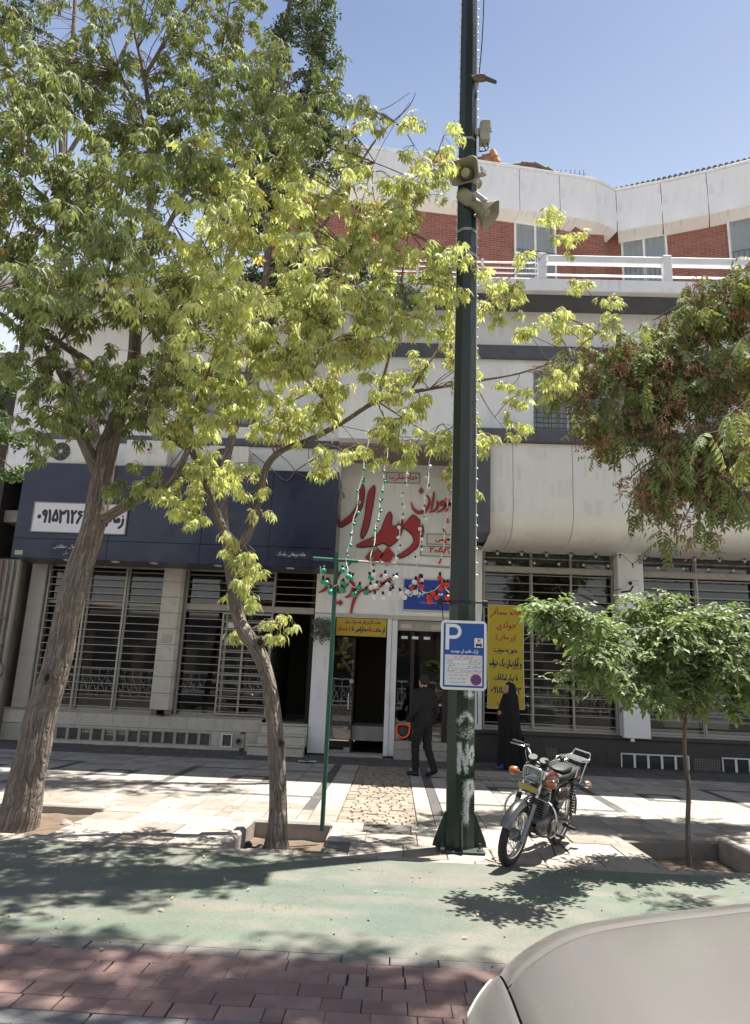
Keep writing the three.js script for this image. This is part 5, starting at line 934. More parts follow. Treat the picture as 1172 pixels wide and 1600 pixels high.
      [2.94,1.71,-7.6,0.41,0.25,0.36,50],
      [3.45,1.76,-7.7,0.32,0.32,0.35,46],
      [3.7,1.97,-7.7,0.28,0.42,0.39,40],
      [2.62,1.85,-7.4,0.34,0.27,0.33,40],
      [2.36,1.78,-7.2,0.26,0.26,0.29,26],
    ],
  },
  EDGE: {
    branches: [
      [[-5.45,-0.34,-8.4,0.14],[-5.81,1.84,-8.4,0.12],[-5.87,3.41,-8.4,0.1],[-5.95,4.69,-8.4,0.07],[-5.84,5.5,-8.4,0.04]],
      [[-5.87,3.41,-8.4,0.05],[-5.44,4.07,-8.3,0.035],[-5.03,4.38,-8.2,0.02],[-4.73,4.31,-8.2,0.008]],
      [[-5.95,4.69,-8.4,0.04],[-5.54,5.1,-8.3,0.025],[-5.17,5.24,-8.2,0.012],[-4.97,5.29,-8.2,0.005]],
    ],
    masses: [
      [-5.29,5.11,-8.3,0.27,0.45,0.4,34],
      [-5.11,4.33,-8.3,0.3,0.45,0.42,40],
      [-4.86,3.89,-8.2,0.15,0.15,0.16,8],
      [-5.71,4.78,-8.4,0.46,0.84,0.71,50],
    ],
  },
};
// ---------------------------------------------------------------- trees
function limbGeo(pts, seg = 10, rough = 0.0, kind = 0) {        // tapered tube along [x, y, z, r], its skin pushed in and out by noise
  const c = new THREE.CatmullRomCurve3(pts.map((p) => V(p[0], p[1], p[2])), false, 'centripetal'), n = Math.max(2, (pts.length - 1) * (seg > 8 ? 9 : seg > 5 ? 5 : 4)), pos = [], uv = [], idx = [];
  let len = 0, prev = null; const up = V(0.31, 0.2, 0.93).normalize();
  const N = V(), Bn = V(), turns = Math.max(1, Math.round(pts[Math.floor(pts.length / 3)][3] * 12)) * 0.5 || 0.5;
  for (let i = 0; i <= n; i++) {
    const u = i / n, k = u * (pts.length - 1), a = Math.min(pts.length - 2, Math.floor(k)), r0 = lerp(pts[a][3], pts[a + 1][3], k - a), p = c.getPoint(u), d = c.getTangent(u);
    if (prev) len += p.distanceTo(prev); prev = p; N.copy(up).addScaledVector(d, -up.dot(d)).normalize(); Bn.crossVectors(d, N);
    for (let j = 0; j <= seg; j++) {
      const t = (j / seg) * 2 * Math.PI, f = 1 + rough * (1.3 * (fbm(j / seg, (len * 0.9) / 4, 4, 3, 5 + kind, 4) - 0.5) + 0.9 * (vn((j / seg) * 16, len * 3, 16, 64, 9 + kind) - 0.5)), r = r0 * f;
      pos.push(p.x + r * (Math.cos(t) * N.x + Math.sin(t) * Bn.x), p.y + r * (Math.cos(t) * N.y + Math.sin(t) * Bn.y), p.z + r * (Math.cos(t) * N.z + Math.sin(t) * Bn.z)); uv.push((j / seg) * turns, len);
    }
  }
  for (let i = 0; i < n; i++) for (let j = 0; j < seg; j++) { const a = i * (seg + 1) + j, b = a + seg + 1; idx.push(a, a + 1, b, a + 1, b + 1, b); }
  const g = new THREE.BufferGeometry(); g.setAttribute('position', new THREE.BufferAttribute(new Float32Array(pos), 3)); g.setAttribute('uv', new THREE.BufferAttribute(new Float32Array(uv), 2)); g.setIndex(idx); g.computeVertexNormals();
  const q = g.attributes.normal; for (let i = 0; i <= n; i++) { const a = i * (seg + 1), b = a + seg; const s = V(q.getX(a) + q.getX(b), q.getY(a) + q.getY(b), q.getZ(a) + q.getZ(b)).normalize(); q.setXYZ(a, s.x, s.y, s.z); q.setXYZ(b, s.x, s.y, s.z); }
  return g;
}
// one leaflet along +y from the origin, folded at its midrib (z up from the face), tip drooping
function leaflet(L, Wd, fold, droop, m = new THREE.Matrix4()) {
  const P = [[0, 0, 0], [-Wd * 0.42, L * 0.30, fold * 0.8], [0, L * 0.32, 0], [Wd * 0.42, L * 0.30, fold * 0.8], [-Wd * 0.40, L * 0.62, fold * 0.7 - droop * 0.4], [0, L * 0.66, -droop * 0.4], [Wd * 0.40, L * 0.62, fold * 0.7 - droop * 0.4], [0, L, -droop]], I = [0, 2, 1, 0, 3, 2, 1, 2, 5, 1, 5, 4, 2, 3, 6, 2, 6, 5, 4, 5, 7, 5, 6, 7];
  const pos = []; for (const i of I) { const v = V(...P[i]).applyMatrix4(m); pos.push(v.x, v.y, v.z); }
  const g = new THREE.BufferGeometry(); g.setAttribute('position', new THREE.BufferAttribute(new Float32Array(pos), 3)); g.computeVertexNormals(); return clean(g);
}
const basis = (x, y, z, rx, ry, rz, s = 1) => new THREE.Matrix4().compose(V(x, y, z), new THREE.Quaternion().setFromEuler(new THREE.Euler(rx, ry, rz)), V(s, s, s));
reseed(77);
const LEAF = {
  maple: Array.from({ length: 4 }, (_, k) => { const gs = [bar([0, 0, 0], [0, 0.055, 0.004], 0.0014, 3)]; const n = k % 2 ? 5 : 3; const at = [[0, 0.055, 0], [-0.004, 0.05, 0.52], [0.004, 0.05, -0.52], [-0.004, 0.028, 0.85], [0.004, 0.028, -0.85]]; for (let i = 0; i < n; i++) gs.push(leaflet(rr(0.085, 0.12) * (i > 2 ? 0.75 : 1), rr(0.028, 0.036), rr(0.004, 0.010), rr(0.018, 0.045), basis(at[i][0], at[i][1], 0.003, rr(-0.35, 0.15), rr(-0.35, 0.35), at[i][2] + rr(-0.15, 0.15)))); return merge(gs); }),
  elm: Array.from({ length: 3 }, () => merge([0, 1, 2, 3].map((i) => leaflet(rr(0.055, 0.075), rr(0.034, 0.042), 0.006, 0.012, basis(rr(-0.01, 0.01), i * 0.028, 0, rr(-0.7, 0.2), rr(-0.6, 0.6), (i % 2 ? 1 : -1) * rr(0.5, 1.2)))))),
  heaven: Array.from({ length: 3 }, () => { const gs = [wire([[0, 0, 0], [0, 0.15, -0.012], [0, 0.32, -0.05]], 0.0022, 3, 3)]; for (let i = 0; i < 6; i++) for (const s of [-1, 1]) { const y = 0.06 + i * 0.05; gs.push(leaflet(rr(0.085, 0.12) * (i > 3 ? 0.85 : 1), rr(0.034, 0.044), 0.006, rr(0.03, 0.06), basis(0, y, -0.05 * (y / 0.32) ** 2, rr(-0.3, 0), rr(-0.2, 0.2), s * rr(0.75, 1.1)))); } gs.push(leaflet(0.09, 0.036, 0.005, 0.03, basis(0, 0.32, -0.05, -0.3, 0, 0))); return merge(gs); }),
  oval: Array.from({ length: 3 }, () => { const gs = [wire([[0, 0, 0], [0, 0.1, -0.005], [0, 0.17, -0.02]], 0.0013, 3, 3)]; for (let i = 0; i < 5; i++) gs.push(leaflet(rr(0.06, 0.082), rr(0.036, 0.046), 0.008, rr(0.008, 0.022), basis(0, 0.03 + i * 0.032, 0, rr(-0.5, 0.1), rr(-0.4, 0.4), i === 4 ? rr(-0.3, 0.3) : (i % 2 ? 1 : -1) * rr(0.6, 1.1)))); return merge(gs); }),
};
const leafMat = (r, g, b, t, coat = 0.12) => new THREE.MeshPhysicalMaterial({ color: lin(r, g, b), roughness: 0.95, transmission: t, thickness: 0, clearcoat: coat, clearcoatRoughness: 0.35, side: THREE.DoubleSide });
function makeTree(o) {
  const data = TREES[o.key], base = data.branches[0][0], t = thing(o.name, o.label, 'tree', [base[0], 0, base[2]], 0), loc = (p) => [p[0] - base[0], p[1], p[2] - base[2], p[3]];
  reseed(o.seed);
  data.branches.forEach((b, i) => { const p = b.map(loc), big = b[0][3] > 0.035; mesh(i === 0 ? 'trunk' : 'limb', limbGeo(p, i === 0 ? (o.fine ? 40 : 14) : big ? 14 : 6, i === 0 ? o.rough : big ? 0.14 : 0.05, i), big || i === 0 ? o.bark ?? M.bark : M.barkThin, t); });
  // points on the skeleton where twigs may start
  const skel = []; for (const b of data.branches) for (let i = 0; i + 1 < b.length; i++) { const L = Math.hypot(b[i + 1][0] - b[i][0], b[i + 1][1] - b[i][1], b[i + 1][2] - b[i][2]), n = Math.max(1, Math.round(L / 0.12)); for (let k = 0; k < n; k++) skel.push(V(lerp(b[i][0], b[i + 1][0], k / n), lerp(b[i][1], b[i + 1][1], k / n), lerp(b[i][2], b[i + 1][2], k / n))); }
  const leaves = [], twigs = [], at = V(base[0], 0, base[2]);
  const grow = (mass) => {
    const [cx, cy, cz, rx, ry, rz, n0] = mass, n = Math.max(3, Math.round(n0 * (o.density ?? 1)));
    // a few boughlets carry the sprays of this mass, so that leaves gather in clumps with gaps between
    const hubs = Array.from({ length: Math.max(2, Math.round(n / (o.clump ?? 7))) }, () => { const a = V(rr(-1, 1), rr(-1, 1), rr(-1, 1)); if (a.length() > 1) a.multiplyScalar(0.8); return V(cx + a.x * rx * 0.9, cy + a.y * ry * 0.9, cz + a.z * rz * 0.9); });
    const roots = hubs.map((h) => { let best = skel[0], bd = 1e9; for (let k = 0; k < skel.length; k++) { const d = skel[k].distanceTo(h) + 0.25 * hash(k, 3, 1); if (d < bd) { bd = d; best = skel[k]; } } return best; });
    hubs.forEach((h, i) => { const r = roots[i], m = r.clone().lerp(h, 0.5).add(V(rr(-0.06, 0.06), rr(0, 0.12), rr(-0.06, 0.06))); if (r.distanceTo(h) < 1.6) twigs.push([[r, m, h], 0.0068]); });
    for (let s = 0; s < n; s++) {
      const hub = hubs[s % hubs.length], a = V(rr(-1, 1), rr(-1, 1), rr(-1, 1)).normalize().multiplyScalar(o.spread * Math.cbrt(rnd())), p = hub.clone().add(V(a.x, a.y * 0.75, a.z));
      twigs.push([[hub, hub.clone().lerp(p, 0.5).add(V(0, 0.03, 0)), p], 0.0034]);
      const out = p.clone().sub(hub).setY(0); if (out.lengthSq() < 1e-5) out.set(1, 0, 0); out.normalize();
      const yaw0 = Math.atan2(out.x, out.z);
      for (let k = 0; k < o.perSpray; k++) {
        const yaw = yaw0 + (k / o.perSpray) * 2 * Math.PI + rr(-0.45, 0.45), tilt = rr(o.tilt[0], o.tilt[1]), sc = rr(0.78, 1.22) * o.scale, pos = p.clone().addScaledVector(out, -0.05 * k * 0.4 * rr(0.2, 1)).add(V(rr(-0.02, 0.02), rr(-0.03, 0.02), rr(-0.02, 0.02)));
        // leaf axis (+y of its shape) points outwards and hangs by `tilt`; its face looks up and out
        const dir = V(Math.sin(yaw) * Math.cos(tilt), -Math.sin(tilt), Math.cos(yaw) * Math.cos(tilt)), face = V(Math.sin(yaw) * Math.sin(tilt), Math.cos(tilt), Math.cos(yaw) * Math.sin(tilt)), side = V().crossVectors(dir, face);
        const q = new THREE.Quaternion().setFromRotationMatrix(new THREE.Matrix4().makeBasis(side, dir, face)).multiply(new THREE.Quaternion().setFromEuler(new THREE.Euler(0, rr(-0.5, 0.5), rr(-0.2, 0.2))));
        leaves.push({ pos: pos.sub(at), q, sc, v: Math.floor(rnd() * o.leaf.length), tone: rnd() });
      }
    }
  };
  data.masses.forEach(grow); const den = o.density; o.density = 1; (o.extra ?? []).forEach(grow); o.density = den;
  const tg = twigs.map(([ps, r]) => { const c = new THREE.QuadraticBezierCurve3(...ps.map((p) => p.clone().sub(at))); const g = new THREE.TubeGeometry(c, 3, r, 3, false); return clean(g); });
  const tw = mesh('twig', tg, M.barkThin, t); tw.userData.kind = 'stuff';
  const eye = camera.position.clone().sub(at); leaves.sort((a, b) => a.pos.distanceToSquared(eye) - b.pos.distanceToSquared(eye));
  const mats = [0.8, 1, 1.2].map((k) => leafMat(o.color[0] * k * (k > 1 ? 1.08 : 1), o.color[1] * k, o.color[2] * k, o.through, o.coat));
  const parts = leaves.slice(0, o.parts ?? 300), rest = leaves.slice(o.parts ?? 300);
  for (const l of parts) { const m = new THREE.Mesh(o.leaf[l.v], mats[Math.floor(l.tone * 3)]); m.name = 'leaf'; m.position.copy(l.pos); m.quaternion.copy(l.q); m.scale.setScalar(l.sc); t.add(m); }
  const im = leafMat(1, 1, 1, o.through, o.coat), c = new THREE.Color(), mtx = new THREE.Matrix4();
  o.leaf.forEach((g, v) => {
    const list = rest.filter((l) => l.v === v); if (!list.length) return; const inst = new THREE.InstancedMesh(g, im, list.length); inst.name = 'foliage'; inst.userData.kind = 'stuff';
    list.forEach((l, i) => { inst.setMatrixAt(i, mtx.compose(l.pos, l.q, V(l.sc, l.sc, l.sc))); const k = 0.58 + 0.74 * l.tone, y = l.tone > 0.8 ? 1.08 : l.tone < 0.04 ? 1.5 : 1; inst.setColorAt(i, c.setRGB(o.color[0] * k * y, o.color[1] * k, o.color[2] * k)); }); t.add(inst);
  });
  return { t, leaves, at };
}
const bent = makeTree({ key: 'BENT', name: 'bent_tree', density: 0.66, clump: 4.2, label: 'slender bent tree with forked trunk growing from the concrete pit beside the green post', seed: 5, leaf: LEAF.maple, spread: 0.25, perSpray: 6, tilt: [0.45, 1.35], scale: 0.98, color: [0.56, 0.605, 0.195], through: 0.52, coat: 0.25, rough: 0.2, fine: true });
const over = []; reseed(404);                                      // the part of its crown that spreads over the pavement above the picture
for (const [z, y] of [[-5.3, 9.7], [-5.8, 10.3], [-6.3, 10.9]]) for (let x = -0.4; x < 3.2; x += 0.62) if (rnd() < 0.9) over.push([x + rr(-0.25, 0.25), y + rr(-0.1, 0.5), z + rr(-0.2, 0.2), 0.55, 0.32, 0.4, Math.round(rr(34, 60))]);
const big = makeTree({ key: 'BIG', name: 'leaning_tree', density: 1.15, clump: 4, label: 'thick leaning tree with furrowed bark in front of the navy fascia', seed: 6, leaf: LEAF.maple, spread: 0.30, perSpray: 5, tilt: [0.5, 1.45], scale: 1.0, color: [0.215, 0.265, 0.068], through: 0.42, coat: 0.05, rough: 0.2, fine: true, extra: over });
makeTree({ key: 'DARK', density: 1.5, clump: 4, name: 'dark_tree', label: 'tall dark green tree rising close to the facade behind the leaning tree', seed: 7, leaf: LEAF.elm, spread: 0.36, perSpray: 5, tilt: [0.1, 1.3], scale: 1.35, color: [0.075, 0.115, 0.035], through: 0.3, rough: 0.2, parts: 150 });
const heaven = makeTree({ key: 'HEAVEN', name: 'seeding_tree', label: 'tree with feathery leaves and hanging brown seed bunches before the curved cream fascia', seed: 8, leaf: LEAF.heaven, spread: 0.38, density: 0.95, clump: 4, perSpray: 3, tilt: [0.4, 1.4], scale: 1.02, color: [0.21, 0.255, 0.06], through: 0.5, rough: 0.2,
  extra: [[2.9, 10.5, -6.0, 0.7, 0.35, 0.4, 60], [2.2, 10.4, -5.9, 0.6, 0.35, 0.4, 46], [3.6, 10.8, -6.2, 0.6, 0.35, 0.4, 46], [4.4, 11, -6.3, 0.6, 0.35, 0.4, 22]] });
{ // bunches of dry winged seeds
  reseed(31); const key = LEAF.maple, g = merge(Array.from({ length: 26 }, () => leaflet(rr(0.03, 0.042), 0.010, 0.003, 0.004, basis(rr(-0.035, 0.035), rr(-0.16, 0), rr(-0.035, 0.035), rr(-1.2, 1.2) + Math.PI, rr(0, 6.28), rr(-0.8, 0.8)))));
  const spots = TREES.HEAVEN.masses.slice(0, 17).flatMap(([x, y, z, rx, ry, rz, n]) => Array.from({ length: Math.round(n * 0.9) }, () => V(x + rr(-1.0, 1.0) * rx, y + rr(-0.95, 0.8) * ry, z + rr(-0.9, 0.9) * rz)));
  const eye = camera.position; spots.sort((a, b) => a.distanceToSquared(eye) - b.distanceToSquared(eye)); const mats = [std([0.29, 0.145, 0.085], 0.9), std([0.21, 0.11, 0.07], 0.9), std([0.36, 0.20, 0.12], 0.9)];
  spots.slice(0, 300).forEach((p) => { const m = new THREE.Mesh(g, mats[Math.floor(rnd() * 3)]); m.name = 'seed_bunch'; m.position.copy(p).sub(heaven.at); m.rotation.y = rnd() * 6; m.scale.set(2.3, rr(1.6, 2.8), 2.3); heaven.t.add(m); });
  const rest = spots.slice(300); if (rest.length) { const im = new THREE.InstancedMesh(g, mats[0], rest.length); im.name = 'seed_bunch'; im.userData.kind = 'stuff'; rest.forEach((p, i) => im.setMatrixAt(i, new THREE.Matrix4().compose(p.clone().sub(heaven.at), new THREE.Quaternion().setFromEuler(new THREE.Euler(0, rnd() * 6, 0)), V(1.9, rr(1.5, 2.6), 1.9)))); heaven.t.add(im); }
}
makeTree({ key: 'SAPLING', name: 'young_tree', label: 'young thin tree with a flat bushy crown in the open pit beside the motorcycle', seed: 9, leaf: LEAF.oval, spread: 0.19, density: 0.62, perSpray: 5, clump: 4.5, tilt: [-0.4, 0.8], scale: 0.98, color: [0.15, 0.22, 0.045], through: 0.5, coat: 0.3, rough: 0.1 });
makeTree({ key: 'EDGE', name: 'edge_tree', label: 'small leaved tree reaching in front of the neighbouring building by the downpipes', seed: 10, leaf: LEAF.elm, spread: 0.24, perSpray: 5, tilt: [0, 1.1], scale: 0.95, color: [0.09, 0.15, 0.035], through: 0.4, rough: 0.2, parts: 120 });
// ---------------------------------------------------------------- lamp pole and what hangs on it
const PX = 0.70, PZ = -7.62, poleGreen = [0.018, 0.025, 0.021];
{
  const t = thing('lamp_pole', 'dark green eight sided street pole with white spray paint on its foot', 'pole', [PX, 0, PZ]);
  const graffiti = print(512, 1536, (c, w, h) => {            // spread round the shaft: u = turn, v = height 0..2.4 m
    c.fillStyle = '#1a2a22'; c.fillRect(0, 0, w, h);
    for (let i = 0; i < 900; i++) { c.fillStyle = `rgba(${rnd() < 0.5 ? '20,30,26' : '62,84,74'},${0.05 + 0.12 * rnd()})`; c.fillRect(rnd() * w, rnd() * h, 2 + rnd() * 10, 2 + rnd() * 40); }
    const X = (m) => w * 0.5 + m * (w / 0.94), Y = (m) => h * (1 - m / 2.4);
    const spray = (pts, r, n) => { for (let i = 0; i < n; i++) { const k = rnd() * (pts.length - 1), a = Math.floor(k), f = k - a, g = () => (rnd() + rnd() + rnd() - 1.5) * r * 1.3, x = lerp(pts[a][0], pts[a + 1][0], f) + g(), y = lerp(pts[a][1], pts[a + 1][1], f) + g(); c.fillStyle = `rgba(186,190,186,${0.08 + 0.3 * rnd()})`; c.beginPath(); c.arc(X(x), Y(y), 1.2 + rnd() * 4, 0, 7); c.fill(); } };
    spray([[-0.085, 0.72], [-0.085, 1.0]], 0.018, 1200); spray([[-0.085, 1.0], [-0.01, 0.74]], 0.016, 1000); spray([[-0.01, 0.72], [0.0, 1.0]], 0.018, 1000); spray([[0.055, 0.80], [0.035, 0.90], [0.075, 0.97], [0.10, 0.88], [0.06, 0.79]], 0.016, 1200);
    spray([[-0.01, 0.24], [0.0, 0.45], [0.0, 0.62]], 0.030, 2600); spray([[0.0, 0.62], [0.08, 0.63], [0.09, 0.54], [0.02, 0.50]], 0.024, 1500);
    spray([[-0.1, 1.2], [-0.02, 1.3], [0.09, 1.22]], 0.025, 900); spray([[-0.02, 1.50], [0.07, 1.48]], 0.035, 900); spray([[-0.08, 1.1], [0.1, 1.12]], 0.05, 500);
    c.fillStyle = '#1a2a22'; for (let i = 0; i < 420; i++) c.fillRect(rnd() * w, rnd() * h, 2 + rnd() * 7, 2 + rnd() * 9);
  });
  const shaft = (y0, y1, r0, r1) => { const g = new THREE.CylinderGeometry(r1, r0, y1 - y0, 8, 1, true); g.rotateY(Math.PI / 8 + Math.PI); return mv(g.toNonIndexed(), 0, (y0 + y1) / 2, 0); };
  const flatN = (g) => { g.deleteAttribute('normal'); g.computeVertexNormals(); return g; };
  mesh('shaft', flatN(shaft(0.02, 2.4, 0.152, 0.146)), std([1, 1, 1], 0.45, { map: graffiti, roughnessMap: T.rough }), t, 'foot of the pole with white sprayed letters');
  mesh('shaft', flatN(shaft(2.4, 14.5, 0.146, 0.088)), std(poleGreen, 0.62, { roughnessMap: T.rough }), t);
  const dark = std([0.02, 0.035, 0.028], 0.6);
  mesh('base_plate', cbox(-0.23, 0.23, 0.0, 0.022, -0.23, 0.23, 0.004), dark, t);
  for (let k = 0; k < 4; k++) { const a = Math.PI / 4 + k * Math.PI / 2; mesh('gusset', rot(poly([[0.13, 0.02], [0.27, 0.02], [0.26, 0.07], [0.15, 0.34], [0.13, 0.34]], 0.012, 0.001).translate(0, 0, -0.006), 0, k * Math.PI / 2 + 0.02), dark, t); mesh('bolt', mv(new THREE.CylinderGeometry(0.014, 0.014, 0.075, 8), 0.19 * Math.SQRT2 * Math.cos(a) * 0.95, 0.055, 0.19 * Math.SQRT2 * Math.sin(a) * 0.95), dark, t); mesh('nut', mv(new THREE.CylinderGeometry(0.026, 0.026, 0.022, 6), 0.19 * Math.SQRT2 * Math.cos(a) * 0.95, 0.034, 0.19 * Math.SQRT2 * Math.sin(a) * 0.95), M.steel, t); }
  for (const y of [2.44, 8.25, 6.95, 6.62]) mesh('strap', mv(new THREE.CylinderGeometry(0.158 - y * 0.0047, 0.158 - y * 0.0047, 0.035, 8, 1).rotateY(Math.PI / 8), 0, y, 0), y > 3 ? M.steel : M.black, t);
  for (const s of [-1, 1]) { mesh('cable_hook', [bar([s * 0.13, 2.45, 0.02], [s * 0.24, 2.45, 0.04], 0.012), cbox(s * 0.24 - 0.03, s * 0.24 + 0.03, 2.41, 2.47, 0.02, 0.06, 0.006)], M.black, t); mesh('cable', wire([[s * 0.22, 2.43, 0.04], [s * 0.2, 2.2, 0.03], [s * 0.165, 1.9, 0.0], [s * 0.17, 1.2, 0.02]], 0.005), M.black, t); }
  mesh('cable', wire([[0.10, 14, -0.02], [0.2, 11.0, -0.03], [0.18, 9.9, -0.02], [0.13, 9.2, 0.02], [0.11, 8.9, 0.06]], 0.008), M.black, t);
}
{ // parking sign on the pole
  const t = thing('parking_sign', 'blue and white parking sign with a letter P strapped to the green pole', 'traffic sign', [PX, 1.535, PZ + 0.215], -0.02);
  const W = 0.47, H = 0.70, rr_ = (w, h, r) => { const s = new THREE.Shape(); s.moveTo(-w / 2 + r, 0); s.lineTo(w / 2 - r, 0); s.absarc(w / 2 - r, r, r, -Math.PI / 2, 0); s.lineTo(w / 2, h - r); s.absarc(w / 2 - r, h - r, r, 0, Math.PI / 2); s.lineTo(-w / 2 + r, h); s.absarc(-w / 2 + r, h - r, r, Math.PI / 2, Math.PI); s.lineTo(-w / 2, r); s.absarc(-w / 2 + r, r, r, Math.PI, 1.5 * Math.PI); return s; };
  const face = print(940, 1400, (c, w, h) => {
    c.fillStyle = '#e6e3de'; c.fillRect(0, 0, w, h); c.fillStyle = '#1c4f97'; c.beginPath(); c.roundRect(52, 52, w - 104, h - 104, 30); c.fill();
    c.fillStyle = '#e6e3de'; c.fillRect(96, 70, 74, 530); c.lineWidth = 70; c.strokeStyle = '#e6e3de'; c.beginPath(); c.moveTo(100, 107); c.lineTo(270, 107); c.arc(270, 225, 118, -Math.PI / 2, Math.PI / 2); c.lineTo(140, 343); c.stroke();
    c.fillRect(690, 350, 176, 190); c.fillStyle = '#b5681c'; c.beginPath(); c.moveTo(735, 372); c.lineTo(828, 372); c.lineTo(802, 412); c.lineTo(760, 412); c.fill();
    c.fillStyle = '#17130f'; c.beginPath(); c.roundRect(715, 465, 128, 46, 12); c.fill(); c.fillRect(722, 505, 22, 26); c.fillRect(814, 505, 22, 26); c.lineWidth = 8; c.strokeStyle = '#17130f'; c.beginPath(); c.moveTo(728, 468); c.lineTo(748, 434); c.lineTo(810, 434); c.lineTo(830, 468); c.stroke();
    write(c, 'پارک حاشیه ای هوشمند', w * 0.52, 650, 78, '#e6e3de', 560, 0.13);
    c.fillStyle = '#dcd9d6'; c.fillRect(88, 700, 764, 610); c.fillStyle = '#dccdc8'; c.fillRect(88, 700, 764, 92);
    write(c, 'از ساعت ۷ الی ۲۱', w * 0.5, 765, 62, '#b0444a', 360, 0.12);
    c.fillStyle = '#55555c'; for (const y of [795, 880, 965, 1050]) c.fillRect(108, y, 724, 5);
    write(c, 'نیم ساعت اول', 700, 852, 56, '#3a4a66', 250, 0.11); write(c, 'رایگان', 190, 845, 52, '#3a4a66', 120, 0.11); write(c, 'نیم ساعت دوم', 690, 938, 56, '#3a4a66', 280, 0.11); write(c, '۶۰۰۰ ریال', 240, 934, 52, '#44444c', 220, 0.11); write(c, 'نیم ساعت سوم و به بعد', 620, 1024, 54, '#3a4a66', 430, 0.11); write(c, '۱۲ هزار ریال', 240, 1022, 50, '#44444c', 240, 0.11);
    write(c, 'پارک به صورت عمودی و مورب', 350, 1112, 44, '#55586a', 430, 0.1); write(c, 'وسیله نقلیه در حاشیه', 350, 1184, 44, '#55586a', 430, 0.1); write(c, 'خیابان ممنوع میباشد', 350, 1256, 44, '#55586a', 400, 0.1);
    c.fillStyle = '#a02a38'; c.beginPath(); c.arc(725, 1188, 112, 0, 7); c.fill(); c.fillStyle = '#2f5290'; c.beginPath(); c.arc(725, 1188, 84, 0, 7); c.fill(); c.strokeStyle = '#a02a38'; c.lineWidth = 30; c.beginPath(); c.moveTo(668, 1128); c.lineTo(782, 1248); c.stroke();
  });
  const g = clean(new THREE.ShapeGeometry(rr_(W, H, 0.045), 8)), q = g.attributes.position, u = g.attributes.uv; for (let i = 0; i < q.count; i++) u.setXY(i, q.getX(i) / W + 0.5, q.getY(i) / H);
  mesh('face', g.translate(0, 0, 0.0035), std([1, 1, 1], 0.35, { map: face }), t);
  mesh('panel', clean(new THREE.ExtrudeGeometry(rr_(W, H, 0.045), { depth: 0.003, bevelEnabled: false })), M.steel, t);
  mesh('bracket', [cbox(-0.15, 0.15, 0.08, 0.12, -0.06, -0.002, 0.004), cbox(-0.15, 0.15, 0.58, 0.62, -0.06, -0.002, 0.004)], M.steel, t);
  for (const y of [0.032, H - 0.03]) mesh('rivet', ball(0.01, y, 0.005, 0.008, 8, 5), std([0.35, 0.08, 0.05], 0.5), t);
}
function hornSpeaker(label, pos, yaw, pitch) {
  const t = thing('horn_loudspeaker', label, 'loudspeaker', pos, 0, 'horn loudspeakers on the pole'); const inner = new THREE.Matrix4().makeRotationFromEuler(new THREE.Euler(pitch, yaw, 0, 'YXZ'));
  const beige = std([0.33, 0.30, 0.23], 0.6, { map: T.grain }), sq = (w, h, r, z, n = 6) => { const o = []; for (const [cx, cy, a] of [[w - r, h - r, 0], [-w + r, h - r, 1], [-w + r, -h + r, 2], [w - r, -h + r, 3]]) for (let i = 0; i <= n; i++) { const t2 = (a + i / n) * Math.PI / 2; o.push([cx + r * Math.cos(t2), cy + r * Math.sin(t2), z]); } return o; };
  const loft = (rings) => { const pos2 = [], idx = [], m = rings[0].length; rings.forEach((R) => R.forEach((p) => pos2.push(...p))); for (let k = 0; k + 1 < rings.length; k++) for (let i = 0; i < m; i++) { const a = k * m + i, b = k * m + (i + 1) % m; idx.push(a, b, a + m, b, b + m, a + m); } const g = new THREE.BufferGeometry(); g.setAttribute('position', new THREE.BufferAttribute(new Float32Array(pos2), 3)); g.setIndex(idx); g.computeVertexNormals(); return clean(g); };
  const A = (g) => g.applyMatrix4(inner);
  mesh('horn', A(loft([sq(0.06, 0.06, 0.05, -0.20), sq(0.075, 0.065, 0.06, -0.12), sq(0.11, 0.09, 0.07, -0.02), sq(0.165, 0.13, 0.08, 0.07), sq(0.185, 0.148, 0.085, 0.10), sq(0.18, 0.143, 0.08, 0.104), sq(0.155, 0.12, 0.075, 0.062), sq(0.10, 0.08, 0.06, -0.02), sq(0.055, 0.055, 0.05, -0.13)])), beige, t);
  mesh('inner_horn', A(mv(rot(lathe([[0.0, 0.02], [0.05, 0.02], [0.062, 0.0], [0.075, -0.11], [0.06, -0.12], [0.0, -0.12]], 18), Math.PI / 2), 0, 0, 0.03)), beige, t);
  mesh('driver', A(mv(rot(lathe([[0, -0.24], [0.075, -0.23], [0.085, -0.19], [0.085, -0.05], [0.06, 0], [0, 0]], 18), Math.PI / 2), 0, 0, -0.17)), beige, t);
  mesh('bracket', [A(cbox(-0.2, -0.185, -0.03, 0.03, -0.16, 0.03, 0.003)), A(cbox(0.185, 0.2, -0.03, 0.03, -0.16, 0.03, 0.003)), A(cbox(-0.2, 0.2, -0.03, 0.03, -0.175, -0.16, 0.003))], M.steel, t);
  mesh('clamp', [bar([0, 0, -0.1], [PX - pos[0], 0, PZ + 0.08 - pos[2]], 0.018)], M.steel, t);
  for (const s of [-1, 1]) mesh('bolt', A(mv(rot(new THREE.CylinderGeometry(0.016, 0.016, 0.02, 8), 0, 0, Math.PI / 2), s * 0.205, 0, 0.0)), M.chrome, t);
  return t;
}
hornSpeaker('beige horn loudspeaker on the pole facing the street, upper of two', [0.665, 7.60, -7.36], -0.45, 0.34);
hornSpeaker('beige horn loudspeaker on the pole seen from its side, pointing down past the roofline', [0.90, 7.16, -7.46], 1.45, 0.75);
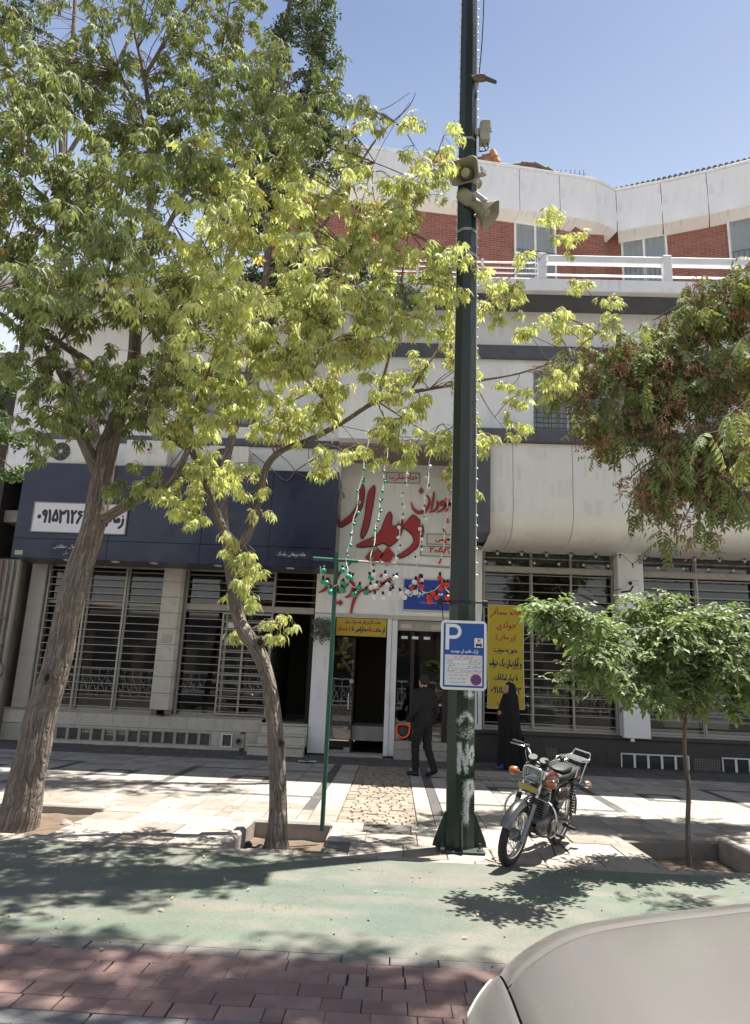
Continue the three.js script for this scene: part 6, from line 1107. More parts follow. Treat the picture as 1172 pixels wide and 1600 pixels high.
{
  const t = thing('control_box', 'small beige box with a cable loop fixed high on the pole', 'junction box', [0.90, 8.36, -7.58]); const m = std([0.36, 0.34, 0.28], 0.6, { map: T.grain });
  mesh('housing', cbox(-0.055, 0.075, -0.13, 0.14, -0.08, 0.09, 0.015), m, t); mesh('lid', cbox(-0.04, 0.085, 0.0, 0.15, -0.075, 0.105, 0.02), m, t); mesh('latch', ball(0.085, 0.0, 0.05, 0.012, 8, 6), M.blackMetal, t); mesh('bracket', cbox(-0.12, -0.055, -0.02, 0.06, -0.03, 0.03, 0.004), M.steel, t);
  mesh('cable', wire([[-0.02, -0.13, 0], [-0.01, -0.2, 0.03], [0.02, -0.26, 0.03], [-0.06, -0.27, 0.02], [-0.05, -0.2, 0.02]], 0.006), M.black, t); mesh('cable', wire([[0.04, -0.13, 0], [0.06, -0.2, 0.02], [0.02, -0.27, 0.03], [-0.05, -0.27, 0.03]], 0.006), M.black, t);
}
{ // dove on the pole
  const t = thing('dove', 'small brown dove perched on the side of the pole above the beige box', 'bird', [0.82, 9.10, -7.50], -0.35);
  const body = []; const prof = [[-0.13, 0.012, 0.0], [-0.09, 0.03, 0.01], [-0.03, 0.047, 0.02], [0.03, 0.048, 0.035], [0.07, 0.034, 0.06], [0.085, 0.026, 0.085], [0.105, 0.024, 0.1], [0.125, 0.014, 0.1], [0.15, 0.002, 0.094]];
  const pos = [], idx = []; prof.forEach(([x, r, y]) => { for (let i = 0; i < 10; i++) { const a = i / 10 * 2 * Math.PI; pos.push(-x, y + r * Math.sin(a), r * 0.9 * Math.cos(a)); } }); for (let k = 0; k + 1 < prof.length; k++) for (let i = 0; i < 10; i++) { const a = k * 10 + i, b = k * 10 + (i + 1) % 10; idx.push(a, a + 10, b, b, a + 10, b + 10); }
  const g = new THREE.BufferGeometry(); g.setAttribute('position', new THREE.BufferAttribute(new Float32Array(pos), 3)); g.setIndex(idx); g.computeVertexNormals(); const br = std([0.16, 0.11, 0.085], 0.8);
  mesh('body', g, br, t); mesh('tail', poly([[0.07, -0.01], [0.22, -0.115], [0.235, -0.09], [0.09, 0.035]], 0.035).translate(0, 0.0, -0.018), std([0.10, 0.075, 0.06], 0.8), t);
  for (const s of [-1, 1]) { mesh('wing', mv(rot(new THREE.SphereGeometry(0.05, 10, 6).scale(1.6, 0.55, 0.22), 0, 0, -0.3), 0.03, 0.03, s * 0.04), std([0.13, 0.09, 0.07], 0.8), t); mesh('leg', bar([-0.01, -0.02, s * 0.015], [-0.015, -0.06, s * 0.018], 0.004, 5), std([0.3, 0.12, 0.1], 0.7), t); }
}
{ // strings of tiny white lamps running up the pole
  const t = thing('pole_lights', 'strings of tiny white lamps running up both edges of the green pole', 'string lights', [PX, 0, PZ]); const white = std([0.75, 0.75, 0.72], 0.35);
  const r = (y) => 0.924 * lerp(0.146, 0.088, (y - 2.4) / 12.1), g = lathe([[0, 0.013], [0.009, 0.011], [0.012, 0.0], [0.008, -0.011], [0, -0.013]], 7);
  for (const [s, z] of [[-1, 0.04], [1, 0.07]]) { mesh('wire', wire(Array.from({ length: 14 }, (_, k) => { const y = 2.7 + k * 0.82; return [s * (r(y) + 0.004), y, z + 0.01 * Math.sin(k * 2)]; }), 0.004, 4), M.whitePaint, t); for (let k = 0; k < 78; k++) { const y = 2.75 + k * 0.132 + rr(-0.015, 0.015), o = new THREE.Mesh(g, white); o.name = 'bulb'; o.position.set(s * (r(y) + 0.012), y, z + 0.01); o.rotation.z = s * 1.2; t.add(o); } }
}
// ---------------------------------------------------------------- green post with cross bar and the strings of coloured bulbs
{
  const t = thing('festoon_post', 'thin green steel post with a cross bar standing at the corner of the tree pit', 'post', [-0.735, 0, -8.24]); const m = std([0.012, 0.085, 0.05], 0.45);
  mesh('post', [bar([0, -0.02, 0], [0.0, 3.05, 0], 0.026, 10)], m, t); mesh('post_top', bar([0, 0.9, 0], [0.0, 2.94, 0], 0.019, 10), m, t); mesh('cross_bar', [bar([-0.28, 2.975, 0], [0.26, 2.955, 0], 0.02, 8)], m, t); mesh('cross_bar', bar([0.26, 2.955, 0], [1.38, 2.92, 0.02], 0.015, 8), M.steel, t, 'bare steel end of the cross bar'); mesh('brace', bar([0, 2.75, 0], [0.18, 2.95, 0], 0.012, 8), m, t);
}
{
  const bulbG = lathe([[0, -0.05], [0.018, -0.047], [0.031, -0.034], [0.035, -0.018], [0.030, -0.002], [0.017, 0.012], [0, 0.014]], 14), sockG = lathe([[0, 0.055], [0.012, 0.053], [0.015, 0.04], [0.017, 0.008], [0.0, 0.008]], 10);
  const mat = { green: std([0.02, 0.30, 0.16], 0.3), white: std([0.80, 0.79, 0.74], 0.3), red: std([0.72, 0.045, 0.02], 0.3) };
  const X = [-0.62, -0.33, -0.03, 0.21, 0.50, 0.80], col = ['green', 'green', 'white', 'white', 'red', 'red'], names = ['green bulb string at the post end of the cross bar', 'green bulb string hanging between the post and the white bulbs', 'white bulb string next to the green ones', 'white bulb string next to the red ones', 'red bulb string next to the white ones, over the blue sign', 'red bulb string closest to the lamp pole'];
  const topX = [-0.44, -0.19, 0.10, 0.39, 0.66, 0.94];
  X.forEach((x, i) => {
    const t = thing('bulb_string', names[i], 'string lights', [0, 0, 0], 0, 'strings of coloured bulbs over the cross bar'); reseed(200 + i);
    const yTop = i === 1 ? 4.55 : i === 5 ? 4.2 : 4.75 - 0.03 * i, a = V(topX[i], yTop, -8.75), b = V(x, 2.94 + (i > 3 ? -0.03 : 0), -8.22), pts = [];
    for (let k = 0; k <= 12; k++) { const u = k / 12; pts.push([lerp(a.x, b.x, u) + 0.012 * Math.sin(k * 2.1), lerp(a.y, b.y, u) - 0.05 * Math.sin(u * Math.PI), lerp(a.z, b.z, u)]); }
    // the loose end loops under the bar
    const drop = [[b.x + 0.03, b.y - 0.12, b.z + 0.03], [b.x - 0.06, b.y - 0.26, b.z + 0.04], [b.x - 0.18, b.y - 0.30, b.z + 0.03], [b.x - 0.27, b.y - 0.2, b.z + 0.02], [b.x - 0.30, b.y - 0.06, b.z + 0.01]];
    mesh('wire', wire([...pts, ...drop], 0.006, 5, 60), M.whitePaint, t);
    const bulb = (p, tilt, yaw, sc = 1) => { const s = new THREE.Mesh(sockG, M.black); s.name = 'socket'; s.position.set(...p); s.rotation.set(tilt * Math.cos(yaw), 0, tilt * Math.sin(yaw)); s.scale.setScalar(sc); t.add(s); const o = new THREE.Mesh(bulbG, mat[col[i]]); o.name = 'bulb'; s.add(o); };
    for (let k = 2; k <= 11; k++) bulb([pts[k][0] + rr(-0.02, 0.02), pts[k][1] - 0.05, pts[k][2] + 0.01], rr(0.2, 1.0), rr(0, 6.28), 0.66);
    for (let k = 0; k < 9; k++) { const d = drop[Math.min(4, Math.floor(k * 0.56))]; bulb([d[0] + rr(-0.06, 0.06), d[1] - rr(0.02, 0.09), d[2] + rr(-0.04, 0.05)], rr(0, 0.5), rr(0, 6.28), 1.0); }
  });
  // carrying cable from the bent tree to the pole
  const c = thing('support_cable', 'thin cable slung from the bent tree to the lamp pole carrying the bulb strings', 'cable'); mesh('cable', wire([[-1.32, 4.85, -8.4], [-0.6, 4.78, -8.7], [0.1, 4.72, -8.78], [0.6, 4.72, -8.4], [PX - 0.05, 4.75, PZ - 0.12]], 0.006, 5, 40), M.black, c);
}
{ // zigzag of small pale bulbs under the cream fascia
  const t = thing('fascia_lights', 'zigzag string of small pale green bulbs under the curved cream fascia', 'string lights'); const pts = [], g = lathe([[0, -0.06], [0.02, -0.055], [0.032, -0.035], [0.028, -0.012], [0.014, 0.0], [0, 0.0]], 12), s = lathe([[0, 0.05], [0.016, 0.048], [0.018, 0.0], [0, 0.0]], 9), m = std([0.42, 0.47, 0.38], 0.3);
  for (let k = 0; k < 26; k++) pts.push([1.88 + k * 0.265, (k % 2 ? 4.46 : 4.28) + 0.02 * Math.sin(k * 3.1), -15.2 - 0.0 * k]);
  mesh('wire', wire(pts, 0.006, 4, 130), M.black, t);
  for (const p of pts) { const a = new THREE.Mesh(s, M.black); a.name = 'socket'; a.position.set(p[0], p[1] - 0.05, p[2]); a.rotation.z = rr(-0.2, 0.2); t.add(a); const b = new THREE.Mesh(g, m); b.name = 'bulb'; a.add(b); }
}
// ---------------------------------------------------------------- small fittings on the facade
function airConditioner(label, x, y, z, w, h, fan, logo) {
  const t = thing('air_conditioner', label, 'air conditioner', [x, y, z]); const m = std([0.72, 0.71, 0.67], 0.55, { map: T.panel });
  mesh('housing', cbox(-w / 2, w / 2, 0.05, h, -0.32, 0, 0.015), m, t); mesh('feet', [cbox(-w / 2 + 0.05, -w / 2 + 0.12, 0, 0.05, -0.3, -0.02), cbox(w / 2 - 0.12, w / 2 - 0.05, 0, 0.05, -0.3, -0.02)], M.rubber, t); mesh('side_cover', cbox(w / 2 - 0.12, w / 2 + 0.012, 0.08, h - 0.1, -0.3, 0.008, 0.01), m, t);
  if (fan) { const f = new THREE.Group(); f.name = 'fan'; f.position.set(-w * 0.15, h * 0.53, 0.004); t.add(f); mesh('fan_opening', rot(new THREE.CylinderGeometry(0.21, 0.21, 0.006, 28), Math.PI / 2), M.black, f); for (let k = 1; k < 7; k++) mesh('guard_ring', new THREE.TorusGeometry(0.032 * k + 0.02, 0.004, 4, 28).translate(0, 0, 0.014), M.steel, f); mesh('guard_spokes', [0, 1, 2, 3].map((k) => { const a = k * Math.PI / 4; return bar([-0.21 * Math.cos(a), -0.21 * Math.sin(a), 0.016], [0.21 * Math.cos(a), 0.21 * Math.sin(a), 0.016], 0.004, 4); }), M.steel, f); mesh('hub', rot(new THREE.CylinderGeometry(0.05, 0.05, 0.02, 16), Math.PI / 2).translate(0, 0, 0.012), M.steel, f); }
  if (logo) { mesh('logo', [clean(new THREE.PlaneGeometry(0.22, 0.16)).translate(w * 0.1, h * 0.62, 0.004)], std([1, 1, 1], 0.5, { map: print(128, 96, (c, W, H) => { c.fillStyle = '#c9c7c0'; c.fillRect(0, 0, W, H); c.fillStyle = '#a3223f'; c.beginPath(); c.arc(38, 34, 22, 0, 7); c.fill(); c.fillStyle = '#5a5654'; c.font = 'bold 34px sans-serif'; c.fillText('LG', 34, 90); }) }), t); }
  return t;
}
airConditioner('cream outdoor air conditioner unit with round fan on the left end of the navy fascia', -7.55, 6.0, -14.95, 0.95, 0.62, true, false);
airConditioner('cream air conditioner unit with red round logo on the fascia behind the leaning trunk', -5.75, 6.0, -14.95, 0.95, 0.66, false, true);
airConditioner('outdoor air conditioner unit on the navy fascia hidden among the leaves of the bent tree', -3.9, 6.0, -15.0, 0.9, 0.6, true, false);
{
  const t = thing('security_camera', 'white box security camera on the white pier of the right shop', 'security camera', [5.1, 3.86, -15.36], 0.5);
  mesh('housing', rot(cbox(-0.06, 0.06, -0.055, 0.055, -0.22, 0.2, 0.01), 0.12, -1.1), M.white, t); mesh('hood', rot(cbox(-0.075, 0.075, 0.056, 0.072, -0.22, 0.26, 0.004), 0.12, -1.1), M.white, t); mesh('arm', [bar([0.02, -0.05, -0.02], [0.0, -0.16, -0.1], 0.02), bar([0.0, -0.16, -0.1], [-0.05, -0.17, -0.3], 0.02)], M.blackMetal, t); mesh('lens', rot(mv(rot(new THREE.CylinderGeometry(0.04, 0.04, 0.02, 14), Math.PI / 2), 0, 0, 0.205), 0.12, -1.1), M.black, t);
  mesh('cable', wire([[-0.05, -0.1, -0.3], [-0.3, -0.14, -0.3], [-0.5, 0.02, -0.4]], 0.008), M.black, t);
}
{
  const t = thing('alarm_camera', 'tiny grey camera high on the white pier of the right shop', 'security camera', [5.35, 4.42, -15.60]); mesh('bracket', cbox(-0.02, 0.02, -0.02, 0.1, -0.03, 0.02, 0.004), M.blackMetal, t); mesh('housing', rot(lathe([[0, -0.06], [0.035, -0.05], [0.045, 0], [0.03, 0.04], [0, 0.045]], 12), 0.3).translate(0, -0.03, 0.04), M.steel, t);
}
{
  const t = thing('floodlight', 'flat grey floodlight on an arm at the edge of the red lettering', 'wall lamp', [-1.48, 5.55, -15.3]);
  mesh('housing', cbox(-0.22, 0.22, 0.02, 0.09, -0.14, 0.16, 0.02), M.steel, t); mesh('cooling_fins', [0, 1, 2, 3].map((k) => cbox(-0.18, 0.18, 0.09, 0.13, -0.11 + k * 0.07, -0.085 + k * 0.07, 0.004)), M.steel, t); mesh('glass', box(-0.2, 0.2, 0.008, 0.02, -0.12, 0.14), M.whitePaint, t); mesh('arm', [bar([0, 0.06, -0.12], [0.0, 0.12, -0.6], 0.02), bar([-0.16, 0.05, -0.1], [0.0, 0.1, -0.3], 0.012)], M.blackMetal, t);
  mesh('ear', cbox(-0.30, -0.2, 0.0, 0.05, -0.02, 0.04, 0.006), M.steel, t);
}
{ // wreath of dull leaves on the portal pillar
  const t = thing('hanging_plant', 'bushy dull green plant ball hanging on the white entrance pillar', 'plant', [-1.60, 2.64, -15.62]); reseed(61); const m = [leafMat(0.15, 0.17, 0.13, 0.15), leafMat(0.10, 0.125, 0.09, 0.15), leafMat(0.20, 0.21, 0.17, 0.15)];
  mesh('pot', lathe([[0, -0.1], [0.07, -0.1], [0.09, 0.02], [0.08, 0.02], [0.065, -0.08], [0, -0.08]], 14), M.concrete, t); mesh('hook', wire([[0, 0.05, -0.02], [0, 0.22, -0.1], [0, 0.2, -0.2]], 0.006), M.blackMetal, t);
  for (let i = 0; i < 170; i++) { const a = V(rr(-1, 1), rr(-1, 1), rr(-1, 1)).normalize(), o = new THREE.Mesh(LEAF.elm[i % 3], m[i % 3]); o.name = 'leaf'; o.position.copy(a).multiplyScalar(rr(0.06, 0.2)); o.position.y *= 1.05; o.quaternion.setFromUnitVectors(V(0, 1, 0), a); o.scale.setScalar(rr(0.7, 1.2)); t.add(o); }
}
{ // downpipes and gas meters at the left end
  const pipe = std([0.30, 0.26, 0.22], 0.6, { map: T.grain }), rust = std([0.22, 0.13, 0.09], 0.8, { map: T.grain });
  const t = thing('gas_pipes', 'rusty gas pipes and round meter on the wall end by the left shop', 'pipework', [-8.75, 0, -15.55]);
  for (const [x, y0, y1, r, m] of [[-0.2, 0.9, 3.9, 0.03, rust], [-0.08, 1.5, 3.9, 0.028, pipe], [0.05, 1.7, 3.9, 0.035, pipe], [0.2, 0.65, 3.9, 0.06, pipe]]) mesh('pipe', bar([x, y0, 0], [x, y1, 0], r, 9), m, t);
  for (const y of [1.7, 2.0, 2.6]) mesh('pipe_joint', bar([-0.22, y, 0.02], [0.1, y, 0.02], 0.028, 8), rust, t);
  for (const [x, y] of [[-0.22, 1.75], [-0.1, 1.95], [0.06, 1.72]]) mesh('valve', [bar([x, y, 0.02], [x, y, 0.1], 0.018), bar([x - 0.05, y, 0.1], [x + 0.05, y, 0.1], 0.012)], rust, t);
  mesh('meter', [mv(rot(lathe([[0, -0.06], [0.13, -0.055], [0.16, -0.02], [0.16, 0.02], [0.13, 0.055], [0, 0.06]], 20), Math.PI / 2), 0.1, 1.48, 0.1)], pipe, t); mesh('meter_dial', mv(rot(new THREE.CylinderGeometry(0.07, 0.07, 0.01, 16), Math.PI / 2), 0.1, 1.48, 0.165), M.whitePaint, t);
}
{
  const t = thing('paper_scrap', 'crumpled scrap of white paper lying on the pavement by the steps', 'litter', [-1.62, 0.004, -14.2]); const g = new THREE.PlaneGeometry(0.34, 0.2, 9, 6).rotateX(-Math.PI / 2), q = g.attributes.position; for (let i = 0; i < q.count; i++) q.setY(i, 0.004 + 0.05 * fbm(q.getX(i) * 2 + 3, q.getZ(i) * 2 + 3, 4, 3, 5)); g.computeVertexNormals(); mesh('sheet', g, M.whitePaint, t);
}
{ // stones in the pits
  reseed(91); const rockG = (r) => { const g = mergeVertices(new THREE.IcosahedronGeometry(r, 2)), q = g.attributes.position; for (let i = 0; i < q.count; i++) { const k = 0.75 + 0.5 * hash(Math.round(q.getX(i) * 300), Math.round(q.getY(i) * 300 + q.getZ(i) * 77), 4); q.setXYZ(i, q.getX(i) * k, q.getY(i) * k * 0.7, q.getZ(i) * k); } g.computeVertexNormals(); return clean(g); };
  const a = thing('stone', 'pale broken stone lying beside the foot of the leaning tree', 'stone', [-3.52, -0.07, -8.15]); mesh('rock', rockG(0.075), M.concrete, a);
  const b = thing('rubble_heap', 'little heap of dark rubble in the pit of the bent tree', 'rubble', [-1.42, -0.17, -7.85]); for (let k = 0; k < 9; k++) mesh('lump', rockG(rr(0.03, 0.06)).translate(rr(-0.12, 0.12), rr(0, 0.05), rr(-0.12, 0.12)), k % 3 ? M.darkStone : M.concrete, b);
  const dry = std([0.30, 0.20, 0.09], 0.9), lf = thing('fallen_leaves', 'dry yellow leaves scattered over the pavement and in the tree pits', 'leaves'); lf.userData.kind = 'stuff'; const gs = []; for (let i = 0; i < 260; i++) { const x = rr(-4.5, 4.5), z = rnd() < 0.6 ? rr(-8.6, -7.0) : rr(-11, -4); if (Object.values(PITS).some((P) => x > P[0][0] - 0.1 && x < P[1][0] + 0.1 && z < -7.2 && z > -8.75)) continue; gs.push(rot(leaflet(rr(0.03, 0.06), rr(0.012, 0.026), 0.004, 0.006), -Math.PI / 2 + rr(-0.15, 0.15), rr(0, 6.28)).translate(x, 0.012, z)); } mesh('leaf', gs, dry, lf).userData.kind = 'stuff';
}

{ // slack cables looped over the end of the navy fascia
  const t = thing('slack_cables', 'slack brown cables drooping in loops over the end of the navy fascia', 'cable'); const m = std([0.16, 0.12, 0.09], 0.8);
  mesh('cable', wire([[-3.4, 6.5, -15.2], [-2.9, 6.05, -14.75], [-2.5, 5.75, -14.74], [-2.3, 6.0, -14.76], [-1.9, 6.5, -15.3]], 0.012, 6, 40), m, t); mesh('cable', wire([[-2.9, 6.6, -15.3], [-2.5, 6.2, -14.85], [-2.2, 5.88, -14.74], [-1.8, 5.9, -14.74], [-1.5, 6.2, -14.85], [-1.45, 6.9, -15.3]], 0.010, 6, 40), m, t); mesh('cable', wire([[-2.15, 7.0, -15.36], [-2.05, 6.3, -15.0], [-1.75, 6.1, -14.8], [-1.5, 6.4, -15.0], [-1.42, 7.2, -15.36]], 0.009, 6, 40), m, t);
  mesh('hook', [bar([-2.0, 6.75, -15.39], [-2.0, 6.35, -15.36], 0.03), bar([-2.0, 6.35, -15.36], [-1.9, 6.3, -15.2], 0.02)], M.whitePaint, t);
}
{ // knots and pruning scars
  reseed(717); const scar = (parent, x, y, z, r, yaw) => { const g = new THREE.TorusGeometry(r, r * 0.34, 8, 18), q = g.attributes.position; for (let i = 0; i < q.count; i++) { const k = 0.86 + 0.28 * rnd(); q.setXYZ(i, q.getX(i) * k, q.getY(i) * k * 1.15, q.getZ(i) * k); } g.computeVertexNormals(); mesh('knot', [clean(g).rotateY(yaw).translate(x, y, z)], M.bark, parent); mesh('scar', clean(new THREE.SphereGeometry(r * 0.8, 12, 8).scale(1, 1.1, 0.35)).rotateY(yaw).translate(x, y, z), std([0.13, 0.10, 0.08], 0.95, { map: T.bark }), parent); };
  scar(big.t, 0.25, 1.48, 0.145, 0.055, 0.15); scar(big.t, 0.40, 2.5, 0.12, 0.04, -0.2); scar(bent.t, -0.33, 1.95, 0.085, 0.045, 0.3); scar(bent.t, -0.02, 0.9, 0.085, 0.03, -0.1);
}
// ---------------------------------------------------------------- motorcycle: local x forward, z to its right
{
  const t = thing('motorcycle', 'small dark motorcycle with orange indicators leaning on its stand beside the lamp pole', 'motorcycle', [1.42, 0.0, -7.56]);
  t.rotation.set(-0.24, -2.14, 0, 'YXZ'); t.scale.setScalar(0.95);
  const grey = std([0.23, 0.24, 0.26], 0.35, { metalness: 0.7 }), paint = new THREE.MeshPhysicalMaterial({ color: lin(0.045, 0.006, 0.006), roughness: 0.35, clearcoat: 0.8, clearcoatRoughness: 0.15 }), seatM = std([0.014, 0.014, 0.016], 0.65), alu = std([0.16, 0.16, 0.16], 0.45, { metalness: 0.7 }), orange = new THREE.MeshPhysicalMaterial({ color: lin(0.36, 0.085, 0.018), roughness: 0.3, clearcoat: 0.6 });
  const dullChrome = std([0.12, 0.12, 0.125], 0.28, { metalness: 0.85 });
  const P = (n, g, m, parent = t) => mesh(n, g, m, parent);
  const wheel = (x) => {
    const w = new THREE.Group(); w.name = 'wheel'; w.position.set(x, 0.292, 0); t.add(w);
    P('tyre', lathe([[0.225, -0.03], [0.25, -0.042], [0.275, -0.036], [0.29, -0.016], [0.293, 0], [0.29, 0.016], [0.275, 0.036], [0.25, 0.042], [0.225, 0.03], [0.222, 0], [0.225, -0.03]], 44).rotateX(Math.PI / 2), M.rubber, w);
    P('rim', lathe([[0.205, -0.024], [0.224, -0.031], [0.229, -0.028], [0.216, -0.018], [0.212, 0], [0.216, 0.018], [0.229, 0.028], [0.224, 0.031], [0.205, 0.024], [0.2, 0], [0.205, -0.024]], 44).rotateX(Math.PI / 2), M.chrome, w);
    P('hub', lathe([[0, -0.055], [0.03, -0.055], [0.06, -0.03], [0.062, 0.03], [0.03, 0.055], [0, 0.055]], 20).rotateX(Math.PI / 2), alu, w); P('axle', bar([0, 0, -0.11], [0, 0, 0.11], 0.009), M.chrome, w);
    const s = []; for (let k = 0; k < 36; k++) { const a = k / 36 * 2 * Math.PI, b = a + (k % 2 ? 0.5 : -0.5), z = k % 4 < 2 ? 0.035 : -0.035; s.push(bar([0.05 * Math.cos(b), 0.05 * Math.sin(b), z], [0.21 * Math.cos(a), 0.21 * Math.sin(a), z * 0.2], 0.0024, 4)); } P('spoke', s, M.chrome, w).userData.kind = 'stuff';
    const tr = []; for (let k = 0; k < 40; k++) { const a = k / 40 * 2 * Math.PI; tr.push(rot(box(-0.006, 0.006, -0.003, 0.003, -0.028, 0.028), 0, 0.3 * (k % 2 ? 1 : -1)).translate(0, 0.292, 0).applyMatrix4(new THREE.Matrix4().makeRotationZ(a))); } P('tread', tr, M.rubber, w).userData.kind = 'stuff';
    return w;
  };
  wheel(0.64); wheel(-0.62);
  const fender = (cx, r, a0, a1, hw, m, n, rise = 0.012) => { const pos = [], idx = [], N = 18, K = 7; for (let i = 0; i <= N; i++) { const a = lerp(a0, a1, i / N); for (let j = 0; j <= K; j++) { const s = (j / K) * 2 - 1, rad = r + rise * (1 - s * s) - 0.03 * Math.pow(Math.abs(s), 4); pos.push(cx + rad * Math.cos(a), 0.292 + rad * Math.sin(a), s * hw); } } for (let i = 0; i < N; i++) for (let j = 0; j < K; j++) { const a = i * (K + 1) + j, b = a + K + 1; idx.push(a, a + 1, b, a + 1, b + 1, b); } const g = new THREE.BufferGeometry(); g.setAttribute('position', new THREE.BufferAttribute(new Float32Array(pos), 3)); g.setIndex(idx); g.computeVertexNormals(); return P(n, clean(g), m); };
  fender(0.64, 0.325, 0.35, 2.6, 0.058, dullChrome, 'front_fender'); fender(-0.62, 0.33, 0.5, 3.1, 0.07, dullChrome, 'rear_fender');
  P('fender_stay', [bar([0.64, 0.29, 0.075], [0.47, 0.56, 0.066], 0.006), bar([0.64, 0.29, -0.075], [0.47, 0.56, -0.066], 0.006)], M.chrome);
  for (const s of [-1, 1]) { const f = new THREE.Group(); f.name = 'fork_leg'; t.add(f); const at = (u, z = 0.088) => [lerp(0.64, 0.41, u), lerp(0.29, 0.93, u), s * z]; P('slider', [bar(at(-0.04), at(0.5), 0.024, 12), bar(at(-0.05), at(0.04), 0.029, 12)], grey, f); P('stanchion', bar(at(0.5), at(1), 0.0165, 12), M.chrome, f); P('gaiter', lathe([[0.026, 0], [0.03, 0.02], [0.024, 0.03], [0.03, 0.045], [0.02, 0.06], [0.0, 0.06]], 12).applyQuaternion(new THREE.Quaternion().setFromUnitVectors(V(0, 1, 0), V(-0.23, 0.64, 0).normalize())).translate(...at(0.49)), M.rubber, f); P('reflector', cbox(at(0.62)[0] - 0.008, at(0.62)[0] + 0.008, at(0.62)[1] - 0.02, at(0.62)[1] + 0.02, s * 0.105 - 0.004, s * 0.105 + 0.004, 0.003), orange, f); }
  P('triple_clamp', [cbox(0.40, 0.47, 0.79, 0.815, -0.12, 0.12, 0.008), cbox(0.37, 0.44, 0.92, 0.945, -0.12, 0.12, 0.008)], alu); P('steering_head', bar([0.435, 0.74, 0], [0.37, 0.95, 0], 0.03, 12), M.blackMetal);
  { // headlight: rounded rectangular lamp in a chrome rim
    const h = new THREE.Group(); h.name = 'headlight'; h.position.set(0.50, 0.865, 0); h.rotation.z = -0.12; t.add(h); const sq = (w, hh, x) => { const o = []; for (let i = 0; i < 24; i++) { const a = i / 24 * 2 * Math.PI, c = Math.cos(a), s = Math.sin(a); o.push([x, hh * Math.sign(s) * Math.pow(Math.abs(s), 0.4), w * Math.sign(c) * Math.pow(Math.abs(c), 0.4)]); } return o; };
    const loft = (R) => { const pos = [], idx = []; R.forEach((r) => r.forEach((p) => pos.push(...p))); for (let k = 0; k + 1 < R.length; k++) for (let i = 0; i < 24; i++) { const a = k * 24 + i, b = k * 24 + (i + 1) % 24; idx.push(a, a + 24, b, b, a + 24, b + 24); } const g = new THREE.BufferGeometry(); g.setAttribute('position', new THREE.BufferAttribute(new Float32Array(pos), 3)); g.setIndex(idx); g.computeVertexNormals(); return clean(g); };
    P('bucket', loft([sq(0.01, 0.01, -0.11), sq(0.05, 0.04, -0.10), sq(0.085, 0.062, -0.03), sq(0.096, 0.07, 0.0)]), M.black, h); P('rim', loft([sq(0.098, 0.073, -0.012), sq(0.106, 0.081, 0.002), sq(0.104, 0.079, 0.018), sq(0.092, 0.067, 0.02)]), M.chrome, h);
    P('reflector', loft([sq(0.094, 0.069, 0.016), sq(0.06, 0.045, -0.015), sq(0.02, 0.015, -0.03), sq(0.001, 0.001, -0.032)]), M.chrome, h); P('lens', loft([sq(0.094, 0.069, 0.017), sq(0.07, 0.05, 0.024), sq(0.03, 0.022, 0.027), sq(0.001, 0.001, 0.028)]), M.glass, h);
    P('lens_ribs', Array.from({ length: 7 }, (_, k) => bar([0.014, -0.05, -0.07 + k * 0.0233], [0.014, 0.05, -0.07 + k * 0.0233], 0.004, 5)), std([0.5, 0.5, 0.48], 0.3), h);
  }
  for (const [x, y, s, l] of [[0.49, 0.835, 1, 0.20], [0.49, 0.835, -1, 0.20], [-0.78, 0.70, 1, 0.16], [-0.78, 0.70, -1, 0.16]]) { const d = new THREE.Group(); d.name = 'indicator'; d.position.set(x, y, s * l); t.add(d); const f = x > 0 ? 1 : -1; P('lens', new THREE.SphereGeometry(0.05, 14, 10).scale(0.75, 0.8, 1).translate(f * 0.02, 0, 0), orange, d); P('shell', new THREE.SphereGeometry(0.046, 12, 8).scale(0.8, 0.85, 1).translate(-f * 0.02, 0, 0), M.chrome, d); P('stalk', bar([0, 0, -s * 0.03], [0, 0, -s * (l - 0.05)], 0.008), M.blackMetal, d); }
  P('number_plate', [mv(rot(cbox(-0.004, 0.004, -0.027, 0.027, -0.10, 0.10, 0.003), 0, 0, -0.15), 0.555, 0.735, 0)], std([0.36, 0.29, 0.06], 0.5, { map: print(256, 80, (c, w, h) => { c.fillStyle = '#fff'; c.fillRect(0, 0, w, h); write(c, '۷۶۲ ۳۱۸۵', w / 2, h * 0.75, 66, '#222', w * 0.8, 0.14); }) }));
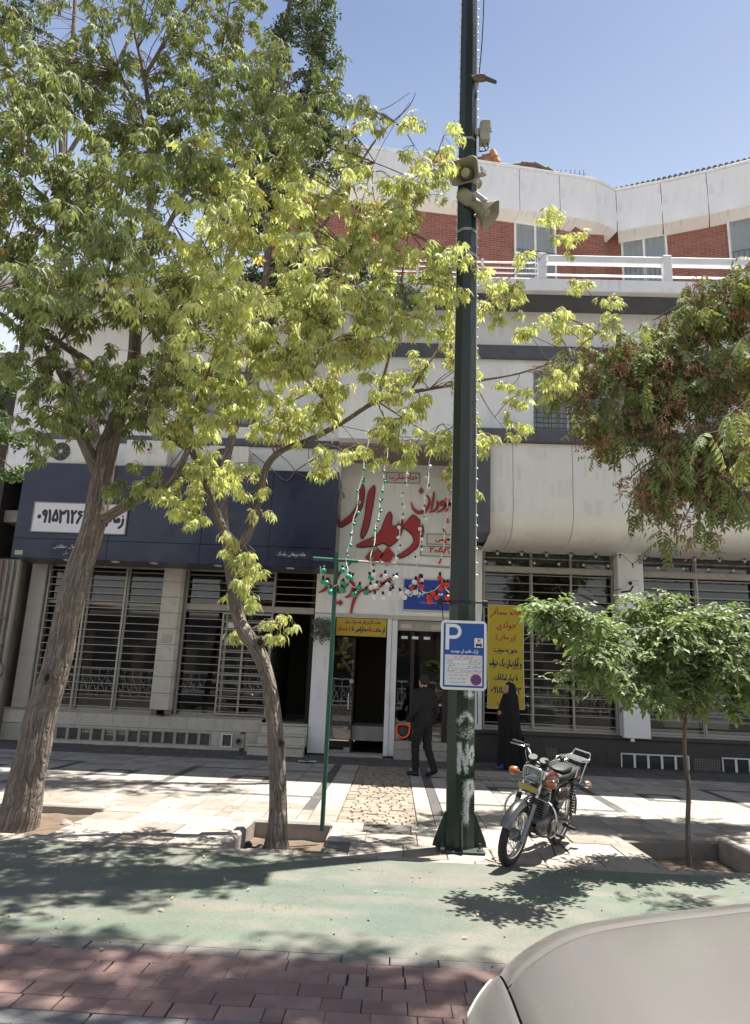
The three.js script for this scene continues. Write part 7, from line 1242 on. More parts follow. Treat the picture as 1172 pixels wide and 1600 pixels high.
  { const b = new THREE.Group(); b.name = 'handlebar'; t.add(b); P('bar', wire([[0.22, 1.06, -0.37], [0.27, 1.075, -0.24], [0.355, 1.03, -0.13], [0.385, 0.97, -0.05], [0.385, 0.97, 0.05], [0.355, 1.03, 0.13], [0.27, 1.075, 0.24], [0.22, 1.06, 0.37]], 0.0115, 8, 40), M.chrome, b); for (const s of [-1, 1]) { P('grip', bar([0.27, 1.074, s * 0.245], [0.215, 1.058, s * 0.385], 0.0185, 10), M.rubber, b); P('lever', wire([[0.31, 1.06, s * 0.2], [0.33, 1.06, s * 0.26], [0.29, 1.045, s * 0.38]], 0.006, 6), M.chrome, b); P('perch', cbox(0.27, 0.33, 1.04, 1.09, s * 0.19 - 0.02, s * 0.19 + 0.02, 0.01), M.blackMetal, b); P('cable', wire([[0.31, 1.05, s * 0.2], [0.42, 1.0, s * 0.14], [0.47, 0.9, s * 0.06], [0.40, 0.75, s * 0.02]], 0.004, 5), M.black, b); } P('speedometer', mv(rot(new THREE.CylinderGeometry(0.045, 0.04, 0.06, 18), 0, 0, -0.5), 0.42, 0.99, -0.06), M.black, b); P('tachometer', mv(rot(new THREE.CylinderGeometry(0.045, 0.04, 0.06, 18), 0, 0, -0.5), 0.42, 0.99, 0.06), M.black, b); }
  const blob = (st) => { const pos = [], idx = [], K = 20; st.forEach(([x, y, ry, rz, p = 0.7]) => { for (let i = 0; i < K; i++) { const a = i / K * 2 * Math.PI, c = Math.cos(a), s = Math.sin(a); pos.push(x, y + ry * Math.sign(s) * Math.pow(Math.abs(s), p), rz * Math.sign(c) * Math.pow(Math.abs(c), p)); } }); for (let k = 0; k + 1 < st.length; k++) for (let i = 0; i < K; i++) { const a = k * K + i, b = k * K + (i + 1) % K; idx.push(a, b, a + K, b, b + K, a + K); } const g = new THREE.BufferGeometry(); g.setAttribute('position', new THREE.BufferAttribute(new Float32Array(pos), 3)); g.setIndex(idx); g.computeVertexNormals(); return clean(g); };
  P('fuel_tank', blob([[0.36, 0.80, 0.01, 0.02], [0.34, 0.80, 0.06, 0.08], [0.27, 0.80, 0.095, 0.125], [0.14, 0.80, 0.105, 0.14], [0.02, 0.785, 0.085, 0.115], [-0.07, 0.765, 0.05, 0.08], [-0.08, 0.76, 0.005, 0.01]]), paint); P('filler_cap', mv(lathe([[0, 0.02], [0.03, 0.018], [0.034, 0], [0, 0]], 16), 0.17, 0.90, 0), M.chrome);
  P('seat', blob([[-0.04, 0.79, 0.005, 0.02, 0.6], [-0.05, 0.79, 0.045, 0.10, 0.6], [-0.2, 0.80, 0.05, 0.125, 0.6], [-0.36, 0.825, 0.055, 0.13, 0.6], [-0.55, 0.84, 0.05, 0.12, 0.6], [-0.66, 0.84, 0.035, 0.10, 0.6], [-0.67, 0.84, 0.005, 0.02, 0.6]]), seatM);
  for (const s of [-1, 1]) P('side_cover', mv(blob([[-0.02, 0, 0.01, 0.004], [-0.05, 0, 0.07, 0.018], [-0.2, 0.005, 0.09, 0.022], [-0.3, 0.02, 0.05, 0.015], [-0.32, 0.02, 0.005, 0.003]]), 0, 0.64, s * 0.115), paint);
  P('tail', blob([[-0.55, 0.74, 0.03, 0.08], [-0.72, 0.75, 0.045, 0.085], [-0.82, 0.755, 0.035, 0.06], [-0.83, 0.755, 0.005, 0.01]]), paint); P('tail_lamp', blob([[-0.83, 0.72, 0.04, 0.06], [-0.87, 0.72, 0.03, 0.05], [-0.88, 0.72, 0.004, 0.01]]), new THREE.MeshPhysicalMaterial({ color: lin(0.4, 0.01, 0.01), roughness: 0.2 }));
  P('frame', [wire([[0.40, 0.78, 0], [0.3, 0.5, 0], [0.25, 0.25, 0], [-0.1, 0.2, 0], [-0.22, 0.4, 0], [-0.2, 0.7, 0]], 0.018, 8, 30), bar([0.4, 0.85, 0], [-0.15, 0.70, 0], 0.018), ...[-1, 1].flatMap((s) => [bar([-0.15, 0.70, s * 0.08], [-0.75, 0.76, s * 0.09], 0.013), bar([-0.2, 0.36, s * 0.09], [-0.62, 0.29, s * 0.09], 0.017), bar([-0.45, 0.73, s * 0.1], [-0.60, 0.36, s * 0.11], 0.02)])], M.blackMetal);
  P('shock_absorber', [-1, 1].map((s) => Array.from({ length: 9 }, (_, k) => mv(rot(new THREE.TorusGeometry(0.028, 0.006, 5, 14), Math.PI / 2, 0, 0), lerp(-0.47, -0.59, k / 8), lerp(0.66, 0.4, k / 8), s * 0.12))), M.chrome);
  const e = new THREE.Group(); e.name = 'engine'; t.add(e); P('crankcase', blob([[0.24, 0.34, 0.02, 0.05], [0.2, 0.34, 0.09, 0.12], [0.05, 0.33, 0.11, 0.135], [-0.1, 0.33, 0.10, 0.13], [-0.17, 0.33, 0.03, 0.06]]), alu, e); P('cylinder', Array.from({ length: 8 }, (_, k) => mv(rot(cbox(-0.075, 0.075, -0.006, 0.006, -0.085, 0.085, 0.004), 0, 0, -0.25), 0.13 + k * 0.007, 0.45 + k * 0.027, 0)), alu, e); P('cylinder_head', mv(rot(cbox(-0.06, 0.06, -0.03, 0.03, -0.07, 0.07, 0.015), 0, 0, -0.25), 0.19, 0.68, 0), alu, e); P('clutch_cover', mv(rot(new THREE.CylinderGeometry(0.085, 0.095, 0.04, 20), Math.PI / 2), 0.0, 0.33, -0.14), alu, e); P('alternator_cover', mv(rot(new THREE.CylinderGeometry(0.075, 0.085, 0.04, 20), Math.PI / 2), 0.06, 0.33, 0.14), alu, e);
  P('exhaust', [wire([[0.22, 0.62, 0.04], [0.33, 0.55, 0.09], [0.31, 0.33, 0.12], [0.1, 0.2, 0.14], [-0.2, 0.22, 0.15]], 0.019, 10, 30), bar([-0.15, 0.22, 0.15], [-0.80, 0.33, 0.16], 0.042, 14, 0.034)], M.chrome);
  for (const s of [-1, 1]) P('crash_bar', wire([[0.30, 0.62, s * 0.04], [0.33, 0.60, s * 0.2], [0.34, 0.48, s * 0.27], [0.30, 0.34, s * 0.26], [0.24, 0.24, s * 0.05]], 0.012, 8, 26), M.chrome);
  for (const [x, y] of [[-0.02, 0.27], [-0.33, 0.31]]) for (const s of [-1, 1]) P('foot_peg', bar([x, y, s * 0.13], [x, y, s * 0.27], 0.018, 10), M.rubber); P('pedal', wire([[0.02, 0.26, -0.15], [0.12, 0.25, -0.18], [0.19, 0.29, -0.19]], 0.008), M.chrome);
  { const r = new THREE.Group(); r.name = 'luggage_rack'; t.add(r); for (const s of [-1, 1]) P('rail', wire([[-0.38, 0.80, s * 0.14], [-0.46, 0.92, s * 0.13], [-0.55, 0.95, s * 0.12], [-0.86, 0.94, s * 0.11], [-0.9, 0.97, s * 0.1], [-0.92, 1.01, s * 0.09]], 0.009, 8, 30), M.chrome, r); for (let k = 0; k < 6; k++) P('cross_rail', bar([-0.56 - k * 0.06, 0.948, -0.12], [-0.56 - k * 0.06, 0.948, 0.12], 0.006), M.chrome, r); P('end_rail', bar([-0.92, 1.01, -0.09], [-0.92, 1.01, 0.09], 0.008), M.chrome, r); for (const s of [-1, 1]) P('strut', bar([-0.8, 0.945, s * 0.11], [-0.66, 0.70, s * 0.11], 0.008), M.chrome, r); }
  P('side_stand', [bar([-0.06, 0.24, -0.09], [-0.16, -0.07, -0.24], 0.011), bar([-0.16, -0.066, -0.22], [-0.13, -0.076, -0.29], 0.014)], M.blackMetal);
  P('bag', blob([[-0.1, 0.86, 0.01, 0.02], [-0.13, 0.86, 0.03, 0.09], [-0.3, 0.885, 0.035, 0.11], [-0.44, 0.88, 0.02, 0.08], [-0.46, 0.87, 0.004, 0.01]]), M.black);
}
// ---------------------------------------------------------------- silver car at the kerb: local x runs from its nose to its tail
{
  const paint = new THREE.MeshPhysicalMaterial({ color: lin(0.18, 0.167, 0.16), roughness: 0.42, metalness: 0.25, clearcoat: 0.55, clearcoatRoughness: 0.22, roughnessMap: T.rough });
  const interp = (tab, x) => { let k = 0; while (k < tab.length - 2 && tab[k + 1][0] < x) k++; const [a, b] = [tab[k], tab[k + 1]]; const t = clamp((x - a[0]) / (b[0] - a[0]), 0, 1), p = tab[Math.max(0, k - 1)], n = tab[Math.min(tab.length - 1, k + 2)], m0 = (b[1] - p[1]) / (b[0] - p[0] || 1) * (b[0] - a[0]), m1 = (n[1] - a[1]) / (n[0] - a[0] || 1) * (b[0] - a[0]); return (2 * t ** 3 - 3 * t * t + 1) * a[1] + (t ** 3 - 2 * t * t + t) * m0 + (-2 * t ** 3 + 3 * t * t) * b[1] + (t ** 3 - t * t) * m1; };
  const top = [[0, 0.46], [0.04, 0.54], [0.10, 0.62], [0.18, 0.69], [0.28, 0.765], [0.42, 0.835], [0.6, 0.88], [0.9, 0.928], [1.25, 0.972], [3.3, 1.0], [3.8, 0.97], [4.1, 0.88], [4.22, 0.62]], wid = [[0, 0.56], [0.05, 0.64], [0.12, 0.70], [0.25, 0.765], [0.45, 0.81], [0.8, 0.83], [1.3, 0.84], [3.2, 0.84], [3.9, 0.80], [4.22, 0.68]];
  const S = (x, v) => { const a = v * Math.PI, c = Math.cos(a), s = Math.sin(a), w = interp(wid, x), h = interp(top, x) - 0.2; return [x, 0.2 + h * Math.pow(Math.abs(s), 0.24), -w * Math.sign(c) * Math.pow(Math.abs(c), 0.52)]; };
  const patch = (x0, x1, v0, v1, nx, nv, off = 0, turn = 0.012) => {
    const pos = [], idx = [], uv = [], put = (x, v, o) => { const p = S(x, v), e = 1e-3, a = S(x + e, v), b = S(x, v + e), n = V(a[0] - p[0], a[1] - p[1], a[2] - p[2]).cross(V(b[0] - p[0], b[1] - p[1], b[2] - p[2])).normalize(); if (n.y < -0.2) n.negate(); pos.push(p[0] + n.x * o, p[1] + n.y * o, p[2] + n.z * o); uv.push(p[0], p[2] + p[1]); };
    for (let i = 0; i <= nx; i++) for (let j = 0; j <= nv; j++) { const e = i === 0 || j === 0 || i === nx || j === nv; put(lerp(x0, x1, i / nx), lerp(v0, v1, j / nv), off - (e ? turn : 0)); }
    for (let i = 0; i < nx; i++) for (let j = 0; j < nv; j++) { const a = i * (nv + 1) + j, b = a + nv + 1; idx.push(a, b, a + 1, a + 1, b, b + 1); }
    const g = new THREE.BufferGeometry(); g.setAttribute('position', new THREE.BufferAttribute(new Float32Array(pos), 3)); g.setAttribute('uv', new THREE.BufferAttribute(new Float32Array(uv), 2)); g.setIndex(idx); g.computeVertexNormals(); return clean(g);
  };
  const c = thing('parked_car', 'silver beige car parked at the kerb with only its bonnet and wing in view', 'car', [0.27, -0.12, -2.45]);
  const dark = std([0.02, 0.02, 0.02], 0.7);
  mesh('inner_body', patch(0.0, 4.2, 0, 1, 60, 40, -0.016, 0), dark, c);
  mesh('hood', patch(0.168, 1.22, 0.392, 0.608, 40, 34, 0.0, 0.010), paint, c);
  mesh('fender', patch(0.168, 1.6, 0.012, 0.3855, 44, 30, 0.0, 0.010), paint, c); mesh('fender', patch(0.168, 1.6, 0.6145, 0.988, 44, 30, 0.0, 0.010), paint, c);
  mesh('bumper', patch(0.0, 0.162, 0.012, 0.988, 16, 50, 0.0, 0.004), paint, c);
  mesh('door', patch(1.606, 2.6, 0.012, 0.2585, 20, 14), paint, c); mesh('door', patch(1.606, 2.6, 0.7415, 0.988, 20, 14), paint, c); mesh('door', patch(2.606, 3.4, 0.012, 0.2585, 20, 14), paint, c); mesh('door', patch(2.606, 3.4, 0.7415, 0.988, 20, 14), paint, c);
  mesh('rear_body', patch(3.406, 4.2, 0.012, 0.988, 24, 40), paint, c); mesh('cowl', patch(1.225, 3.4, 0.392, 0.608, 10, 10), dark, c);
  const lampM = new THREE.MeshPhysicalMaterial({ color: lin(0.75, 0.75, 0.73), roughness: 0.08, clearcoat: 1, metalness: 0.3 });
  mesh('headlight', patch(0.04, 0.15, 0.10, 0.22, 12, 12, 0.006, 0.008), lampM, c); mesh('headlight', patch(0.04, 0.15, 0.78, 0.90, 12, 12, 0.006, 0.008), lampM, c);
  // cabin
  const cab = [[1.42, 0.985, 0.70], [1.95, 1.34, 0.60], [2.1, 1.40, 0.58], [2.8, 1.39, 0.57], [3.25, 1.25, 0.60], [3.7, 0.98, 0.68]], ring = ([x, y, w]) => { const o = []; for (let i = 0; i <= 12; i++) { const a = i / 12 * Math.PI, q = Math.cos(a), s = Math.sin(a); o.push([x + 0.1 * (1 - Math.pow(s, 0.4)) * (x < 2.4 ? 1 : -1) * 0, 0.93 + (y - 0.93) * Math.pow(s, 0.4), -w * Math.sign(q) * Math.pow(Math.abs(q), 0.5)]); } return o; };
  const loft = (R) => { const pos = [], idx = [], m = R[0].length; R.forEach((r) => r.forEach((p) => pos.push(...p))); for (let k = 0; k + 1 < R.length; k++) for (let i = 0; i + 1 < m; i++) { const a = k * m + i; idx.push(a, a + m, a + 1, a + 1, a + m, a + m + 1); } const g = new THREE.BufferGeometry(); g.setAttribute('position', new THREE.BufferAttribute(new Float32Array(pos), 3)); g.setIndex(idx); g.computeVertexNormals(); return clean(g); };
  mesh('windscreen', loft([ring(cab[0]), ring(cab[1])]), M.glassDark, c); mesh('roof', loft([ring(cab[1]), ring(cab[2]), ring(cab[3]), ring(cab[4])]), paint, c); mesh('rear_window', loft([ring(cab[4]), ring(cab[5])]), M.glassDark, c);
  for (const s of [-1, 1]) mesh('side_window', poly([[1.62, 0.99], [1.86, 1.28], [3.1, 1.24], [3.35, 0.99]], 0.004).translate(0, 0, s * 0.662 - 0.002), M.glassDark, c);
  for (const x of [0.82, 3.35]) for (const s of [-1, 1]) { const w = new THREE.Group(); w.name = 'wheel'; w.position.set(x, 0.29, s * 0.76); c.add(w); mesh('tyre', lathe([[0.19, -0.09], [0.27, -0.09], [0.29, -0.06], [0.29, 0.06], [0.27, 0.09], [0.19, 0.09]], 28).rotateX(Math.PI / 2), M.rubber, w); mesh('rim', lathe([[0, 0.06], [0.05, 0.075], [0.17, 0.06], [0.19, 0.085], [0.19, -0.085], [0, -0.05]], 24).rotateX(s > 0 ? Math.PI / 2 : -Math.PI / 2), M.steel, w); }
  mesh('washer_jet', mv(cbox(-0.012, 0.012, 0, 0.012, -0.01, 0.01, 0.004), 1.0, 0.945, 0.25), dark, c);
  const far = c.clone(); far.name = numbered('parked_car'); far.position.set(-10.5, -0.12, 2.0); scene.add(far); tag(far, 'silver car standing in the street, mirrored in the left shop window', 'car');
  const far2 = c.clone(); far2.name = numbered('parked_car'); far2.position.set(3.2, -0.12, 2.2); scene.add(far2); tag(far2, 'silver car standing in the street, mirrored in the hotel door glass', 'car');
}
// ---------------------------------------------------------------- people: one continuous skin each, meshed from joined tapered capsules
const cap = (p, a, b, ra, rb) => { const bx = b[0] - a[0], by = b[1] - a[1], bz = b[2] - a[2], px_ = p[0] - a[0], py = p[1] - a[1], pz = p[2] - a[2], t = clamp((px_ * bx + py * by + pz * bz) / (bx * bx + by * by + bz * bz + 1e-9), 0, 1); return Math.hypot(px_ - bx * t, py - by * t, pz - bz * t) - lerp(ra, rb, t); };
const ell = (p, c, r) => { const x = (p[0] - c[0]) / r[0], y = (p[1] - c[1]) / r[1], z = (p[2] - c[2]) / r[2], k = Math.hypot(x, y, z); return (k - 1) * Math.min(...r); };
const smin = (a, b, k) => { const h = clamp(0.5 + 0.5 * (b - a) / k, 0, 1); return lerp(b, a, h) - k * h * (1 - h); };
function netMesh(f, lo, hi, cell) {                               // surface nets
  const n = [0, 1, 2].map((i) => Math.ceil((hi[i] - lo[i]) / cell) + 1), [nx, ny, nz] = n, val = new Float32Array(nx * ny * nz), at = (i, j, k) => (k * ny + j) * nx + i, id = new Int32Array(nx * ny * nz).fill(-1), pos = [], idx = [];
  for (let k = 0; k < nz; k++) for (let j = 0; j < ny; j++) for (let i = 0; i < nx; i++) val[at(i, j, k)] = f([lo[0] + i * cell, lo[1] + j * cell, lo[2] + k * cell]);
  const E = [[0, 1], [2, 3], [4, 5], [6, 7], [0, 2], [1, 3], [4, 6], [5, 7], [0, 4], [1, 5], [2, 6], [3, 7]];
  for (let k = 0; k + 1 < nz; k++) for (let j = 0; j + 1 < ny; j++) for (let i = 0; i + 1 < nx; i++) {
    const v = [0, 1, 2, 3, 4, 5, 6, 7].map((q) => val[at(i + (q & 1), j + ((q >> 1) & 1), k + (q >> 2))]); let m = 0; for (let q = 0; q < 8; q++) if (v[q] < 0) m |= 1 << q; if (m === 0 || m === 255) continue;
    let x = 0, y = 0, z = 0, c = 0; for (const [a, b] of E) if ((v[a] < 0) !== (v[b] < 0)) { const t = v[a] / (v[a] - v[b]); x += lerp(a & 1, b & 1, t); y += lerp((a >> 1) & 1, (b >> 1) & 1, t); z += lerp(a >> 2, b >> 2, t); c++; }
    id[at(i, j, k)] = pos.length / 3; pos.push(lo[0] + (i + x / c) * cell, lo[1] + (j + y / c) * cell, lo[2] + (k + z / c) * cell);
  }
  const quad = (a, b, c, d, flip) => { if (a < 0 || b < 0 || c < 0 || d < 0) return; flip ? idx.push(a, c, b, a, d, c) : idx.push(a, b, c, a, c, d); };
  for (let k = 1; k + 1 < nz; k++) for (let j = 1; j + 1 < ny; j++) for (let i = 1; i + 1 < nx; i++) {
    const s = val[at(i, j, k)] < 0;
    if (s !== val[at(i + 1, j, k)] < 0) quad(id[at(i, j - 1, k - 1)], id[at(i, j, k - 1)], id[at(i, j, k)], id[at(i, j - 1, k)], !s);
    if (s !== val[at(i, j + 1, k)] < 0) quad(id[at(i - 1, j, k - 1)], id[at(i - 1, j, k)], id[at(i, j, k)], id[at(i, j, k - 1)], !s);
    if (s !== val[at(i, j, k + 1)] < 0) quad(id[at(i - 1, j - 1, k)], id[at(i, j - 1, k)], id[at(i, j, k)], id[at(i - 1, j, k)], !s);
  }
  const g = new THREE.BufferGeometry(); g.setAttribute('position', new THREE.BufferAttribute(new Float32Array(pos), 3)); g.setIndex(idx); g.computeVertexNormals(); return g;
}
// head around its own centre, facing +z
const headField = (p) => {
  let d = smin(ell(p, [0, 0.025, -0.012], [0.076, 0.095, 0.094]), ell(p, [0, -0.045, 0.03], [0.058, 0.075, 0.062]), 0.03);
  d = smin(d, cap(p, [0, 0.01, 0.085], [0, -0.032, 0.108], 0.009, 0.014), 0.012);                                  // nose
  d = smin(d, ell(p, [0, -0.062, 0.084], [0.022, 0.007, 0.01]), 0.008); d = smin(d, ell(p, [0, -0.076, 0.081], [0.019, 0.007, 0.009]), 0.007); // lips
  d = smin(d, ell(p, [0, -0.108, 0.066], [0.022, 0.016, 0.018]), 0.02);                                            // chin
  for (const s of [-1, 1]) { d = Math.max(d, -ell(p, [s * 0.031, 0.006, 0.095], [0.017, 0.010, 0.018])); d = smin(d, ell(p, [s * 0.031, 0.004, 0.075], [0.014, 0.012, 0.012]), 0.004); d = smin(d, cap(p, [s * 0.015, 0.026, 0.088], [s * 0.048, 0.026, 0.074], 0.006, 0.005), 0.01); d = smin(d, ell(p, [s * 0.079, -0.01, -0.012], [0.010, 0.03, 0.018]), 0.006); }
  return d;
};
function handField(wrist, dir, palmN, curl, s = 1) {               // palm and five fingers from a wrist point; dir along the hand, palmN out of the palm
  const d = V(...dir).normalize(), n = V(...palmN).addScaledVector(d, -V(...palmN).dot(d)).normalize(), side = V().crossVectors(d, n).multiplyScalar(s), w = V(...wrist), at = (a, b, c) => { const q = w.clone().addScaledVector(d, a).addScaledVector(side, b).addScaledVector(n, c); return [q.x, q.y, q.z]; };
  const bones = []; [[0.032, 0.088, 0.9], [0.011, 0.094, 1.0], [-0.011, 0.090, 0.95], [-0.031, 0.082, 0.75]].forEach(([b, a0, L]) => { let p = [a0, b, 0], ang = 0; const seg = [0.040, 0.026, 0.021]; for (let i = 0; i < 3; i++) { ang += curl * [0.6, 1.0, 0.7][i]; const q = [p[0] + seg[i] * L * Math.cos(ang), b, p[2] + seg[i] * L * Math.sin(ang)]; bones.push([at(...p), at(...q), 0.0092 - i * 0.0009, 0.0085 - i * 0.0009]); p = q; } });
  bones.push([at(0.025, 0.03, 0.005), at(0.06, 0.055, 0.018), 0.013, 0.011], [at(0.06, 0.055, 0.018), at(0.085, 0.052, 0.04), 0.0105, 0.009]);
  return (p) => { let f = smin(cap(p, at(0.0, 0, 0), at(0.04, 0, 0), 0.026, 0.03), smin(cap(p, at(0.045, 0.026, 0), at(0.085, 0.03, 0), 0.017, 0.0125), cap(p, at(0.045, -0.022, 0), at(0.08, -0.03, 0), 0.016, 0.012), 0.02), 0.02); f = smin(f, cap(p, at(0.05, 0, 0), at(0.088, 0, 0), 0.015, 0.0115), 0.014); for (const [a, b, ra, rb] of bones) f = smin(f, cap(p, a, b, ra, rb), 0.005); return f; };
}
const skin = std([0.40, 0.24, 0.165], 0.6), cloth = (r, g, b) => std([r, g, b], 0.9, { map: T.grain });
{ // man in dark clothes walking along the doors, seen from behind his shoulder
  const t = thing('person', 'man in dark jacket and trousers walking past the hotel door with an orange rimmed bag', 'person', [0.54, 0, -13.02], -2.35);
  const J = { neck: [0, 1.44, 0], chest: [0, 1.26, 0.0], waist: [0, 1.04, 0.0], pelvis: [0, 0.93, 0], sl: [0.185, 1.39, 0.0], el: [0.25, 1.13, -0.02], wl: [0.22, 0.93, 0.17], sr: [-0.185, 1.39, 0], er: [-0.26, 1.11, -0.06], wr: [-0.25, 0.87, 0.04], hl: [0.09, 0.9, 0], kl: [0.085, 0.5, 0.11], al: [0.08, 0.10, 0.10], hr: [-0.09, 0.9, 0], kr: [-0.085, 0.49, -0.02], ar: [-0.08, 0.115, -0.20] };
  const headC = [0.0, 1.60, 0.03], turn = new THREE.Matrix4().makeRotationY(-0.25), toHead = (p) => { const q = V(p[0] - headC[0], p[1] - headC[1], p[2] - headC[2]).applyMatrix4(turn.clone().invert()); return [q.x, q.y, q.z]; };
  const torso = (p, g) => { let d = smin(ell(p, [0, 1.27, 0.0], [0.165 + g, 0.19 + g, 0.105 + g]), ell(p, [0, 1.0, 0.0], [0.15 + g, 0.20 + g, 0.105 + g]), 0.08); d = smin(d, cap(p, J.sl, J.sr, 0.06 + g, 0.06 + g), 0.06); return d; };
  const arm = (p, a, b, c, g) => smin(cap(p, a, b, 0.053 + g, 0.042 + g), cap(p, b, c, 0.041 + g, 0.028 + g), 0.02), leg = (p, a, b, c, g) => smin(cap(p, a, b, 0.088 + g, 0.058 + g), cap(p, b, c, 0.057 + g, 0.038 + g * 1.5), 0.02);
  const hl = handField([0.22, 0.92, 0.175], [-0.1, -0.85, 0.3], [-1, 0, 0.1], 0.9, 1), hr = handField([-0.25, 0.86, 0.045], [0, -1, 0.15], [1, 0, 0.1], 0.55, -1);
  const coarse = (p) => { let d = smin(torso(p, 0), cap(p, [0, 1.42, 0], [0, 1.52, 0.02], 0.058, 0.052), 0.05); d = smin(d, cap(p, [0.005, 1.51, 0.02], [0, 1.56, 0.025], 0.055, 0.06), 0.02); d = smin(d, arm(p, J.sl, J.el, J.wl, 0), 0.05); d = smin(d, arm(p, J.sr, J.er, J.wr, 0), 0.05); d = smin(d, leg(p, J.hl, J.kl, J.al, 0), 0.05); return smin(d, leg(p, J.hr, J.kr, J.ar, 0), 0.05); };
  const body = [netMesh(coarse, [-0.4, 0.03, -0.42], [0.4, 1.62, 0.42], 0.014), netMesh((p) => headField(toHead(p)), [-0.13, 1.44, -0.11], [0.13, 1.76, 0.18], 0.0045), netMesh(hl, [0.1, 0.74, 0.08], [0.32, 0.98, 0.3], 0.0042), netMesh(hr, [-0.36, 0.66, -0.06], [-0.14, 0.92, 0.18], 0.0042)];
  mesh('body', body, skin, t);
  const jacket = (p) => { let d = torso(p, 0.028); d = smin(d, ell(p, [0, 0.90, 0.0], [0.185, 0.16, 0.13]), 0.06); d = Math.max(d, 0.80 - p[1]); d = smin(d, arm(p, J.sl, J.el, J.wl, 0.02), 0.05); d = smin(d, arm(p, J.sr, J.er, J.wr, 0.02), 0.05); d = smin(d, cap(p, [0, 1.43, -0.01], [0, 1.475, 0.0], 0.078, 0.072), 0.03); d += 0.006 * Math.sin(p[1] * 46 + p[0] * 18 + 4 * Math.sin(p[2] * 20)) * smooth(1.4, 1.1, p[1]); d = Math.max(d, -cap(p, [0, 1.44, 0.0], [0, 1.6, 0.02], 0.057, 0.064)); return d; };
  mesh('jacket', netMesh(jacket, [-0.42, 0.76, -0.32], [0.42, 1.56, 0.36], 0.011), cloth(0.012, 0.012, 0.014), t);
  const trousers = (p) => { let d = smin(leg(p, J.hl, J.kl, J.al, 0.016), leg(p, J.hr, J.kr, J.ar, 0.016), 0.03); d = smin(d, ell(p, [0, 0.92, 0], [0.165, 0.13, 0.12]), 0.05); d += 0.004 * Math.sin(p[1] * 52 + p[0] * 20); return Math.max(d, 0.07 - p[1]); };
  mesh('trousers', netMesh(trousers, [-0.26, 0.03, -0.42], [0.26, 1.06, 0.34], 0.011), cloth(0.014, 0.013, 0.014), t);
  for (const [a, pitch] of [[J.al, 0], [J.ar, 0.35]]) { const g = netMesh((p) => Math.max(smin(cap(p, [0, 0.035, -0.05], [0, 0.03, 0.14], 0.04, 0.036), cap(p, [0, 0.05, -0.03], [0, 0.09, -0.02], 0.042, 0.045), 0.03), -p[1] + 0.0), [-0.07, -0.02, -0.12], [0.07, 0.15, 0.2], 0.008); g.rotateX(pitch); mesh('shoe', g.translate(a[0], pitch ? 0.045 : 0.0, a[2] + 0.02), M.black, t); }
  mesh('hair', netMesh((p0) => { const p = toHead(p0); const d = ell(p, [0, 0.034, -0.022], [0.088, 0.098, 0.096]); return Math.max(d + 0.003 * Math.sin(p[0] * 160) * Math.sin(p[1] * 130 + p[2] * 90), p[2] - 0.066 - 0.6 * (p[1] - 0.05), -(p[1] + 0.055 - 0.25 * Math.min(0, p[2] + 0.0)), p[2] > 0 ? -(p[1] - 0.03) - 0.0 + (Math.abs(p[0]) > 0.06 ? -0.02 : 0) : -1); }, [-0.13, 1.46, -0.13], [0.13, 1.76, 0.15], 0.005), std([0.012, 0.010, 0.009], 0.7), t);
  const bag = thing('bag', 'black bag with bright orange rim hanging from the walking man’s hand', 'bag', [0, 0, 0]); bag.position.copy(V(0.21, 0.58, 0.27).applyAxisAngle(V(0, 1, 0), -2.35).add(V(0.54, 0, -13.02))); bag.rotation.y = -0.35;
  const U = Array.from({ length: 15 }, (_, k) => { const a = Math.PI + k / 14 * Math.PI; return [0.125 * Math.cos(a), 0.20 + 0.15 * Math.sin(a) + (k < 2 || k > 12 ? 0.04 : 0), 0]; });
  mesh('rim', [wire([...U.map(([x, y]) => [x, y, 0.07]), [0.10, 0.26, 0.07], [0, 0.275, 0.07], [-0.10, 0.26, 0.07], [-0.125, 0.24, 0.07]], 0.016, 7, 70)], std([0.75, 0.09, 0.025], 0.5), bag); mesh('shell', new THREE.SphereGeometry(0.145, 20, 14).scale(0.95, 1.0, 0.62).translate(0, 0.15, 0.0), M.black, bag); mesh('handle', wire([[-0.07, 0.26, 0.03], [-0.03, 0.285, 0.0], [0.03, 0.285, 0.0], [0.07, 0.26, 0.03]], 0.009, 6), M.black, bag);
}
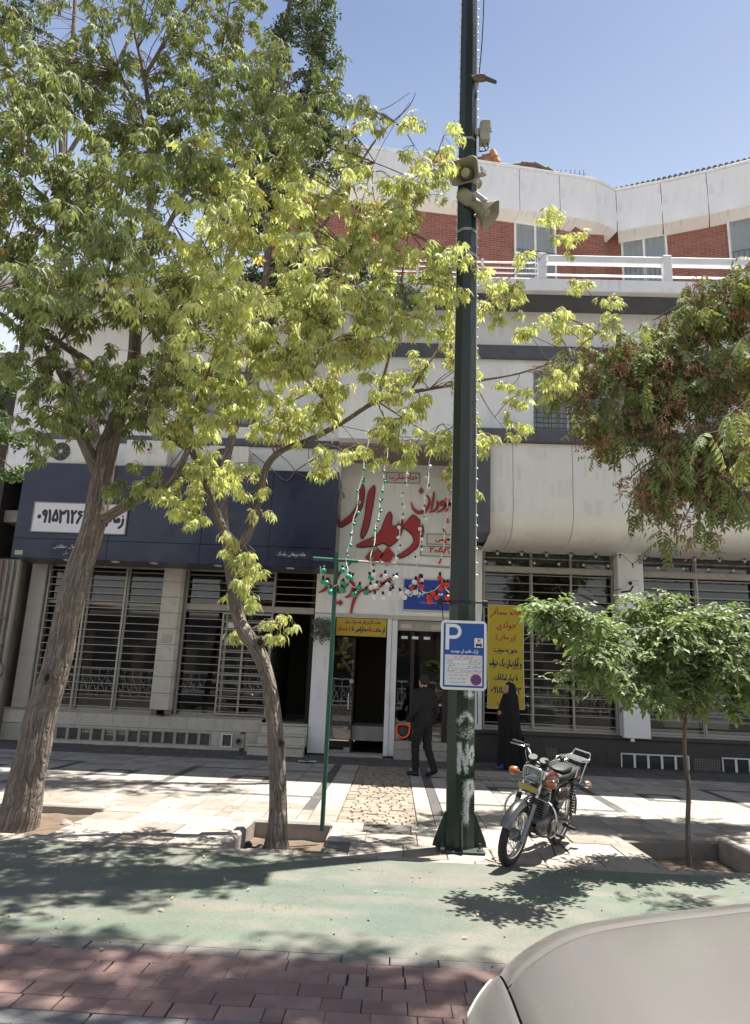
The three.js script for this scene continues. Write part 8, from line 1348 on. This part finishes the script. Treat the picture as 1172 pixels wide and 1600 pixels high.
{ // woman in a black chador
  const t = thing('person', 'woman in a long black chador walking past the yellow cloth banner', 'person', [2.34, 0, -14.75], -1.3);
  const headC = [0, 1.525, 0.045]; const hand = handField([0.1, 1.05, 0.20], [-0.55, 0.1, 0.5], [0, 0, -1], 1.0, 1);
  const coarse = (p) => { let d = smin(ell(p, [0, 1.18, 0], [0.15, 0.2, 0.10]), ell(p, [0, 0.9, 0], [0.16, 0.18, 0.11]), 0.08); d = smin(d, cap(p, [0.16, 1.31, 0], [-0.16, 1.31, 0], 0.05, 0.05), 0.05); d = smin(d, cap(p, [0, 1.34, 0], [0, 1.46, 0.02], 0.05, 0.05), 0.04); for (const s of [-1, 1]) { d = smin(d, smin(cap(p, [s * 0.17, 1.31, 0], [s * 0.22, 1.06, 0.02], 0.045, 0.037), cap(p, [s * 0.22, 1.06, 0.02], [s * 0.1, 1.05, 0.20], 0.036, 0.025), 0.02), 0.04); d = smin(d, smin(cap(p, [s * 0.085, 0.86, 0], [s * 0.085, 0.47, s * 0.06], 0.08, 0.055), cap(p, [s * 0.085, 0.47, s * 0.06], [s * 0.085, 0.09, s * 0.13], 0.054, 0.035), 0.02), 0.04); } return d; };
  mesh('body', [netMesh(coarse, [-0.32, 0.03, -0.24], [0.32, 1.52, 0.32], 0.014), netMesh((p) => headField([p[0], p[1] - headC[1], p[2] - headC[2]]), [-0.11, 1.36, -0.1], [0.11, 1.68, 0.17], 0.0045), netMesh(hand, [-0.08, 0.95, 0.12], [0.2, 1.2, 0.36], 0.0045)], skin, t);
  // the chador: cloth rings from the crown to the ground, open at the face and down the front edge, with folds that deepen downwards
  const R = [[1.672, 0.005, 0.005, 0.02], [1.655, 0.06, 0.06, 0.01], [1.61, 0.098, 0.102, 0.0], [1.54, 0.112, 0.118, 0.0], [1.45, 0.118, 0.12, 0.0], [1.40, 0.19, 0.145, 0.0], [1.36, 0.225, 0.15, 0.0], [1.32, 0.24, 0.155, 0.01], [1.2, 0.262, 0.18, 0.025], [1.05, 0.275, 0.215, 0.045], [0.85, 0.262, 0.2, 0.03], [0.6, 0.27, 0.22, 0.01], [0.35, 0.285, 0.25, -0.02], [0.15, 0.30, 0.29, -0.05], [0.04, 0.305, 0.31, -0.07]], K = 96, pos = [], idx = [], yA = [];
  R.forEach(([y, rx, rz, oz], i) => { for (let k = 0; k <= K; k++) { const a = k / K * 2 * Math.PI - Math.PI / 2 * 3, f = smooth(1.35, 0.1, y), w = 1 + f * (0.09 * Math.sin(a * 9 + 0.8 * Math.sin(a * 2)) + 0.05 * Math.sin(a * 17 + y * 3)); let zz = oz + rz * w * Math.sin(a), xx = rx * w * Math.cos(a); pos.push(xx, y + 0.012 * f * Math.sin(a * 5), zz); } });
  for (let i = 0; i + 1 < R.length; i++) for (let k = 0; k < K; k++) { const a = (k / K) * 2 * Math.PI - Math.PI / 2 * 3, front = Math.sin(a), y = (R[i][0] + R[i + 1][0]) / 2; if (y > 1.43 && y < 1.62 && front > 0.58) continue; const p = i * (K + 1) + k, q = p + K + 1; idx.push(p, p + 1, q, p + 1, q + 1, q); }
  const g = new THREE.BufferGeometry(); g.setAttribute('position', new THREE.BufferAttribute(new Float32Array(pos), 3)); g.setIndex(idx); g.computeVertexNormals(); const black = std([0.006, 0.006, 0.007], 0.92); black.side = THREE.DoubleSide; mesh('chador', clean(g), black, t);
  const trail = [[-0.12, 0.5, -0.2], [0.12, 0.5, -0.2], [0.2, 0.05, -0.52], [-0.2, 0.05, -0.5]]; 
  mesh('chador_hem', (() => { const p = [], x = [], n = 14, m = 10; for (let i = 0; i <= m; i++) for (let k = 0; k <= n; k++) { const u = i / m, v = k / n; p.push(lerp(-0.2, 0.2, v), lerp(0.62, 0.045, u), -0.2 - 0.36 * Math.pow(u, 1.4) * Math.sin(v * Math.PI) + 0.03 * u * Math.sin(v * 20)); } for (let i = 0; i < m; i++) for (let k = 0; k < n; k++) { const a = i * (n + 1) + k; x.push(a, a + 1, a + n + 1, a + 1, a + n + 2, a + n + 1); } const q = new THREE.BufferGeometry(); q.setAttribute('position', new THREE.BufferAttribute(new Float32Array(p), 3)); q.setIndex(x); q.computeVertexNormals(); return clean(q); })(), black, t);
  for (const s of [-1, 1]) { const sg = netMesh((p) => Math.max(smin(cap(p, [0, 0.03, -0.04], [0, 0.026, 0.12], 0.034, 0.03), cap(p, [0, 0.04, -0.03], [0, 0.07, -0.02], 0.036, 0.036), 0.03), -p[1]), [-0.06, -0.02, -0.1], [0.06, 0.12, 0.17], 0.008); mesh('shoe', sg.translate(s * 0.085, 0, s * 0.13 + 0.10), std([0.03, 0.06, 0.22], 0.6), t); }
}
// ---------------------------------------------------------------- draw
scene.traverse((o) => { if (o.isMesh) { o.castShadow = true; o.receiveShadow = true; } });
renderer.render(scene, camera);
